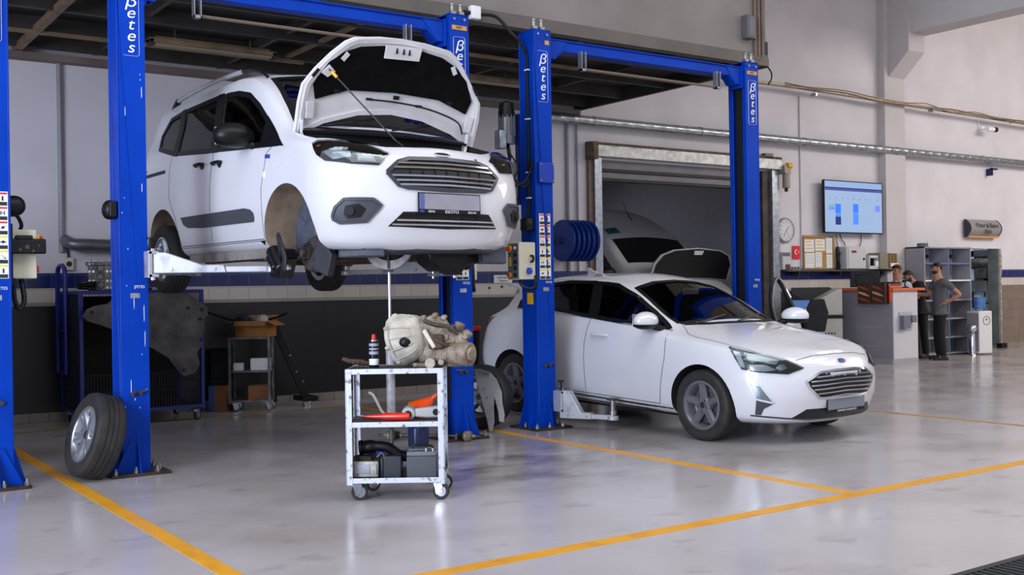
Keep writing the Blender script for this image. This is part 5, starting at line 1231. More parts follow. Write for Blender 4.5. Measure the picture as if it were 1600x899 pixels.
rb.build('rib', M_bell, bo_)
for i in range(0, N, 5):
    a = 2 * PI * (i + 2) / N; q = T2 @ Vector((math.cos(a) * .170, math.sin(a) * .170, -.002)); q2 = T2 @ Vector((math.cos(a) * .170, math.sin(a) * .170, .030)); MB().cyl(q, q2, .014, n=12).build('bolt_boss', M_bell, bo_, bevel=.003)
MB().ball(T2 @ Vector((.035, -.118, .135)), (.040, .030, .034), 14, 8).build('clutch_opening', M_trim, bo_)
c1 = MB()
c1.prism([(.02, .03), (.30, .02), (.355, .05), (.365, .13), (.31, .22), (.24, .25), (.19, .33), (.10, .345), (.02, .30)], (0, .10, 0), (1, -.05, 0), (0, 0, 1), (0, -.17, 0)).build('gear_case', M_aludirt, gx, bevel=.02)
MB().cyl((.24, -.06, .085), (.37, -.13, .085), .078, n=22).cyl((.30, -.10, .085), (.385, -.145, .085), .05, n=18).build('end_cover', M_aludirt, gx, bevel=.008)
MB().bb(.16, .27, -.085, .0, .15, .24).cyl((.20, -.09, .20), (.20, .02, .20), .032).build('shift_tower', M_aludirt, gx, bevel=.012)
MB().bar((.06, -.10, .25), (.13, -.12, .13), .022, .03).build('engine_mount', M_bell, gx, bevel=.006)
MB().cyl((.27, -.02, .22), (.30, -.03, .29), .035).cyl((.31, .0, .18), (.36, -.01, .23), .03).ball((.33, -.02, .21), .035).build('selector_housing', M_aludirt, gx, bevel=.006)
MB().tube([(.06, -.09, .31), (.14, -.11, .28), (.22, -.11, .27), (.28, -.09, .22)], .014, 8, 4).tube([(.10, -.1, .20), (.18, -.12, .16), (.24, -.10, .13)], .012, 8, 4).build('linkage', M_grease, gx)
MB().bb(.09, .19, -.12, -.085, .12, .22).build('dirt_pocket', M_rust, gx, bevel=.015)
MB().cyl((.10, -.10, .03), (.10, -.14, .03), .035).cyl((.17, -.08, .035), (.17, -.12, .035), .02).build('drain_boss', M_bell, gx, bevel=.004)
for x, z in ((.05, .33), (.13, .345), (.19, .33), (.24, .26), (.33, .20), (.365, .10)): MB().cyl((x, -.085, z), (x, .10, z), .016, n=10).build('case_bolt', M_aludirt, gx)
MB().bb(-.02, .30, -.06, .10, 0, .03).build('foot_rib', M_aludirt, gx, bevel=.008)
# spray can, brackets
sc_ = thing('spray_can', 'black spray can with a red cap standing beside the gearbox', 'spray can', tw(-.15, .16, ZT - .003), TA)
MB().lathe([(.0, 0), (.030, 0), (.032, .004), (.032, .165), (.029, .175), (.018, .186), (.018, .19), (0, .19)], n=24).build('can', mat('black_can', (20, 20, 24), .3, .3), sc_)
MB().lathe([(.026, .176), (.026, .185), (.014, .192)], n=20).build('can_rim', M_chrome, sc_)
MB().lathe([(.0, .225), (.012, .222), (.016, .20), (.016, .188), (0, .188)], n=18).build('cap', M_red, sc_)
MB().lathe([(.0325, .02), (.0328, .021), (.0328, .06), (.0325, .061)], n=24, cap=False).build('can_label', M_label, sc_)
for z, h in ((.09, .02), (.12, .012), (.145, .018)): MB().lathe([(.0325, z), (.0327, z + .001), (.0327, z + h), (.0325, z + h)], n=24, cap=False).build('can_print', mat('grey_print', (150, 152, 165), .5), sc_)
bk = thing('caliper_bracket', 'rusty brake caliper bracket overhanging the left end of the trolley top', 'car part', tw(-.30, .12, ZT - .003), TA + .15)
MB().prism([(-.06, .03), (-.05, .05), (.0, .035), (.08, .03), (.12, .012), (.12, 0), (.02, 0), (-.02, .012)], (0, 0, .026), (1, 0, 0), (0, 0, 1), (0, .06, 0)).build('bracket', M_rust, bk, bevel=.006)
for x in (.0, .03, .06, .09): MB().cyl((x, -.001, .038), (x, .003, .038), .006, n=10).build('bolt_hole', M_trim, bk)
bp_ = thing('brake_pad', 'dark brake pad lying between the rusty bracket and the spray can', 'car part', tw(-.20, .2, ZT - .003), TA - .3)
MB().prism([(-.06, 0), (.06, 0), (.05, .04), (-.05, .04)], (0, 0, 0), (1, 0, 0), (0, 1, 0), (0, 0, .012)).build('pad', M_grease, bp_, bevel=.003); MB().prism([(-.065, -.004), (.065, -.004), (.055, .044), (-.055, .044)], (0, 0, .012), (1, 0, 0), (0, 1, 0), (0, 0, .005)).build('backing_plate', M_rust, bp_)
# middle shelf
zm = ZM - .003
rt = thing('grease_gun', 'long red tapered tool lying on the middle shelf of the trolley', 'tool', tw(-.22, .13, zm + .026), TA)
MB().lathe([(.008, 0), (.010, .02), (.019, .12), (.025, .16), (.025, .29), (.023, .31), (.0, .31)], (0, 0, 0), (1, -.12, 0), 20).build('body', mat('glossy_red', (214, 42, 26), .25), rt)
MB().cyl((-.03, .004, 0), (.01, -.001, 0), .005).build('nozzle', M_steel, rt); MB().lathe([(.0215, .235), (.0222, .236), (.0222, .245), (.0215, .246)], (0, 0, 0), (1, -.12, 0), 20, cap=False).build('band', M_trim, rt)
ca = thing('engine_mount', 'grey cast engine mount arm at the right of the middle trolley shelf', 'car part', tw(.20, .15, zm), TA)
MB().lathe([(.022, -.035), (.043, -.035), (.046, -.02), (.046, .02), (.043, .035), (.022, .035)], (-.12, 0, .046), (.1, 1, .15), 24, closed=True).build('bush_eye', mat('pale_grey_casting', (176, 176, 172), .5, .2, var=.2), ca)
MB().cyl((-.12, -.03, .046), (-.12, .03, .046), .024).build('rubber_bush', M_black, ca)
MB().prism([(-.09, .02), (.0, .01), (.10, .012), (.115, .06), (.07, .09), (.02, .085), (-.08, .075)], (0, .03, 0), (1, 0, 0), (0, 0, 1), (0, -.06, 0)).build('arm', mat('pale_grey_casting', (176, 176, 172), .5, .2), ca, bevel=.012)
MB().cyl((.06, -.035, .05), (.06, .035, .05), .022).build('bolt_hole', M_trim, ca)
fu = thing('funnel', 'bright orange plastic funnel tipped up behind the grey mount arm', 'funnel', tw(.19, .30, zm), TA)
MB().lathe([(.085, .0), (.088, .006), (.06, .06), (.022, .135), (.012, .145), (.010, .185), (.007, .185), (.009, .145), (.056, .06), (.083, .004)], (-.075, 0, .03), (.72, 0, .62), 28, closed=True).build('cone', M_orange, fu)
# bottom shelf
zb = ZB - .026
iu = thing('air_intake_unit', 'black engine air box with a silver control unit on the bottom trolley shelf', 'car part', tw(-.13, .14, zb), TA)
MB().bb(-.165, .06, -.03, .16, 0, .14).bb(-.16, -.03, -.05, .0, .10, .16).build('air_box', M_black, iu, bevel=.012)
MB().bb(.02, .16, -.05, .10, .0, .155).prism([(0, 0), (.02, 0), (.02, .15), (0, .15)], (.02, -.06, .0), (1, 0, 0), (0, 0, 1), (0, .02, 0)).build('resonator', mat('satin_black_plastic', (40, 42, 48), .4), iu, bevel=.012)
MB().tube([(-.10, .05, .20), (-.02, .04, .21), (.06, .04, .20), (.13, .05, .15), (.20, .06, .13), (.26, .06, .13)], [.044, .044, .046, .045, .04, .034], 18, 5).build('intake_hose', M_black, iu)
rg = MB()
for k in range(5): rg.lathe([(.046, 0), (.050, .004), (.046, .008)], (-.11 + k * .018, .05, .20), (1, 0, .1), 20, cap=False)
rg.lathe([(.044, 0), (.05, .0), (.05, .02), (.038, .02)], (-.13, .05, .198), (1, 0, .1), 20, closed=True)
rg.build('hose_collar', M_black, iu)
ec = MB().bb(-.155, .01, -.075, -.05, .02, .125).build('control_unit', M_alu, iu, bevel=.008)
MB().bb(-.135, -.045, -.079, -.075, .045, .105).build('unit_label', M_zinc, ec, bevel=.003)
for x in (-.145, -.02): MB().bb(x, x + .02, -.082, -.075, .04, .11).build('connector', M_zinc, ec, bevel=.003)
MB().tube([(.17, .02, .06), (.20, -.02, .09), (.23, .0, .06), (.21, .03, .03)], .008, 6, 5).tube([(.0, -.06, .15), (.03, -.07, .18), (.05, -.05, .15)], .006, 6, 4).build('vacuum_hose', M_greyplast, iu)
ba = thing('car_battery', 'dark grey car battery with carry handle on the bottom trolley shelf', 'battery', tw(.165, .13, zb), TA)
MB().bb(-.10, .10, -.075, .095, 0, .155).build('case', mat('battery_grey', (70, 72, 78), .5, var=.1), ba, bevel=.008)
MB().bb(-.098, .098, -.07, .09, .155, .185).bb(-.09, .02, -.03, .07, .185, .2).build('cover', mat('battery_cover', (104, 106, 112), .5, var=.12), ba, bevel=.010)
MB().tube([(-.06, -.02, .17), (-.055, -.02, .222), (.06, -.02, .216), (.085, -.02, .17)], .007, 8, 4).build('handle', M_black, ba)
for x in (.03, .075): MB().cyl((x, -.045, .185), (x, -.045, .205), .012).build('terminal', M_steel, ba)

# ================================================================== TRANSMISSION JACK UNDER THE VAN
jk = thing('transmission_jack', 'tall hydraulic jack on wheels with a chrome ram holding up the raised van', 'jack', (4.02, 7.40, 0), -.61)
MB().lathe([(0, .40), (.030, .40), (.034, .41), (.034, .88), (.036, .89), (.036, .93), (.022, .93), (.022, .95), (0, .95)], n=22).build('cylinder', mat('jack_grey', (176, 178, 186), .4, .2, rgb2=(120, 116, 108), vscale=12), jk)
MB().lathe([(.024, .93), (.026, .95), (.026, 1.05), (.030, 1.06), (.030, 1.10), (.018, 1.11)], n=20).build('ram_collar', M_chrome, jk)
MB().cyl((0, 0, 1.08), (0, 0, 1.54), .013, n=18).build('ram', M_chrome, jk)
MB().cyl((0, 0, .10), (0, 0, .40), .018, n=14).build('pedestal', M_grease, jk)
for k in range(4):
    a = PI / 4 + k * PI / 2; c, s = math.cos(a), math.sin(a)
    lg_ = MB().bar((0, 0, .12), (c * .30, s * .30, .10), .05, .03).build('leg', M_bluedk, jk, bevel=.004); caster(jk, (c * .29, s * .29, .098), a + 1, .042)
cres = [(.185 * math.cos(a), .185 * math.sin(a)) for a in [PI * (1 + k / 24) for k in range(25)]] + [(.150 * math.cos(a) + .012, .118 * math.sin(a)) for a in [PI * (2 - k / 24) for k in range(25)]]
dish = MB().prism(cres, (0, .05, 1.72), (1, 0, 0), (0, 0, 1), (0, -.11, 0))
ds_ = dish.build('saddle', mat('saddle_white', (206, 206, 208), .45, .2, rgb2=(150, 148, 144), vscale=18), jk)
MB().cyl((.012, .16, 1.71), (.012, -.05, 1.71), .105, n=28).build('saddle_pad', M_black, jk)
MB().bb(-.03, .03, -.04, .03, 1.515, 1.54).bb(-.004, .01, -.075, -.06, 1.54, 1.66).build('saddle_arm', M_grease, ds_)
MB().tube([(-.02, -.02, .40), (-.06, -.06, .44), (-.10, -.10, .53), (-.125, -.12, .58), (-.15, -.14, .60)], .010, 8, 4).build('pump_pedal', mat('pedal_grey', (186, 186, 186), .4, .4), jk)
MB().bar((.035, -.02, .42), (.06, -.02, .34), .02, .014).cyl((.0, -.03, .33), (.0, -.055, .33), .02, n=14).build('release_valve', M_chrome, jk)
# ================================================================== THINGS ON THE FLOOR ROUND THE LIFTS
def loose_wheel(name, label, c, n, r, wd, rim_r, spokes, rimmat, roll=0.0):
    """c: centre; n: direction the rim's outside faces"""
    n = Vector(n).normalized(); t = bpy.data.objects.new(name, None); COL.objects.link(t); tag(t, label, 'wheel')
    q = Vector((0, 1, 0)).rotation_difference(n); t.location = c; t.rotation_mode = 'QUATERNION'; t.rotation_quaternion = Quaternion(n, roll) @ q
    wheel(t, 'tyre', (0, 0, 0), r, wd, 1, rim_r, spokes, rimmat, double=spokes > 5); return t
loose_wheel('wheel_assembly', 'alloy car wheel with dark tyre leaning on the left front lift post', (2.075, 8.42, .318), (-.93, -.10, .26), .318, .215, .205, 6, M_alloy)
loose_wheel('wheel_assembly', 'upright tyre leaning behind a grey torn panel, between two blue posts', (5.86, 8.93, .315), (-.86, -.50, .06), .315, .20, .20, 5, M_galloy)
pn = thing('bumper_panel', 'torn light grey plastic car panel propped against the tyre between two posts', 'car panel', (5.72, 8.66, 0), -.60)
out = [(-.10, .60), (-.04, .605), (.05, .575), (.12, .50), (.165, .38), (.17, .27), (.19, .16), (.18, .09), (.135, .10), (.125, .20), (.09, .33), (.085, .24), (.09, .10), (.07, .02), (.05, 0), (.035, .02), (.02, .10), (-.03, .30), (-.08, .48)]
pm_ = MB(); pm_.prism(out, (0, 0, 0), (1, 0, 0), (0, 0, 1), (0, -.01, 0))
pm_.v = [(x, y + 1.6 * (x - .05) ** 2 + .12 * z, z) for x, y, z in pm_.v]
po = pm_.build('panel', mat('grey_torn_plastic', (150, 148, 150), .55, rgb2=(118, 114, 112), vscale=5), pn, bevel=.004)
for x, z in ((.02, .33), (.0, .42), (.10, .30)): MB().cyl((x, -.012 + 1.6 * (x - .05) ** 2 + .12 * z, z), (x, -.006 + 1.6 * (x - .05) ** 2 + .12 * z, z), .006, n=10).build('clip_hole', M_trim, po)
MB().prism([(-.10, .60), (-.04, .605), (.05, .575), (.05, .55), (-.04, .58), (-.095, .575)], (0, -.012, 0), (1, 0, 0), (0, .12, 1), (0, -.02, 0)).build('panel_lip', M_greyplast, pn)
ax = thing('drive_shaft', 'dirty drive shaft with rubber boots lying on the floor behind the trolley', 'car part', (5.06, 8.49, .05), 0)
p0, p1 = Vector((-.30, .28, 0)), Vector((.20, -.24, 0)); u = (p1 - p0).normalized()
MB().cyl(p0, p1, .014, n=12).build('shaft', M_grease, ax)
for p, d in ((p0, u), (p1, -u)):
    MB().lathe([(.0, -.07), (.012, -.07), (.014, -.035), (.042, -.03), (.048, 0), (.046, .03), (.03, .045), (.04, .055), (.026, .07), (.034, .08), (.018, .10)], p, d, 20).build('joint', M_aludirt, ax)
    MB().lathe([(.044, .02), (.046, .03), (.03, .045), (.042, .055), (.027, .07), (.035, .08), (.017, .10)], p, d, 20).build('boot', M_black, ax)
    MB().cyl(p - d * .12, p - d * .06, .012).build('spline_end', M_grease, ax)
bu = thing('plastic_container', 'dark blue plastic bottle standing on the floor behind the trolley', 'bottle', (4.72, 8.20, 0), .2)
MB().bb(-.085, .085, -.06, .06, 0, .20).build('body', mat('navy_plastic', (28, 38, 72), .35), bu, bevel=.03, seg=3)
MB().lathe([(.075, .18), (.07, .24), (.035, .28), (.022, .285), (.022, .30)], n=20).build('neck', mat('navy_plastic', (28, 38, 72), .35), bu); MB().cyl((0, 0, .295), (0, 0, .325), .026).build('cap', M_black, bu)
dr = thing('oil_drainer', 'dark workshop bin with a red rim beside the hatchback rear bumper', 'bin', (6.62, 10.55, 0), 0)
MB().lathe([(0, 0), (.20, 0), (.22, .02), (.25, .90), (.24, .93), (.22, .93), (.2, .03), (0, .03)], n=28).build('bin', M_black, dr); MB().lathe([(.245, .90), (.265, .91), (.265, .945), (.24, .95), (.235, .93)], n=28, closed=True).build('rim', M_red, dr)

# blue cage trolley by the wall
cg = thing('cage_trolley', 'dark blue wire cage trolley by the tiled wall behind the left post', 'cage trolley', (2.72, 11.55, 0), 0)
M_cage = mat('cage_blue', (6, 30, 118), .4, var=.2); M_cagew = mat('cage_wire', (8, 12, 34), .6)
CX, CY, CZ = 1.25, .82, 1.42
for x in (0, CX):
    for y in (0, CY): MB().bb(x - .02, x + .02, y - .02, y + .02, .12, CZ).build('corner_post', M_cage, cg, bevel=.004)
for z in (.16, CZ - .02):
    for y in (0, CY): MB().bb(0, CX, y - .018, y + .018, z - .018, z + .018).build('rail', M_cage, cg, bevel=.003)
    for x in (0, CX): MB().bb(x - .018, x + .018, 0, CY, z - .018, z + .018).build('rail', M_cage, cg, bevel=.003)
def mesh_panel(name, o, ax, L, z0, z1, n, m):
    w_ = MB()
    for i in range(n + 1):
        t = L * i / n; p = (o[0] + ax[0] * t, o[1] + ax[1] * t); w_.bb(p[0] - .003, p[0] + .003, p[1] - .003, p[1] + .003, z0, z1)
    for i in range(m + 1):
        z = z0 + (z1 - z0) * i / m; w_.bar((o[0], o[1], z), (o[0] + ax[0] * L, o[1] + ax[1] * L, z), .006, .006)
    w_.build(name, M_cagew, cg, smooth=0)
mesh_panel('mesh_panel', (0, CY), (1, 0), CX, .18, CZ - .03, 40, 5); mesh_panel('mesh_panel', (0, 0), (0, 1), CY, .18, CZ - .03, 26, 5); mesh_panel('mesh_panel', (CX, 0), (0, 1), CY, .18, CZ - .03, 26, 5); mesh_panel('mesh_panel', (0, 0), (1, 0), CX, .18, .55, 40, 2)
MB().bb(.0, CX, .0, CY, CZ - .004, CZ).build('top_sheet', M_darkgrey, cg, smooth=0)
MB().bb(.03, CX - .03, CY - .03, CY - .022, .18, CZ - .06).bb(.03, .036, .03, CY - .03, .18, CZ - .06).build('darkening_sheet', M_steelblk, cg, smooth=0)  # added black sheets: shade and dark contents of the cage put in as colour
MB().bb(.0, CX, .0, CY, .16, .18).build('floor_sheet', M_darkgrey, cg, smooth=0)
MB().tube([(-.05, .42, .55), (-.05, .42, 1.58), (-.05, .46, 1.66), (-.05, .54, 1.69), (-.05, .66, 1.69), (-.05, .74, 1.66), (-.05, .78, 1.58), (-.05, .78, .55)], .024, 10).build('push_handle', M_cage, cg)
for z in (1.0, .55): MB().tube([(-.05, .42, z), (-.05, .78, z)], .016, 8).tube([(-.05, .6, z), (0, .6, z)], .014, 8).build('handle_bar', M_cage, cg)
for i in range(7): MB().cyl((-.05, .46 + i * .047, 1.0), (-.05, .46 + i * .047, 1.4), .003, n=6).build('handle_wire', M_cage, cg)
for x in (.06, CX - .06):
    for y in (.06, CY - .06): caster(cg, (x, y, .12), .7)
# engine block on the cage
eb_ = thing('engine_block', 'engine block with open bores standing on top of the blue cage trolley', 'engine part', (3.02, 11.85, CZ + .0), -.5)
MB().bb(-.13, .13, -.09, .09, 0, .30).bb(-.15, .15, -.07, .07, .02, .05).bb(-.145, .145, -.08, .08, .14, .17).bb(-.15, .15, -.1, .1, .26, .30).build('block', M_grease, eb_, bevel=.008)
for z in (.06, .15, .235): MB().lathe([(.040, 0), (.034, .004), (.034, -.03), (0, -.03)], (0, -.091, z), (0, -1, 0), 20, cap=False).build('bore', M_black, eb_); 
for x in (-.11, -.07, .07, .11):
    for z in (.03, .1, .2, .28): MB().cyl((x, -.10, z), (x, -.085, z), .014, n=8).build('boss', M_steel, eb_)
for x in (-.12, -.05, .03, .1): MB().cyl((x, 0, .30), (x, 0, .335), .008).build('stud', M_steel, eb_)
sp_ = thing('small_gear_part', 'small greasy metal part on the cage top right of the engine block', 'engine part', (3.42, 11.80, CZ), 0)
MB().lathe([(0, 0), (.09, 0), (.10, .02), (.06, .05), (.05, .09), (0, .09)], n=20).build('flange', M_grease, sp_)
sp2 = thing('cable_coil', 'black coil of cable lying on the cage top left of the engine block', 'cable', (2.84, 11.8, CZ + .015), 0)
MB().tube([(.08 * math.cos(t * .5), .07 * math.sin(t * .5), .004 * t * .5) for t in range(40)], .012, 6).build('coil', M_black, sp2)
# undertray hung on the cage front
ut = thing('engine_undertray', 'large dusty grey engine undertray hanging on the front of the blue cage', 'car panel', (2.72, 11.42, 0), 0)
uo = [(-.02, 1.16), (.02, 1.23), (.10, 1.265), (.22, 1.28), (.30, 1.34), (.42, 1.36), (.55, 1.38), (.75, 1.39), (.95, 1.385), (1.08, 1.37), (1.20, 1.28), (1.27, 1.22), (1.275, 1.14), (1.22, 1.09), (1.24, 1.00), (1.19, .92), (1.21, .82), (1.16, .74), (1.18, .62), (1.13, .53), (1.00, .50), (.93, .58), (.84, .70), (.60, .86), (.40, .96), (.18, 1.06), (.04, 1.11)]
M_tray = mat('dusty_undertray', (92, 88, 84), .8, rgb2=(58, 56, 56), vscale=6, bump=.5, bscale=14)
O = []
for i in range(len(uo)):
    a, b = Vector(uo[i]), Vector(uo[(i + 1) % len(uo)]); k = max(1, int((b - a).length / .05)); O += [a + (b - a) * j / k for j in range(k)]
n_ = len(O); V_ = [Vector(p) for p in O]
def ins_(q):
    c = False
    for i in range(n_):
        a, b = O[i], O[(i + 1) % n_]
        if (a.y > q.y) != (b.y > q.y) and q.x < (b.x - a.x) * (q.y - a.y) / (b.y - a.y) + a.x: c = not c
    return c
gx_ = 0.0
while gx_ < 1.3:
    gy_ = .5
    while gy_ < 1.4:
        q = Vector((gx_, gy_))
        if ins_(q) and min((q - p).length for p in O) > .025: V_.append(q)
        gy_ += .04
    gx_ += .04
r_ = delaunay_2d_cdt(V_, [(i, (i + 1) % n_) for i in range(n_)], [list(range(n_))], 1, 1e-6)
def dep(p): return -.03 * math.sin(p.x * 9 + 1) * math.sin(p.y * 11) - .05 * max(0, math.cos(p.x * 5 - 2.2)) * max(0, math.cos((p.y - 1.1) * 5)) - .012 * math.sin(p.x * 31) * math.sin(p.y * 27)
top = [(p.x, dep(p), p.y) for p in r_[0]]; bot = [(p.x, dep(p) + .006, p.y) for p in r_[0]]; m_ = len(top)
cnt = {(f[i], f[(i + 1) % len(f)]) for f in r_[2] for i in range(len(f))}
rim_ = [k for k in cnt if (k[1], k[0]) not in cnt]
um = MB().add(top + bot, [tuple(f) for f in r_[2]] + [tuple(m_ + i for i in reversed(f)) for f in r_[2]] + [(b, a, m_ + a, m_ + b) for a, b in rim_])
uto = um.build('tray', M_tray, ut, smooth=50)
for x, z in ((.07, 1.20), (1.21, 1.20), (1.06, 1.22), (1.18, 1.10), (1.0, .56), (1.19, .88), (.36, 1.31)): MB().lathe([(.010, 0), (.018, .0), (.018, .008), (.010, .008)], (x, dep(Vector((x, z))) - .002, z), (0, -1, 0), 14, closed=True).build('bolt_hole_ring', M_trim, uto)
for x in (.45, .95): MB().tube([(x, .0, 1.37), (x, .06, 1.44), (x, .13, 1.43)], .006, 6, 3).build('hook', M_steel, ut)

# small shelf cart by the wall with boxes
CT = (4.685, 12.02); CA = math.radians(-30)
def cw(x, y, z=0.0): return (CT[0] + x * math.cos(CA) - y * math.sin(CA), CT[1] + x * math.sin(CA) + y * math.cos(CA), z)
M_cartg = mat('grey_cart_steel', (120, 118, 116), .5, .3, rgb2=(80, 76, 72), vscale=10)
ct_ = thing('shelf_cart', 'small grey three-shelf steel cart against the dark tiled wall', 'cart', (CT[0], CT[1], 0), CA)
for x in (-.225, .225):
    for y in (0, .30): MB().bb(x - .014, x + .014, y - .014, y + .014, .09, .86).build('leg', M_cartg, ct_, bevel=.002)
for z, nm in ((.86, 'top_shelf'), (.475, 'middle_shelf'), (.13, 'bottom_shelf')): MB().bb(-.235, .235, -.012, .312, z - .025, z).build(nm, M_cartg, ct_, bevel=.003)
for x in (-.19, .19):
    for y in (.04, .26): caster(ct_, (x, y, .105), .4, .045)
def carton(name, label, loc, rz, d, m, open_=False, stripe=None, group=None):
    t = thing(name, label, 'box', loc, rz, group); hx, hy, h = d[0] / 2, d[1] / 2, d[2]
    if open_:
        b = MB(); th = .004
        for a in ((-hx, hx, -hy, -hy + th), (-hx, hx, hy - th, hy), (-hx, -hx + th, -hy, hy), (hx - th, hx, -hy, hy)): b.bb(*a, 0, h)
        b.bb(-hx, hx, -hy, hy, 0, th); b.build('body', m, t, smooth=0)
        for x0, y0, x1, y1, dx, dy, dz in ((-hx, -hy, hx, -hy, .02, -.10, -.05), (-hx, hy, hx, hy, 0, .10, .06), (-hx, -hy, -hx, hy, -.13, 0, -.012), (hx, -hy, hx, hy, .11, 0, -.05)):
            f = MB(); vs = [(x0, y0, h), (x1, y1, h), (x1 + dx, y1 + dy, h + dz), (x0 + dx, y0 + dy, h + dz)]
            f.add(vs + [(a, b_, c - .004) for a, b_, c in vs], [(0, 1, 2, 3), (7, 6, 5, 4), (0, 4, 5, 1), (1, 5, 6, 2), (2, 6, 7, 3), (3, 7, 4, 0)]); f.build('flap', m, t, smooth=0)
    else:
        MB().bb(-hx, hx, -hy, hy, 0, h).build('body', m, t, bevel=.003)
        MB().bb(-hx - .0006, hx + .0006, -.012, .012, h, h + .0006).build('tape', mat('box_tape', (176, 150, 112), .3), t, smooth=0)
    return t
bx1 = carton('cardboard_box', 'open brown cardboard box full of bits on top of the small grey cart', cw(.06, .14, .86), CA - .25, (.38, .30, .185), M_card, True)
t = thing('parts_box', 'small blue and white carton sticking out of the open cardboard box', 'box', cw(.02, .14, .98), CA + .4, rot=(.5, .3, CA + .4)); MB().bb(-.05, .05, -.03, .03, -.06, .09).build('carton', mat('carton_blue', (30, 60, 130), .5), t, bevel=.002); MB().bb(.0, .0505, -.0305, .0305, .0, .09).build('carton_label', M_label, t, smooth=0)
t = thing('plastic_bag', 'crumpled clear plastic bag in the open cardboard box', 'bag', cw(.14, .14, 1.02), CA)
bmb = MB().ball((0, 0, 0), (.07, .05, .09), 14, 10); rb_ = random.Random(2); bmb.v = [(x * (1 + rb_.uniform(-.25, .25)), y * (1 + rb_.uniform(-.25, .25)), z * (1 + rb_.uniform(-.15, .15))) for x, y, z in bmb.v]; bmb.build('bag', mat('milky_plastic', (170, 168, 162), .3), t)
t = thing('rag', 'black crumpled rag heaped on the open cardboard box', 'rag', cw(-.08, .12, 1.06), CA); bmb = MB().ball((0, 0, 0), (.09, .06, .06), 14, 8); bmb.v = [(x * (1 + rb_.uniform(-.3, .3)), y * (1 + rb_.uniform(-.3, .3)), z * (1 + rb_.uniform(-.3, .3))) for x, y, z in bmb.v]; bmb.build('cloth', M_cloth, t)
t = thing('wiper_arm', 'black wiper arm poking out left of the cardboard box', 'car part', cw(-.16, .20, 1.05), CA); MB().tube([(-.34, 0, .10), (-.12, 0, .02), (.05, 0, -.02)], .012, 6).build('arm', M_black, t)
t = thing('wiper_arm', 'black wiper arm poking out right of the cardboard box', 'car part', cw(.2, .20, 1.05), CA); MB().tube([(-.08, 0, -.01), (.1, 0, .03), (.22, 0, .08)], .014, 6).build('arm', M_black, t)
def parts_box(label, loc, d, rz, rows):
    t = thing('parts_box', label, 'box', loc, rz, 'small spare part cartons'); hx, hy, h = d[0] / 2, d[1] / 2, d[2]
    MB().bb(-hx, hx, -hy, hy, 0, h).build('carton', M_label, t, bevel=.002)
    p = MB()
    for r in range(rows):
        for k in range(5 if hx > .08 else 3):
            x = -hx + .02 + k * (2 * hx - .04) / (4 if hx > .08 else 2); z = h * (r + .5) / rows
            p.bar((x - .010, -hy - .0005, z - .008), (x + .010, -hy - .0005, z + .008), .001, .012, up=(0, 1, 0))
    p.build('carton_print', mat('print_blue', (40, 66, 150), .5), t, smooth=0); return t
parts_box('white spare part carton with blue marks on the middle cart shelf', cw(.12, .07, .475), (.22, .12, .135), CA, 2)
parts_box('smaller white carton left on the middle cart shelf', cw(-.13, .06, .475), (.11, .1, .085), CA, 2)
carton('cardboard_box', 'brown taped box with a white label on the bottom cart shelf', cw(.08, .12, .13), CA + .2, (.24, .2, .16), M_cardd)
t = carton('cardboard_box', 'brown and blue box standing on the floor left of the cart', cw(-.36, .10, 0), CA - .1, (.20, .2, .30), M_cardd)
MB().bb(-.101, -.03, -.101, .101, .0, .301).build('print_side', mat('print_blue2', (44, 70, 130), .5), t, smooth=0)
t = thing('crate', 'black plastic crate standing on the floor behind the small cart', 'crate', cw(-.36, .32, 0), CA)
cr = MB().bb(-.13, .13, -.1, .1, 0, .72); cr.build('crate_body', M_black, t, bevel=.01)
for z in (.18, .36, .54, .70): MB().bb(-.135, .135, -.105, .105, z, z + .02).build('crate_rib', M_black, t, bevel=.004)
t = thing('floor_crane', 'black folded support leg slanting down right of the small cart', 'crane', (5.06, 12.05, 0), 0)
MB().bar((.02, .2, 1.02), (.38, .10, .10), .07, .09).build('slanted_leg', M_black, t, bevel=.006)
MB().bb(.30, .50, .0, .30, .06, .12).build('foot', M_black, t, bevel=.008); MB().bar((-.02, .22, 1.05), (.03, .22, .06), .05, .05).build('upright', M_black, t)
for x, y in ((.33, .04), (.47, .26)): caster(t, (x, y, .075), .4, .035)
for k, z in enumerate((.62, .42, .30)): MB().cyl((.17 + k * .08, .06, z), (.17 + k * .08, .10, z), .012).build('pin', M_steel, t)
# control box of the second bay's lift
cb2 = MB().bb(LL + .02, LL + .16, .16, .34, 1.46, 1.84).build('control_box', M_cream, l2b, bevel=.008)
MB().cyl((LL + .09, .15, 1.78), (LL + .09, .16, 1.78), .02).build('button', M_red, cb2)
MB().tube([(LL + .0, .06, 1.9), (LL + .03, .04, 1.6), (LL + .03, .03, 1.42), (LL + .05, .05, 1.36), (LL + .06, .12, 1.44)], .018, 8, 5).build('cable_hose', M_black, l2b)
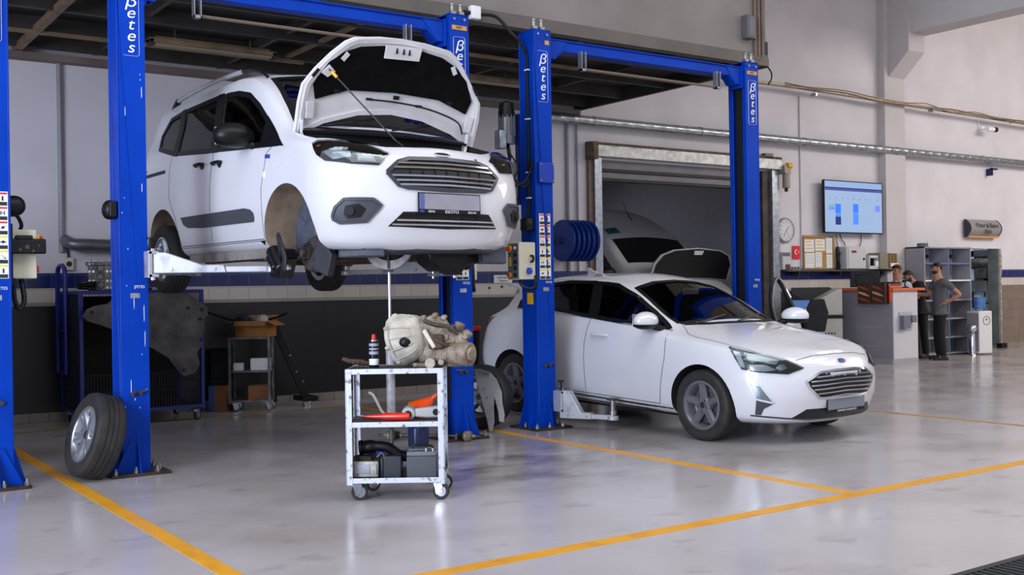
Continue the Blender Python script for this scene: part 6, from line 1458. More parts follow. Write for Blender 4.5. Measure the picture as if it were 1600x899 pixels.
# arms: van lift
def wl(o, p):
    return o.matrix_world @ Vector(p)
bpy.context.view_layer.update()
def arm_to(lift, base, target, z, name='lift_arm', pad=.12, hh=.10):
    L0 = Vector(lift.location); lift_arm(lift, (base[0], base[1]), (target[0] - L0.x, target[1] - L0.y), z, name, pad, hh)
zA = ZC + .0
for p, b in (((.78, -.78, 0), (CW + .02, -.06)), ((-.85, -.76, 0), (CW + .02, CD + .06))):
    q = wl(van, p); arm_to(l2, b, q, zA - .01, pad=wl(van, (0, 0, .19)).z - zA + .01)
for p, b in (((.80, .76, 0), (LL - CW - .02, -.06)), ((-.85, .76, 0), (LL - CW - .02, CD + .06))):
    q = wl(van, p); arm_to(l2, b, q, zA - .01, pad=wl(van, (0, 0, .19)).z - zA + .01)
arm_to(l3, (CW + .02, -.06), (6.70, 7.93), .165, pad=.15, hh=.21); arm_to(l3, (CW + .02, CD + .06), (6.98, 9.30), .14, pad=.08)
arm_to(l3, (LL - CW - .02, -.06), (8.72, 7.55), .13, pad=.05); arm_to(l3, (LL - CW - .02, CD + .06), (8.40, 9.30), .14, pad=.08)
# ================================================================== BACK WALL: SHUTTER DOOR AND THE ROOM BEHIND
def wy(y=0): return WY + y
dsh = tag(bpy.data.objects.new('door_1', None), kind='structure'); COL.objects.link(dsh)
M_dkch = mat('dark_channel', (40, 36, 34), .6, .2, rgb2=(74, 62, 52), vscale=5)
MB().bb(10.26, 14.40, WY - .16, WY, 3.33, 3.50).build('shutter_header', mat('streaked_zinc', (206, 208, 206), .45, .3, rgb2=(158, 156, 150), vscale=9), dsh, bevel=.006)
MB().bb(10.18, 14.42, WY - .10, WY, 3.49, 3.55).bb(10.18, 10.28, WY - .2, WY, 3.28, 3.54).build('header_foam', mat('foam_brown', (120, 98, 78), .9, rgb2=(70, 60, 52), vscale=12), dsh, bevel=.006)
MB().bb(10.28, 10.42, WY - .10, WY + .02, 0, 3.33).build('guide_rail', M_zinc, dsh, bevel=.004); MB().bb(10.20, 10.28, WY - .06, WY, 0, 3.3).build('rail_angle', mat('brown_angle', (128, 106, 92), .6, var=.3), dsh)
MB().bb(14.16, 14.33, WY - .10, WY + .02, 0, 3.33).build('guide_rail', M_zinc, dsh, bevel=.004); MB().bb(13.98, 14.16, WY - .04, WY + .1, 0, 3.30).build('rail_channel', M_dkch, dsh)
MB().bb(10.42, 14.1, WY + .02, WY + .06, 3.02, 3.34).build('shutter_curtain', mat('shutter_fabric', (124, 118, 124), .6, var=.2, vscale=3), dsh)
MB().bb(10.42, 14.1, WY + .0, WY + .08, 2.98, 3.03).bb(10.42, 14.1, WY - .01, WY + .03, 3.12, 3.17).build('bottom_bar', M_black, dsh, bevel=.006)
mt = MB().cyl((14.44, WY - .16, 3.02), (14.44, WY - .16, 3.28), .065, n=18).bb(14.34, 14.50, WY - .22, WY - .05, 3.26, 3.40)
mo_ = mt.build('shutter_motor', mat('motor_cream', (150, 140, 124), .45, .2, var=.2), dsh, bevel=.008)
MB().cyl((14.42, WY - .2, 3.40), (14.52, WY - .2, 3.40), .05).build('motor_cap', M_yellow, mo_); MB().cyl((14.44, WY - .16, 2.96), (14.44, WY - .16, 3.02), .03).build('motor_nipple', M_black, mo_)
MB().bb(14.0, 14.2, WY - .1, WY, 3.52, 3.60).build('control_unit', mat('unit_brown', (96, 88, 82), .5), dsh, bevel=.008)
# the room behind
rm = MB().bb(9.6, 9.75, WY + .22, 20.2, 0, 4.4).bb(16.2, 16.35, WY + .22, 20.2, 0, 4.4).bb(9.6, 16.35, 20.2, 20.4, 0, 4.4).bb(9.6, 16.35, WY + .22, 20.4, 4.4, 4.5)
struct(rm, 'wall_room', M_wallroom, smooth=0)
# white high-roof van standing in that room, bonnet up
PV_ROWS = [
 (-5.2, -.15, [(0, 0)], srt([(-.15, .35), (-5.2, .4)])),
 (-5.2, -.12, [(-5, .9), (-.2, .88)], srt([(-.15, .36), (-5.2, .4)])),
 (-5.25, -.05, [(-5, .98), (-.2, .96)], srt([(0, .5), (-5.2, .5)])),
 (-5.25, 0, [(-5, 1.0), (-.2, .98)], srt([(0, .8), (-5.2, .8)])),
 (-5.25, -.02, [(-5, 1.0), (-1, 1.0), (-.2, .95)], srt([(0, 1.05), (-5.2, 1.2)])),
 (-5.25, -.12, [(-5, .99), (-1.2, .985), (-.3, .85)], srt([(-.1, 1.22), (-.9, 1.50), (-1.5, 1.56), (-5.2, 1.6)])),
 (-5.22, -.20, [(-5, .95), (-1.7, .94), (-1.3, .93), (-.9, .86), (-.3, .70)], srt([(-.2, 1.28), (-.8, 1.58), (-1.05, 1.68), (-1.6, 2.08), (-2.1, 2.20), (-5.2, 2.2)])),
 (-5.20, -.22, [(-5, .86), (-2.3, .84), (-1.6, .84), (-.9, .72), (-.3, .50)], srt([(-.2, 1.30), (-.8, 1.62), (-1.0, 1.70), (-1.62, 2.22), (-1.9, 2.40), (-2.6, 2.66), (-5.2, 2.66)])),
 (-5.18, -.23, [(-5, .45), (-1.6, .45), (-.9, .36), (-.3, .25)], srt([(-.2, 1.31), (-.8, 1.64), (-.96, 1.71), (-1.60, 2.25), (-1.9, 2.46), (-2.6, 2.79), (-5.2, 2.79)])),
 (-5.17, -.24, [(0, 0)], srt([(-.2, 1.31), (-.8, 1.65), (-.95, 1.715), (-1.60, 2.26), (-1.9, 2.48), (-2.6, 2.82), (-5.2, 2.82)])),
]
pv = thing('panel_van', 'white high-roof panel van with its bonnet up inside the shutter doorway', 'van', (13.02, 12.86, 0), -PI / 2)
pv_mb = shell(PV_ROWS, (.35, 2.6, .2, 4)); K = Skin(pv_mb)
pc = [ycyl(-.95, .36, .42, s * .6, s * 1.2) for s in (-1, 1)] + [ycyl(-4.2, .36, .42, s * .6, s * 1.2) for s in (-1, 1)]
me = carve(pv_mb, pc, [M_vanpaint, M_carwell], 'body'); o = bpy.data.objects.new('body', me); link(o, pv)
M_gblack = mat('dark_van_glass', (14, 15, 16), .06, spec=.8)
pw = K.panel([(-1.2, -.80, 1.70), (-1.1, 0, 1.72), (-1.2, .80, 1.70), (-1.6, .78, 2.19), (-1.6, 0, 2.25), (-1.6, -.78, 2.19)], (-.6, 0, -.8), .004, .01, .12).build('windscreen', M_gblack, pv, smooth=60)
for s in (-1, 1):
    K.panel([(-1.28, s, 1.62), (-1.75, s, 2.10), (-2.35, s, 2.12), (-2.35, s, 1.60)], (0, -s, 0), .004, .01, .12).build('side_window', M_gblack, pv, smooth=60)
    mirror_unit(pv, (-1.25, s * 1.18, 1.62), s, M_trim, M_trim, 1.3)
    for x in (-.95, -4.2): wheel(pv, 'wheel', (x, s * .86, .36), .355, .22, s, .20, 5, M_galloy)
    K.panel([(-.15, s * .90, 1.05), (-.55, s * .96, 1.2), (-.5, s * .97, 1.02), (-.1, s * .88, .92)], (-.7, -s * .7, 0), .006, .02, .06).build('headlight', M_refl, pv, smooth=50)
K.panel([(0, -.6, 1.05), (0, .6, 1.05), (0, .55, .75), (0, -.55, .75)], (-1, 0, 0), .006, .02, .1).build('grille', M_trim, pv)
bn = MB()
prof = [(-.93, 0), (-.92, .30), (-.80, .47), (-.55, .56), (0, .60), (.55, .56), (.80, .47), (.92, .30), (.93, 0), (.5, .03), (0, .04), (-.5, .03)]
bn.prism(prof, (-.50, 0, 1.46), (0, 1, 0), (.40, 0, .92), (-.03, 0, .01)); b_ = bn.build('bonnet', M_silver, pv, bevel=.008)
MB().prism([(x * .93, .02 + y * .93) for x, y in prof], (-.497, 0, 1.463), (0, 1, 0), (.40, 0, .92), (.012, 0, 0)).build('insulation', M_black, b_)
MB().prism([(-.10, .545), (.12, .545), (.10, .47), (-.08, .47)], (-.483, 0, 1.463), (0, 1, 0), (.40, 0, .92), (.012, 0, 0)).build('latch_plate', M_refl, b_)
MB().tube([(-2.0, .1, 2.52), (-2.25, .16, 2.74), (-2.42, .2, 2.96)], [.012, .006, .004], 6).build('aerial', M_black, pv)
sgn = K.panel([(-1.72, -.74, 2.28), (-1.72, -.46, 2.33), (-1.86, -.46, 2.44), (-1.86, -.74, 2.38)], (-.5, .35, -.8), .006, .006, .06).build('number_sticker', mat('teal_sticker', (22, 112, 124), .5), pv, smooth=50)
h, n = K.hit((-1.79, -.60, 2.36), (-.5, .35, -.8))
rot = n.to_track_quat('Z', 'Y').to_matrix()
up_ = (Vector((0, 0, 1)) - n * n.z).normalized(); rx = up_.cross(n); R3 = Matrix((rx, up_, n)).transposed()
text('27', 'number_text', .15, M_ink, pv, h + n * .009, R3.to_euler(), .001)
for i in (-1, 1):
    K.strip([(-2.5, i * .3, 2.8), (-4.5, i * .3, 2.8)], (0, 0, -1), .03, .004, res=.2).build('roof_rib', M_vanpaint, pv)
M_white_ = M_label
# hose reel
hr_ = thing('hose_reel', 'blue exhaust hose reel on the wall right of the middle lift post', 'hose reel', (9.42, 12.24, 2.05), 0)
pf = []
for k in range(6):
    x0 = k * .09; pf += [(.20, x0), (.285, x0 + .012), (.30, x0 + .03), (.285, x0 + .05), (.20, x0 + .075)]
MB().lathe(pf, (0, 0, 0), (1, 0, 0), 44, cap=True).build('drum', mat('reel_blue', (14, 54, 140), .4, var=.2), hr_, smooth=25)
MB().cyl((-.04, 0, 0), (.58, 0, 0), .03).build('axle', M_zinc, hr_); MB().bb(-.05, .59, .30, .35, -.05, .05).bb(-.05, -.02, -.03, .33, -.04, .04).bb(.56, .59, -.03, .33, -.04, .04).build('bracket', M_bluedk, hr_, bevel=.004)
# small sign by the tyre air gun
sg = thing('wall_sign', 'small white sign on the blue tile band between the two middle posts', 'sign', (8.645, WY - .02, 1.515), 0)
MB().bb(-.155, .155, -.006, .006, -.055, .055).build('plate', M_label, sg); text('Lastik Basınç', 'sign_text', .040, M_ink, sg, (0, -.0075, .020), RF, .0005); text('Tabancası', 'sign_text', .040, M_ink, sg, (0, -.0075, -.026), RF, .0005)
ag = thing('air_gun', 'black tyre air gun hanging on the tile rail below the small white sign', 'tool', (8.95, WY - .06, 1.31), 0)
MB().tube([(-.05, 0, -.03), (.02, 0, .02), (.09, 0, .03)], .014, 8).tube([(.02, 0, .02), (.04, 0, .10)], .012, 8).build('gun', M_black, ag); MB().cyl((-.02, .0, .03), (-.02, .03, .03), .03).build('gauge', M_zinc, ag)
for i, (x, z) in enumerate(((8.42, 1.39), (8.63, 1.405))): tag(MB().lathe([(0, 0), (.018, 0), (.016, .012), (0, .014)], (x, WY - .012, z), (0, -1, 0), 14).build('wall_plug', M_rust), ('rusty wall plug low left of the small white sign', 'rusty wall plug just under the small white sign')[i], 'wall plug')

# ================================================================== BACK WALL: SCREEN, BOARD, CABINETS
tv = thing('television', 'large wall screen showing a pale blue schedule with blue blocks', 'screen', (16.23, 12.45, 2.745), 0)
MB().bb(-.82, .82, -.02, .03, -.47, .47).build('casing', M_black, tv, bevel=.006); MB().bb(-.3, .3, .03, .15, -.2, .2).build('wall_mount', M_darkgrey, tv)
def em(name, rgb, e):
    m = mat(name, rgb, .2, emit=e * 1.35); m.node_tree.nodes['Principled BSDF'].inputs['Base Color'].default_value = (.01, .01, .012, 1); return m
MB().bb(-.80, .80, -.0215, -.02, -.45, .45).build('screen', em('screen_pale', (160, 184, 222), .55), tv, smooth=0)
def px_block(name, x0, x1, z0, z1, m): return MB().bb(x0, x1, -.0225, -.0215, z0, z1).build(name, m, tv, smooth=0)
px_block('title_bar', -.80, .80, .285, .325, em('screen_navy', (70, 86, 176), .5)); px_block('browser_bar', -.80, .80, .325, .345, em('screen_dark', (44, 50, 92), .4)); px_block('browser_bar', -.80, .80, .345, .45, em('screen_sky', (150, 178, 226), .55))
e1, e2, e3, e4, e5 = em('screen_blue', (40, 110, 255), .8), em('screen_mid', (72, 130, 246), .7), em('screen_ink', (32, 44, 128), .5), em('screen_lilac', (112, 140, 238), .6), em('screen_green', (96, 196, 150), .6)
for x0, x1, z0, z1, m in ((-.52, -.37, -.12, .05, e1), (-.52, -.37, -.17, -.13, e2), (-.52, -.37, -.32, -.175, e3), (-.70, -.54, -.06, 0, e4), (-.70, -.54, .01, .04, e5), (-.03, .12, -.10, .06, e1), (-.03, .12, -.31, -.11, e2), (.60, .74, -.06, .05, e4)):
    px_block('schedule_block', x0, x1, z0, z1, m)
rdd = random.Random(9)
for i in range(9):
    x = -.66 + i * .165; text(('Pzt', 'Sal', 'Çar', 'Per', 'Cum', 'Cmt', 'Paz', 'Pzt', 'Sal')[i], 'schedule_text', .032, em('screen_grey', (110, 124, 160), .3), tv, (x, -.0225, .15), RF, .0003)
for x, z in ((-.72, .235), (.70, .25), (.73, .21), (0, .22)): text('....', 'schedule_text', .05, em('screen_black', (30, 36, 70), .3), tv, (x, -.0225, z), RF, .0003)
for i, pts in enumerate((((15.9, 12.57, 2.27), (15.92, 12.57, 2.1), (15.98, 12.57, 1.98)), ((16.0, 12.57, 2.27), (16.06, 12.57, 2.16), (16.12, 12.57, 2.12), (16.14, 12.57, 2.05)), ((16.6, 12.57, 2.27), (16.6, 12.57, 2.15), (16.55, 12.57, 2.04)))):
    tag(MB().tube(pts, .008, 6, 4).build('cable', (mat('green_cable', (40, 74, 66), .5), M_black, M_darkgrey)[i]), ('green cable hanging under the left half of the wall screen', 'black cable hanging in a bend under the middle of the wall screen', 'thin grey cable hanging under the right half of the wall screen')[i], 'cable')
ck = thing('wall_clock', 'round silver wall clock beside the shutter door', 'clock', (14.545, 12.55, 2.31), 0)
MB().lathe([(0, -.05), (.20, -.05), (.215, -.03), (.215, .0), (.205, .012), (.185, .012), (.18, .0), (0, .0)], (0, 0, 0), (0, -1, 0), 44).build('case', mat('clock_silver', (150, 150, 150), .35, .5), ck)
MB().cyl((0, 0, 0), (0, -.003, 0), .182, n=40).build('dial', mat('clock_dial', (206, 206, 208), .5), ck)
for k in range(12):
    a = 2 * PI * k / 12; text(str(12 if k == 0 else k), 'numeral', .045, M_darkgrey, ck, (math.sin(a) * .145, -.004, math.cos(a) * .145), RF, .0005)
for a, L, w_ in ((PI * .28, .09, .010), (PI * 1.17, .13, .007)): MB().bar((0, -.006, 0), (math.sin(a) * L, -.006, math.cos(a) * L), .003, w_, up=(0, 1, 0)).build('hand', M_ink, ck)
MB().bar((0, -.008, 0), (math.sin(2.6) * .12, -.008, math.cos(2.6) * .12), .002, .003, up=(0, 1, 0)).build('second_hand', M_red, ck)
fg = thing('flag', 'small red flag with white crescent and star below the clock', 'flag', (14.83, 12.575, 1.93), 0)
MB().bb(-.09, .09, -.004, .004, -.115, .115).build('cloth', mat('flag_red', (214, 24, 34), .7), fg)
cr_ = MB(); pts = []
for i in range(21): a = math.radians(45 + 270 * i / 20); pts.append((-.0 + .045 * math.cos(a), .01 + .045 * math.sin(a)))
for i in range(21): a = math.radians(315 - 270 * i / 20 + 0); pts.append((.012 + .036 * math.cos(a) * 1.0, .01 + .036 * math.sin(a)))
cr_.prism(pts, (0, -.0055, 0), (1, 0, 0), (0, 0, 1), (0, .001, 0)); st5 = []
for i in range(10): a = PI / 2 + i * PI / 5; r = .020 if i % 2 == 0 else .009; st5.append((.055 + r * math.cos(a), .01 + r * math.sin(a)))
cr_.prism(st5, (0, -.0055, 0), (1, 0, 0), (0, 0, 1), (0, .001, 0)); cr_.build('crescent_and_star', M_label, fg, smooth=0)
di = thing('dispenser', 'small grey dispenser with a dark window beside the shutter door frame', 'dispenser', (14.44, 12.52, 1.78), 0)
MB().bb(-.09, .09, -.06, .06, -.15, .15).build('case', mat('dispenser_white', (190, 190, 192), .5), di, bevel=.01); MB().bb(-.088, .088, -.066, -.06, .08, .14).build('top_window', M_greyplast, di); MB().bb(-.03, .088, -.066, -.06, -.14, -.06).build('lower_panel', mat('dark_red', (90, 34, 30), .5), di)
sk2 = thing('socket_strip', 'grey socket strip lying on the wall ledge left of the cork board', 'socket', (14.66, 12.50, 1.63), 0)
MB().bb(-.14, .14, -.04, .04, 0, .05).build('strip', mat('strip_grey', (132, 130, 126), .5), sk2, bevel=.006)
for x in (-.08, 0, .08): MB().cyl((x, -.042, .025), (x, -.038, .025), .018).build('outlet', M_black, sk2)
M_cork = mat('cork_wood', (176, 130, 72), .7, var=.15, vscale=8)
bd = thing('notice_board', 'cork notice board covered in white papers under the wall screen', 'notice board', (15.40, 12.57, 1.92), 0)
MB().bb(-.42, .42, -.015, .015, -.28, .28).build('cork', M_cork, bd); MB().bb(-.42, .16, -.03, .0, .27, .31).bb(.37, .42, -.03, 0, -.28, .31).bb(-.42, -.39, -.03, 0, -.28, .28).build('frame', M_cork, bd, bevel=.004)
for x0, x1, z0, z1, yl in ((-.38, -.13, .02, .24, 1), (-.10, .16, .04, .25, 1), (-.37, -.12, -.26, 0, 0), (-.10, .08, -.25, .02, 0), (.19, .36, .0, .27, 0), (.20, .36, -.26, -.02, 0)):
    p_ = MB().bb(x0, x1, -.020, -.0155, z0, z1).build('paper', M_paper, bd, smooth=0)
    if yl:
        for k in range(3): MB().bb(x0 + .03, x1 - .08 + .02 * k, -.0208, -.020, z1 - .05 - k * .06, z1 - .03 - k * .06).build('note_line', mat('note_yellow', (220, 184, 92), .7), p_, smooth=0)
    else:
        for k in range(5): MB().bb(x0 + .02, x1 - .03, -.0208, -.020, z1 - .04 - k * .035, z1 - .035 - k * .035).build('note_line', mat('note_grey', (150, 150, 154), .7), p_, smooth=0)
lg_ = thing('wall_ledge', 'long dark wall ledge above the blue tile band by the counter', 'shelf', (14.4, 12.45, 1.61), 0)
MB().bb(0, 2.9, -.06, .13, -.015, .012).build('board', mat('ledge_dark', (66, 60, 54), .5), lg_, bevel=.003)
for x in (.3, 1.4, 2.6): MB().bb(x, x + .02, -.04, .13, -.08, -.015).build('bracket', M_darkgrey, lg_)
ec_ = thing('electric_cabinet', 'light grey electric cabinet with a small red display on the ledge', 'cabinet', (16.19, 12.47, 1.835), 0)
MB().bb(-.27, .27, -.10, .12, -.20, .20).build('body', mat('cabinet_grey', (184, 184, 186), .45), ec_, bevel=.008); MB().bb(-.22, .262, -.108, -.10, -.19, .19).build('door', mat('cabinet_door', (196, 196, 198), .45), ec_, bevel=.004)
MB().bb(-.14, -.0, -.110, -.106, .09, .13).build('display', mat('display_red', (120, 28, 34), .4), ec_); MB().cyl((.20, -.125, -.02), (.20, -.105, -.02), .02).build('lock', M_black, ec_)
MB().tube([(-.33, .05, .2), (-.34, .03, .0), (-.32, .04, -.2)], .03, 8, 5).tube([(-.29, .03, .1), (-.36, .02, -.05), (-.30, .03, -.15), (-.38, .04, -.19)], .02, 8, 5).build('cables', M_black, ec_)
pr_ = thing('label_printer', 'small white printer with a dark opening beside the electric cabinet', 'printer', (16.66, 12.44, 1.63), 0)
MB().bb(-.14, .14, -.1, .12, 0, .06).bb(-.14, .14, .0, .12, .06, .24).bb(-.14, -.11, -.1, .12, .06, .24).bb(.11, .14, -.1, .12, .06, .24).bb(-.14, .14, -.1, .12, .20, .25).build('body', mat('printer_white', (202, 202, 204), .5), pr_, bevel=.008)
MB().bb(-.11, .11, -.01, .0, .06, .20).build('opening', M_black, pr_); MB().bb(.03, .12, -.11, -.08, .04, .15).build('paper', M_paper, pr_)
bi = thing('file_rack', 'khaki file rack full of brown folders on the ledge', 'file rack', (17.04, 12.42, 1.63), 0)
MB().bb(-.26, -.02, -.12, .14, 0, .30).bb(-.02, .27, .0, .14, 0, .30).bb(-.02, .27, -.12, .14, 0, .02).build('rack', mat('khaki_rack', (128, 124, 104), .6), bi, bevel=.006)
for k in range(6): MB().bb(-.01 + k * .045, .025 + k * .045, -.12, .0, .02, .29).build('folder', mat('folder_brown', (146, 112, 72), .7, var=.2) if k % 2 else mat('folder_dark', (104, 78, 50), .7), bi, bevel=.003)
MB().bb(.04, .27, -.128, -.12, .05, .11).build('rack_label', M_paper, bi, smooth=0)
ccv = thing('security_camera', 'small white security camera high on the wall above the galvanised pipe', 'camera', (20.55, 12.40, 4.45), 0)
MB().bb(-.12, -.02, .1, .2, .02, .08).cyl((-.06, .14, .05), (-.03, .0, 0), .022).cyl((-.14, -.02, 0), (.04, -.05, 0), .05, n=18).build('body', M_white, ccv, bevel=.006); MB().cyl((.04, -.05, 0), (.12, -.062, 0), .052, n=18).build('lens_hood', M_black, ccv)
MB().tube([(-.1, .18, .08), (-.11, .19, .22)], .012, 6).build('cable', M_white, ccv)
bkt = thing('pipe_bracket', 'dark blue angle bracket on the wall under the galvanised pipe', 'bracket', (20.80, 12.5, 3.64), 0)
MB().bb(-.10, .12, -.03, .03, .02, .05).bb(-.10, -.07, -.03, .03, -.10, .05).bb(-.09, -.05, -.03, .1, -.1, .04).build('bracket', mat('bracket_navy', (24, 28, 80), .5), bkt)
sn = thing('department_sign', 'curved grey sign with orange lower edge above the office opening', 'sign', (20.40, 12.56, 2.45), 0)
cv = []; NN = 12
for i in range(NN + 1):
    t = i / NN; cv.append((-.16 * math.sin(PI * (.12 + .76 * t)) + .02, .17 - .34 * t))
poly = [(.0, .18)] + cv + [(0, -.18)]
MB().prism(poly, (-.55, 0, 0), (0, 1, 0), (0, 0, 1), (1.1, 0, 0)).build('body', mat('sign_grey', (150, 148, 148), .4, .2), sn, smooth=40)
MB().prism([(a * 1.04, b * 1.03) for a, b in poly], (-.56, 0, 0), (0, 1, 0), (0, 0, 1), (.03, 0, 0)).build('end_cap', mat('sign_endcap', (40, 40, 48), .5), sn); MB().prism([(a * 1.04, b * 1.03) for a, b in poly], (.53, 0, 0), (0, 1, 0), (0, 0, 1), (.03, 0, 0)).build('end_cap', mat('sign_endcap', (40, 40, 48), .5), sn)
MB().bb(-.53, .53, -.085, -.0, -.185, -.155).build('orange_edge', mat('sign_orange', (214, 150, 70), .5), sn)
text('Motor & Bakım', 'sign_text', .135, M_ink, sn, (.03, -.146, .055), (PI / 2 - .08, 0, 0), .001, sx=.95); text('Ekibi', 'sign_text', .125, M_ink, sn, (.06, -.146, -.07), (PI / 2 + .18, 0, 0), .001)
# ================================================================== RECEPTION COUNTER
M_lam = mat('counter_laminate', (146, 143, 152), .4, var=.06); M_lamw = mat('counter_end_laminate', (200, 198, 202), .4, var=.05)
M_otop = mat('orange_worktop', (214, 104, 44), .35, var=.15)
co = thing('reception_counter', 'grey reception counter with an orange worktop beside the hatchback', 'counter', (15.70, 11.28, 0), 0)
CLx, CLy, CH = .70, 1.18, 1.24
MB().bb(0, .03, 0, CLy, .0, CH).build('front_panel', M_lam, co, bevel=.003)
MB().bb(.03, CLx, 0, .03, 0, CH).build('end_panel', M_lamw, co, bevel=.003)
MB().bb(.03, CLx - .05, .03, CLy, .02, .08).bb(.03, CLx - .05, .03, CLy, .72, .75).bb(CLx - .03, CLx, .03, CLy, 0, .75).build('carcass', M_lam, co)
MB().bb(-.004, 0, 0, CLy, 0, .09).bb(-.004, CLx, -.004, 0, 0, .09).build('plinth', mat('plinth_grey', (158, 154, 160), .5), co)
for z in (.30, .62, .93): MB().bb(-.003, 0, .25, .75, z, z + .008).build('panel_groove', mat('groove_grey', (176, 172, 180), .4), co)
MB().prism([(-.05, CLy), (-.05, -.05), (CLx + .16, -.05), (CLx + .20, .0), (CLx + .16, .36), (.36, .42), (.36, CLy)], (0, 0, CH), (1, 0, 0), (0, 1, 0), (0, 0, .045)).build('worktop', M_otop, co, bevel=.006)
MB().prism([(.02, CLy), (.02, .03), (CLx + .10, .03), (CLx + .10, .33), (.30, .36), (.30, CLy)], (0, 0, CH + .045), (1, 0, 0), (0, 1, 0), (0, 0, .004)).build('worktop_inlay', M_trim, co)
sd = thing('sanitiser_holder', 'grey plastic double holder on the end of the reception counter', 'holder', (15.70 + .33, 11.28 - .02, .62), 0)
MB().bb(-.17, .19, .0, .018, -.05, .26).build('back_plate', mat('holder_plate', (176, 174, 184), .5), sd, bevel=.004)
for x0, x1, z0, z1 in ((-.17, .02, -.02, .20), (.07, .20, .08, .20)): MB().bb(x0, x1, -.09, 0, z0, z1).build('container', mat('holder_grey', (112, 108, 122), .45), sd, bevel=.01)
dt = thing('document_tray', 'dark brown striped document tray unit hung over the counter front', 'tray', (15.66, 11.62, 1.08), 0)
M_brn = mat('tray_brown', (62, 34, 24), .4); M_rst = mat('tray_rust', (140, 70, 40), .45); M_tanp = mat('tray_tan', (196, 160, 124), .5)
for y0 in (-.30, -.02):
    MB().bb(-.10, -.02, y0, y0 + .27, -.05, .30).build('tray_body', M_brn, dt, bevel=.006)
    for k in range(3):
        MB().prism([(y0 + .02, .0 + k * .1 - .03), (y0 + .12, .03 + k * .1), (y0 + .25, .06 + k * .1), (y0 + .25, .03 + k * .1), (y0 + .14, -.0 + k * .1 - .01)], (-.101, 0, 0), (0, 1, 0), (0, 0, 1), (-.008, 0, 0)).build('document', M_tanp if k == 1 else M_rst, dt)
MB().bb(-.02, .30, -.32, .26, .285, .31).bb(-.03, -.02, -.32, .26, -.05, .31).build('hanger', M_trim, dt, bevel=.004)
ob_ = thing('orange_bracket', 'bright orange folded panel hanging over the counter corner beside the brown trays', 'panel', (15.66, 11.27, 1.05), 0)
MB().bb(-.02, .005, .0, .13, 0, .26).bb(-.02, .28, .0, .13, .25, .275).build('panel', M_orange, ob_, bevel=.006)
mn = thing('monitor', 'black computer monitor seen from behind on the reception counter', 'monitor', (16.0, 12.05, 1.289), -1.0)
MB().bb(-.25, .25, -.02, .03, .02, .30).bb(-.15, .15, -.05, -.02, .06, .24).build('casing', M_black, mn, bevel=.012); MB().bb(-.24, .24, .03, .032, .035, .29).build('screen', mat('screen_off', (14, 16, 22), .15), mn)
MB().bb(-.03, .03, -.03, 0, 0, .06).bb(-.12, .12, -.09, .09, 0, .012).build('stand', M_black, mn, bevel=.004)
sc2 = thing('barcode_scanner', 'black hand scanner on a small stand at the end of the counter', 'scanner', (16.38, 11.50, 1.289), 0)
MB().lathe([(0, 0), (.06, 0), (.055, .015), (0, .02)], n=18).tube([(0, 0, .015), (-.02, 0, .06), (.02, .0, .12)], .012, 8, 4).bar((-.06, 0, .11), (.12, -.02, .16), .05, .035).build('scanner', M_black, sc2, bevel=.005)
ydr = thing('cardboard_box', 'orange-yellow box on the floor in the dark under the counter end', 'box', (16.62, 11.62, 0), .2)
MB().bb(-.09, .09, -.07, .07, .12, .36).build('box', mat('orange_box', (206, 136, 36), .6), ydr, bevel=.003); MB().bb(-.09, .09, -.07, .07, 0, .12).build('lower_box', M_paper, ydr, bevel=.003)
# diagnostic cart and black chair behind the hatchback
dg_ = thing('diagnostic_cart', 'cream diagnostic cart with sloped top and vent holes left of the counter', 'cart', (14.62, 11.95, 0), -.65)
M_crm = mat('cart_cream', (186, 182, 174), .45, var=.06)
MB().bb(-.12, .40, 0, .5, .06, .80).build('cabinet', M_crm, dg_, bevel=.008); MB().bb(-.30, .42, -.02, .5, .80, .85).build('shelf', M_black, dg_, bevel=.005)
MB().prism([(-.08, 0), (.40, 0), (.40, .44), (.34, .44), (-.08, .22)], (0, .0, .85), (1, 0, 0), (0, 0, 1), (0, .48, 0)).build('console', M_crm, dg_, bevel=.008)
MB().prism([(-.35, .36), (-.08, .22), (.34, .44), (.30, .47), (-.35, .47)], (0, .42, .85), (1, 0, 0), (0, 0, 1), (0, .03, 0)).build('console_top', M_darkgrey, dg_, bevel=.006)
vh = MB()
for i in range(4):
    for j in range(4): vh.cyl((.12 + i * .05, -.004, .38 + j * .055), (.12 + i * .05, .002, .38 + j * .055), .015, n=10)
vh.build('vent_grille', M_black, dg_)
for x in (-.08, .36):
    for y in (.05, .45): caster(dg_, (x, y, .07), .3, .032)
lp = thing('laptop', 'open laptop with a blue screen on the diagnostic cart shelf', 'laptop', (14.30, 12.0, .86), -.65)
MB().bb(-.17, .17, -.12, .12, 0, .02).build('base', M_black, lp, bevel=.004); MB().prism([(0, 0), (.10, .24), (.09, .25), (-.015, .01)], (-.17, .12, .01), (0, 1, 0), (0, 0, 1), (.34, 0, 0)).build('lid', M_black, lp)
MB().prism([(-.012, .02), (.085, .235), (.083, .236), (-.014, .021)], (-.155, .12, .01), (0, 1, 0), (0, 0, 1), (.31, 0, 0)).build('screen', em('laptop_blue', (70, 110, 170), .5), lp)
ch = thing('workshop_chair', 'black chair back standing between the open car door and the cream cart', 'chair', (13.72, 11.25, 0), -.5)
MB().prism([(-.16, 0), (.16, 0), (.2, .30), (.12, .52), (-.10, .52), (-.2, .3)], (0, .03, .62), (1, 0, 0), (0, -.15, 1), (0, .05, 0)).build('backrest', M_cloth, ch, bevel=.02); MB().box((0, -.22, .48), (.42, .42, .07)).build('seat', M_cloth, ch, bevel=.025)
MB().cyl((0, -.2, .12), (0, -.2, .45), .03).build('column', M_black, ch); MB().bar((0, .05, .46), (0, .06, .7), .05, .02).build('back_bar', M_black, ch)
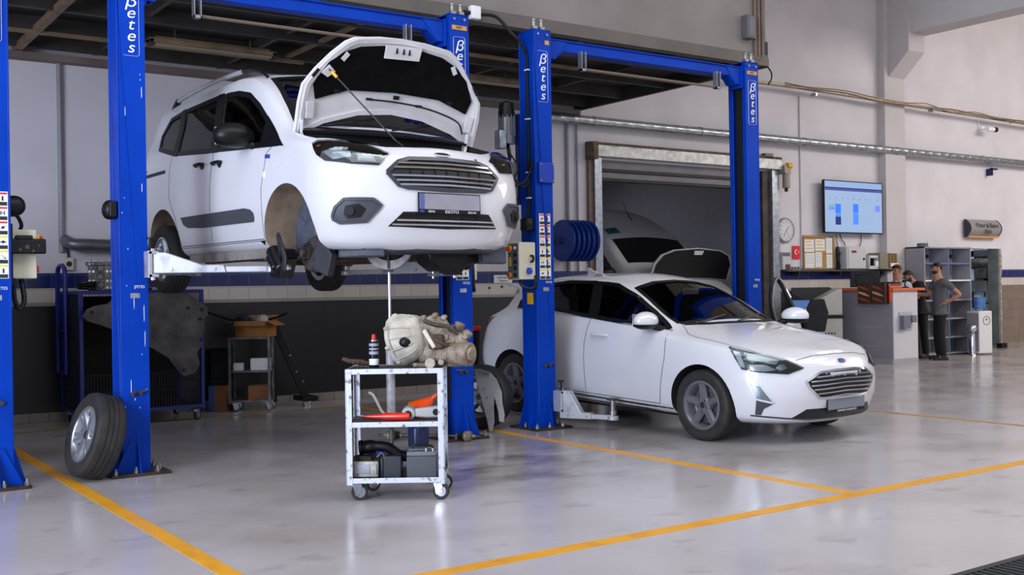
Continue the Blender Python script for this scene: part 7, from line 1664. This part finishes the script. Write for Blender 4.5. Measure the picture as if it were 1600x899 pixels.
for k in range(5):
    a = 2 * PI * k / 5; MB().bar((0, -.2, .11), (math.cos(a) * .26, -.2 + math.sin(a) * .26, .075), .035, .03).build('foot', M_black, ch); caster(ch, (math.cos(a) * .26, -.2 + math.sin(a) * .26, .068), a, .028)

# ================================================================== OFFICE SIDE: SHELF UNIT, COOLER, ROOM
M_shf = mat('shelf_unit_grey', (150, 148, 154), .45, var=.1); M_shb = mat('shelf_edge_blue', (92, 110, 150), .4)
su = thing('shelf_unit', 'tall grey metal shelf unit with blue shelf edges behind the two men', 'shelf', (17.70, 12.02, 0), 0)
SW, SDp, SH = 1.50, .40, 2.04
MB().bb(0, .03, 0, SDp, 0, SH).build('side_panel', M_shf, su, bevel=.003); MB().bb(SW - .03, SW, 0, SDp, 0, SH).build('side_panel', M_shf, su, bevel=.003); MB().bb(SW * .5 - .015, SW * .5 + .015, 0, SDp, 0, SH).build('divider', M_shf, su, bevel=.003); MB().bb(SW * .5 - .017, SW * .5 + .017, -.004, .004, 0, SH).build('divider_edge', M_shb, su)
MB().bb(.03, SW - .03, SDp - .02, SDp, 0, SH).build('back_panel', mat('shelf_back', (168, 166, 172), .5), su); MB().bb(0, SW, 0, SDp, SH - .03, SH).build('top_panel', M_shf, su, bevel=.003)
for z, m in ((1.74, M_shb), (1.42, M_label), (1.05, M_shf), (.70, M_shf), (.35, M_shf), (.05, M_shf)): MB().bb(.03, SW - .03, 0, SDp - .02, z - .03, z).build('shelf', m, su, bevel=.003)
for x in (.12, .87): MB().cyl((x, -.01, 1.86), (x, .03, 1.86), .035).build('knob', M_black, su)
for k, (x, z) in enumerate(((.10, 1.46), (.98, 1.10), (.3, 1.09))):
    t = thing('small_tool', ('small black tool on the second shelf of the grey unit', 'dark tool low on the right side of the grey shelf unit', 'dark tool low on the left side of the grey shelf unit')[k], 'tool', (17.70 + x, 12.16, z), 0); MB().bb(-.04, .04, -.03, .03, -.04, .03).cyl((-.03, 0, 0), (.05, 0, .05), .015).build('tool', M_black, t, bevel=.008)
t = thing('spike_strip', 'row of thin white spikes standing on top of the grey shelf unit', 'rack', (18.15, 12.2, SH), 0)
sp = MB().bb(-.1, .75, -.06, .06, 0, .015); sp.build('base', M_label, t)
for k in range(8): MB().cyl((-.06 + k * .105, 0, .015), (-.06 + k * .105, 0, .14), .010, .004, 8).build('spike', M_label, t)
t = thing('tape_roll', 'grey roll lying on top of the shelf unit at its left', 'roll', (17.92, 12.2, SH), 0); MB().lathe([(.05, 0), (.10, 0), (.10, .07), (.05, .07)], n=24, closed=True).build('roll', M_greyplast, t, bevel=.004)
wc = thing('water_cooler', 'white water cooler with a clear blue bottle behind the man in grey', 'water cooler', (19.04, 11.77, 0), -.25)
MB().bb(-.16, .16, -.16, .16, .02, .82).build('cabinet', mat('cooler_white', (214, 210, 208), .4), wc, bevel=.02, seg=3); MB().bb(-.161, -.155, -.15, .15, .06, .78).build('side_panel', mat('cooler_grey', (150, 146, 152), .45), wc, bevel=.002)
MB().lathe([(.075, 0), (.085, 0), (.085, .004), (.075, .004)], (.02, -.162, .64), (0, -1, 0), 28, closed=True).build('logo_ring', M_greyplast, wc); MB().cyl((0.02, -.165, .66), (.02, -.158, .66), .02).build('logo_dot', M_greyplast, wc)
M_bot = glassmat('blue_bottle', (214, 232, 250))
MB().lathe([(.04, 0), (.045, .03), (.125, .07), (.13, .10), (.122, .13), (.13, .16), (.13, .22), (.122, .25), (.13, .28), (.13, .36), (.11, .385), (0, .39)], (0, 0, .81), (0, 0, 1), 32).build('bottle', M_bot, wc)
MB().lathe([(.035, 0), (.115, .07), (.118, .27), (0, .27)], (0, 0, .815), (0, 0, 1), 28).build('water', mat('bottle_water', (150, 188, 232), .1, var=.15), wc)
st = thing('ash_bin', 'shiny chrome stand with a round bowl left of the water cooler', 'bin', (18.72, 11.72, 0), 0)
MB().lathe([(0, 0), (.07, 0), (.06, .02), (.055, .40), (.07, .42), (0, .42)], n=20).build('stand', M_chrome, st); MB().ball((0, 0, .50), .085, 20, 12).build('bowl', M_chrome, st)
# the office seen through the opening
om = MB().bb(17.5, 17.6, WY + .22, 16.2, 0, 2.9).bb(24.2, 24.35, WY + .22, 16.2, 0, 2.9).bb(17.5, 24.35, 16.2, 16.35, 0, 2.9).bb(17.5, 24.35, WY + .22, 16.35, 2.9, 3.0)
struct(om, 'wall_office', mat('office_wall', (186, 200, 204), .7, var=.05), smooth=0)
struct(MB().bb(17.6, 24.2, 16.18, 16.2, 1.38, 1.60).bb(24.18, 24.2, WY + .22, 16.2, 1.38, 1.60), 'trim_11', M_tblue, smooth=0); struct(MB().bb(17.6, 24.2, 16.17, 16.2, 0, 1.38).bb(24.17, 24.2, WY + .22, 16.2, 0, 1.38), 'trim_12', mat('office_dado', (138, 146, 152), .5, var=.08), smooth=0)
struct(MB().bb(21.08, 21.125, 12.585, WY + .225, .06, 2.05), 'trim_13', mat('jamb_grey', (126, 134, 132), .5, rgb2=(104, 110, 108), vscale=4), smooth=0)
jb = MB(); rj = random.Random(4)
jp = [(.0, .0), (.06, .0)] + [(.06 + rj.uniform(-.02, .02), .1 + k * .1) for k in range(19)] + [(.05, 2.05), (.0, 2.05)]
jb.prism(jp, (21.11, 12.57, 0.0), (1, 0, 0), (0, 0, 1), (0, .028, 0)); struct(jb, 'trim_14', mat('chipped_plaster', (176, 166, 150), .9, rgb2=(112, 100, 86), vscale=14), smooth=0)
struct(MB().bb(21.0, 21.22, 12.5, 12.6, 0, .10), 'trim_15', M_trim, smooth=0)
wbn = thing('work_bench', 'dark steel work bench in the office behind the opening', 'bench', (23.55, 14.75, 0), PI / 2)
MB().bb(-.9, .9, -.35, .35, .86, .90).build('bench_top', M_darkgrey, wbn, bevel=.004)
for x in (-.86, .86):
    for y in (-.31, .31): MB().bb(x - .025, x + .025, y - .025, y + .025, 0, .86).build('leg', M_black, wbn)
MB().bb(-.86, .86, -.3, .3, .15, .19).build('lower_shelf', M_black, wbn); MB().bb(-.9, -.1, .32, .35, .5, .86).build('back_panel', mat('bench_panel', (150, 162, 166), .5), wbn)
t = thing('yellow_cloth', 'heap of yellow and orange cloth on the office work bench', 'cloth', (23.4, 14.62, .90), PI / 2)
hb_ = MB().ball((0, 0, .02), (.34, .2, .13), 20, 10); hb_.v = [(x + rj.uniform(-.02, .02), y, max(0, z + rj.uniform(-.02, .02))) for x, y, z in hb_.v]; hb_.build('cloth', mat('yellow_cloth', (200, 160, 60), .85, rgb2=(186, 104, 50), vscale=3), t)
t = thing('wall_cabinet', 'pale grey wall cabinet with a dark vent in the office', 'cabinet', (24.0, 15.18, 1.85), -PI / 2)
MB().bb(-.38, .38, -.25, .15, -.45, .45).build('body', mat('pale_cabinet', (150, 160, 172), .4), t, bevel=.008); MB().bb(-.28, .12, -.26, -.25, .18, .40).build('vent', M_black, t)
t = thing('grinding_machine', 'dark bench machine fixed high on the office back wall', 'machine', (23.85, 14.62, 1.80), -PI / 2)
MB().cyl((-.35, 0, 0), (.35, 0, 0), .16, n=20).bb(-.15, .15, -.12, .3, -.35, -.1).build('motor', M_grease, t, bevel=.01)
for x in (-.40, .36): MB().cyl((x, -.05, 0), (x + .06, -.05, 0), .20, n=24).build('grinding_disc', M_black, t)
MB().bb(-.3, .3, -.1, .32, .16, .32).build('hood', M_darkgrey, t, bevel=.01); MB().tube([(.3, 0, .3), (.42, .0, .1), (.4, .1, -.5)], .03, 8, 4).build('hose', M_black, t)
for k, (x, y, r, lb) in enumerate(((21.75, 13.62, .30, 'large white sack on the office floor, nearest the water cooler'), (22.45, 13.85, .26, 'white sack lying on the office floor under the bench'), (22.0, 13.72, .2, 'small white bag on top of the sacks on the office floor'))):
    t = thing('white_sack', lb, 'sack', (x, y, .40 if k == 2 else 0), k, 'sacks on the office floor')
    sb_ = MB().ball((0, 0, r * .8), (r, r * .75, r * (.95 if k == 0 else .8)), 18, 12); sb_.v = [(a * (1 + .12 * math.sin(7 * c + 3 * b)), b * (1 + .12 * math.sin(9 * a)), max(0, c + .02 * math.sin(13 * a))) for a, b, c in sb_.v]; sb_.build('sack', mat('sack_white', (206, 208, 216), .7, var=.12), t)
t = thing('wall_paper', 'white sheet of paper on the office wall under the blue band', 'paper', (24.16, 14.92, 1.15), -PI / 2); MB().bb(-.2, .2, -.005, .005, -.25, .25).build('sheet', M_paper, t)
# ================================================================== PEOPLE
M_skin = mat('skin', (176, 124, 98), .55, var=.12, vscale=12); M_hair = mat('dark_hair', (24, 19, 17), .7, var=.3, vscale=20); M_hairg = mat('grey_brown_hair', (74, 58, 48), .7, var=.3, vscale=20)
M_tee = mat('grey_t_shirt', (86, 86, 90), .9, var=.15, vscale=7); M_dktee = mat('black_t_shirt', (26, 26, 30), .9, var=.2); M_whtee = mat('white_polo', (206, 204, 214), .85, var=.08)
M_trou = mat('black_trousers', (17, 17, 20), .9, var=.3, vscale=5); M_shoe = mat('black_shoe', (14, 14, 15), .6)
def skinmesh(name, V, E, m, parent, root=0, sub=2, smooth=True):
    """V: [(point, radius or (rx, ry))]; grown with a Skin modifier from joint chains, one continuous surface"""
    me = bpy.data.meshes.new(name); me.from_pydata([v[0] for v in V], E, []); o = bpy.data.objects.new(name, me); COL.objects.link(o)
    sk = o.modifiers.new('skin', 'SKIN'); sk.use_smooth_shade = True
    lay = me.skin_vertices[0].data if len(me.skin_vertices) else None
    for i, v in enumerate(V):
        r = v[1] if isinstance(v[1], tuple) else (v[1], v[1]); lay[i].radius = r; lay[i].use_root = (i == root)
    sb = o.modifiers.new('sub', 'SUBSURF'); sb.levels = sub; sb.render_levels = sub
    dg = bpy.context.evaluated_depsgraph_get(); dg.update(); out = bpy.data.meshes.new_from_object(o.evaluated_get(dg)); bpy.data.objects.remove(o)
    out.name = name; out.materials.clear(); out.materials.append(m); out.polygons.foreach_set('use_smooth', [True] * len(out.polygons))
    b = bpy.data.objects.new(name, out); link(b, parent); return b
def person(label, loc, rz, J, tee, hair, sleeve=.5, beard=False, bald=False, collar=None):
    """J: joints in metres, facing -Y, before the turn rz"""
    t = thing('person', label, 'person', loc, rz)
    g = {k: Vector(v) for k, v in J.items()}
    V = []; E = []; ix = {}
    def add(k, p, r, to=None):
        ix[k] = len(V); V.append((tuple(p), r))
        if to is not None: E.append((ix[to], ix[k]))
    sp1 = g['pelvis'].lerp(g['chest'], .5)
    add('pelvis', g['pelvis'], (.115, .085)); add('spine', sp1, (.12, .09), 'pelvis'); add('chest', g['chest'], (.15, .105), 'spine'); add('base', g['neck'], (.068, .066), 'chest')
    hd = g['head']; f = (g['look'] - hd).normalized(); upv = (hd - g['neck']).normalized()
    add('jaw', g['neck'].lerp(hd, .55) + f * .012, (.066, .070), 'base'); add('skull', hd, (.076, .088), 'jaw'); add('crown', hd + upv * .055, (.062, .074), 'skull')
    for s in ('l', 'r'):
        sh, el, wr, hn = g['sh_' + s], g['el_' + s], g['wr_' + s], g['hand_' + s]
        add('sh' + s, sh, .060, 'chest'); add('ua' + s, sh.lerp(el, .5), .047, 'sh' + s); add('el' + s, el, .040, 'ua' + s); add('fa' + s, el.lerp(wr, .35), .042, 'el' + s); add('wr' + s, wr, .027, 'fa' + s)
        d = (hn - wr).normalized(); side = d.cross(Vector((0, 0, 1))); side = side.normalized() if side.length > .1 else Vector((1, 0, 0)); pal = side.cross(d)
        add('palm' + s, wr + d * .055, (.034, .018), 'wr' + s)
        for q, (off, L) in enumerate(((-.030, .060), (-.010, .075), (.010, .080), (.030, .070))):
            a = wr + d * .085 + side * off; c = pal * -.014
            add('f%d%s' % (q, s), a, .009, 'palm' + s); add('g%d%s' % (q, s), a + d * L * .5 + c * .5, .0085, 'f%d%s' % (q, s)); add('h%d%s' % (q, s), a + d * L * .9 + c * 1.8, .007, 'g%d%s' % (q, s))
        tb = wr + d * .035 - side * .036; add('t0' + s, tb, .011, 'palm' + s); add('t1' + s, tb + d * .035 - side * .018 - pal * .008, .009, 't0' + s)
        hp, kn, an, toe = g['hip_' + s], g['kn_' + s], g['an_' + s], g['toe_' + s]
        add('hp' + s, Vector((hp.x * .8, hp.y, hp.z - .07)), .060, 'pelvis'); add('th' + s, hp.lerp(kn, .5), .056, 'hp' + s); add('kn' + s, kn, .046, 'th' + s); add('cf' + s, kn.lerp(an, .35), .055, 'kn' + s); add('an' + s, an, .030, 'cf' + s); add('toe' + s, an.lerp(toe, .45) + Vector((0, 0, -.03)), (.024, .014), 'an' + s)
    skinmesh('body', V, E, M_skin, t)
    # face: nose, ears, eyes, brows, mouth
    rt = f.cross(upv).normalized(); up2 = rt.cross(f)
    P = lambda a, b, c: hd + rt * a + f * b + up2 * c
    MB().ball(P(0, .094, -.012), (.016, .016, .022), 10, 8).build('nose', M_skin, t)
    for s in (-1, 1):
        MB().ball(P(s * .078, -.005, -.008), (.012, .022, .034), 10, 8).build('ear', M_skin, t)
        MB().ball(P(s * .030, .073, .012), .010, 10, 8).build('eye', M_trim, t); MB().bar(P(s * .014, .084, .034), P(s * .048, .070, .034), .006, .008).build('eyebrow', hair, t)
    MB().bar(P(-.022, .082, -.058), P(.022, .082, -.058), .010, .010).build('mouth', mat('lips', (140, 80, 72), .5), t)
    if beard:
        bm_ = MB().ball(P(0, .022, -.062), (.066, .062, .048), 16, 10); bm_.build('beard', hair, t)
    hm = MB(); R = Matrix((rt, f, up2)).transposed(); hc = MB().ball((0, 0, 0), (.086, .100, .088), 22, 14)
    vs = []
    keep = [not ((y > .030 and z < .040) or (y > -.035 and z < -.012) or z < -.062) for x, y, z in hc.v]
    hc.f = [q for q in hc.f if all(keep[i] for i in q)]; hc.m = [0] * len(hc.f)
    hc.v = [tuple(hd + R @ Vector((x * .985, y * .985 - .008, z + .022))) for x, y, z in hc.v]; hc.build('hair', hair, t)
    # clothes follow the same joints
    V = []; E = []; ix = {}
    add('pelvis', g['pelvis'] + Vector((0, 0, -.0)), (.158, .122)); add('hem', g['pelvis'] + Vector((0, 0, -.12)), (.180, .146), 'pelvis'); add('spine', sp1, (.15, .118), 'pelvis'); add('chest', g['chest'], (.168, .122), 'spine'); add('base', g['chest'].lerp(g['neck'], .80), (.085, .078), 'chest')
    for s in ('l', 'r'):
        sh, el = g['sh_' + s], g['el_' + s]; add('sh' + s, sh, .074, 'chest'); add('ua' + s, sh.lerp(el, .45), .064, 'sh' + s); add('us' + s, sh.lerp(el, sleeve + .2), .062, 'ua' + s)
    skinmesh('shirt', V, E, tee, t)
    V = []; E = []; ix = {}
    add('pelvis', g['pelvis'] + Vector((0, 0, -.06)), (.146, .116)); add('waist', g['pelvis'] + Vector((0, .0, .08)), (.140, .108), 'pelvis')
    for s in ('l', 'r'):
        hp, kn, an = g['hip_' + s], g['kn_' + s], g['an_' + s]
        add('hp' + s, Vector((hp.x, hp.y, hp.z - .20)), .082, 'pelvis'); add('th' + s, hp.lerp(kn, .72), .078, 'hp' + s); add('kn' + s, kn, .074, 'th' + s); add('cf' + s, kn.lerp(an, .5), .070, 'kn' + s); add('an' + s, an + Vector((0, 0, -.035)), .062, 'cf' + s)
    skinmesh('trousers', V, E, M_trou, t)
    for s in ('l', 'r'):
        an, toe = g['an_' + s], g['toe_' + s]; d = (toe - an); d.z = 0; d.normalize(); sd = Vector((-d.y, d.x, 0)); b = MB()
        pts = [(-.075, -.036), (-.08, .0), (-.075, .036), (.0, .042), (.10, .048), (.165, .036), (.185, .0), (.165, -.036), (.10, -.048), (.0, -.042)]
        b.prism(pts, Vector((an.x, an.y, 0)), d, sd, (0, 0, .055)); b.ball(Vector((an.x, an.y, .06)) + d * .01, (.05, .05, .05), 14, 8); b.cyl(Vector((an.x, an.y, .03)), Vector((an.x, an.y, .115)), .050, .048, 14); b.build('shoe', M_shoe, t, bevel=.012)
    if collar: MB().lathe([(.070, -.03), (.078, .0), (.070, .03), (.064, .02)], g['neck'] + Vector((0, 0, -.03)), upv, 20, closed=True).build('collar', tee, t)
    return t
stand = dict(pelvis=(0, 0, .93), chest=(0, -.01, 1.27), neck=(0, -.01, 1.46), head=(0, -.03, 1.64), look=(0, -1, 1.60),
    sh_l=(.19, 0, 1.40), el_l=(.24, .03, 1.12), wr_l=(.23, -.10, .90), hand_l=(.23, -.14, .80), sh_r=(-.19, 0, 1.40), el_r=(-.24, .03, 1.12), wr_r=(-.23, -.10, .90), hand_r=(-.23, -.14, .80),
    hip_l=(.09, 0, .90), kn_l=(.11, -.02, .50), an_l=(.12, .02, .09), toe_l=(.14, -.16, .04), hip_r=(-.09, 0, .90), kn_r=(-.11, -.02, .50), an_r=(-.12, .02, .09), toe_r=(-.14, -.16, .04))
# man in grey: left hand on his hip, right hand on the counter; faces the counter end
j = dict(stand); j.update(head=(0, -.045, 1.62), look=(.1, -1, 1.55), el_l=(.33, .25, 1.16), wr_l=(.21, .06, 1.02), hand_l=(.15, -.03, .98), el_r=(-.27, -.12, 1.15), wr_r=(-.20, -.37, 1.17), hand_r=(-.18, -.50, 1.16))
person('man in a grey T-shirt and black trousers, hand on hip, leaning to the counter', (17.22, 11.40, 0), -2.25, j, M_tee, M_hair, beard=True)
# man in black behind him, head bent over the counter
j = dict(stand); j.update(chest=(0, -.08, 1.22), neck=(0, -.15, 1.38), head=(0, -.26, 1.49), look=(0, -1, 1.02), sh_l=(.18, -.10, 1.34), sh_r=(-.18, -.10, 1.34), el_l=(.22, -.22, 1.10), wr_l=(.12, -.42, 1.16), hand_l=(.09, -.52, 1.16), el_r=(-.22, -.24, 1.10), wr_r=(-.10, -.44, 1.16), hand_r=(-.06, -.54, 1.16))
person('dark-haired man in black bending over the counter, behind the man in grey', (17.42, 11.93, 0), -1.85, j, M_dktee, M_hair, beard=True)
# man behind the counter
j = dict(stand); j.update(head=(0, -.05, 1.60), look=(-.25, -1, 1.45), neck=(0, -.02, 1.43), chest=(0, -.01, 1.25), sh_l=(.20, 0, 1.36), sh_r=(-.20, 0, 1.36), el_l=(.25, -.05, 1.10), wr_l=(.15, -.28, 1.02), hand_l=(.10, -.38, 1.02), el_r=(-.25, -.05, 1.10), wr_r=(-.15, -.28, 1.02), hand_r=(-.10, -.38, 1.02))
person('short-haired man in a white polo shirt standing behind the reception counter', (16.90, 12.02, 0), -1.35, j, M_whtee, M_hairg, collar=True)
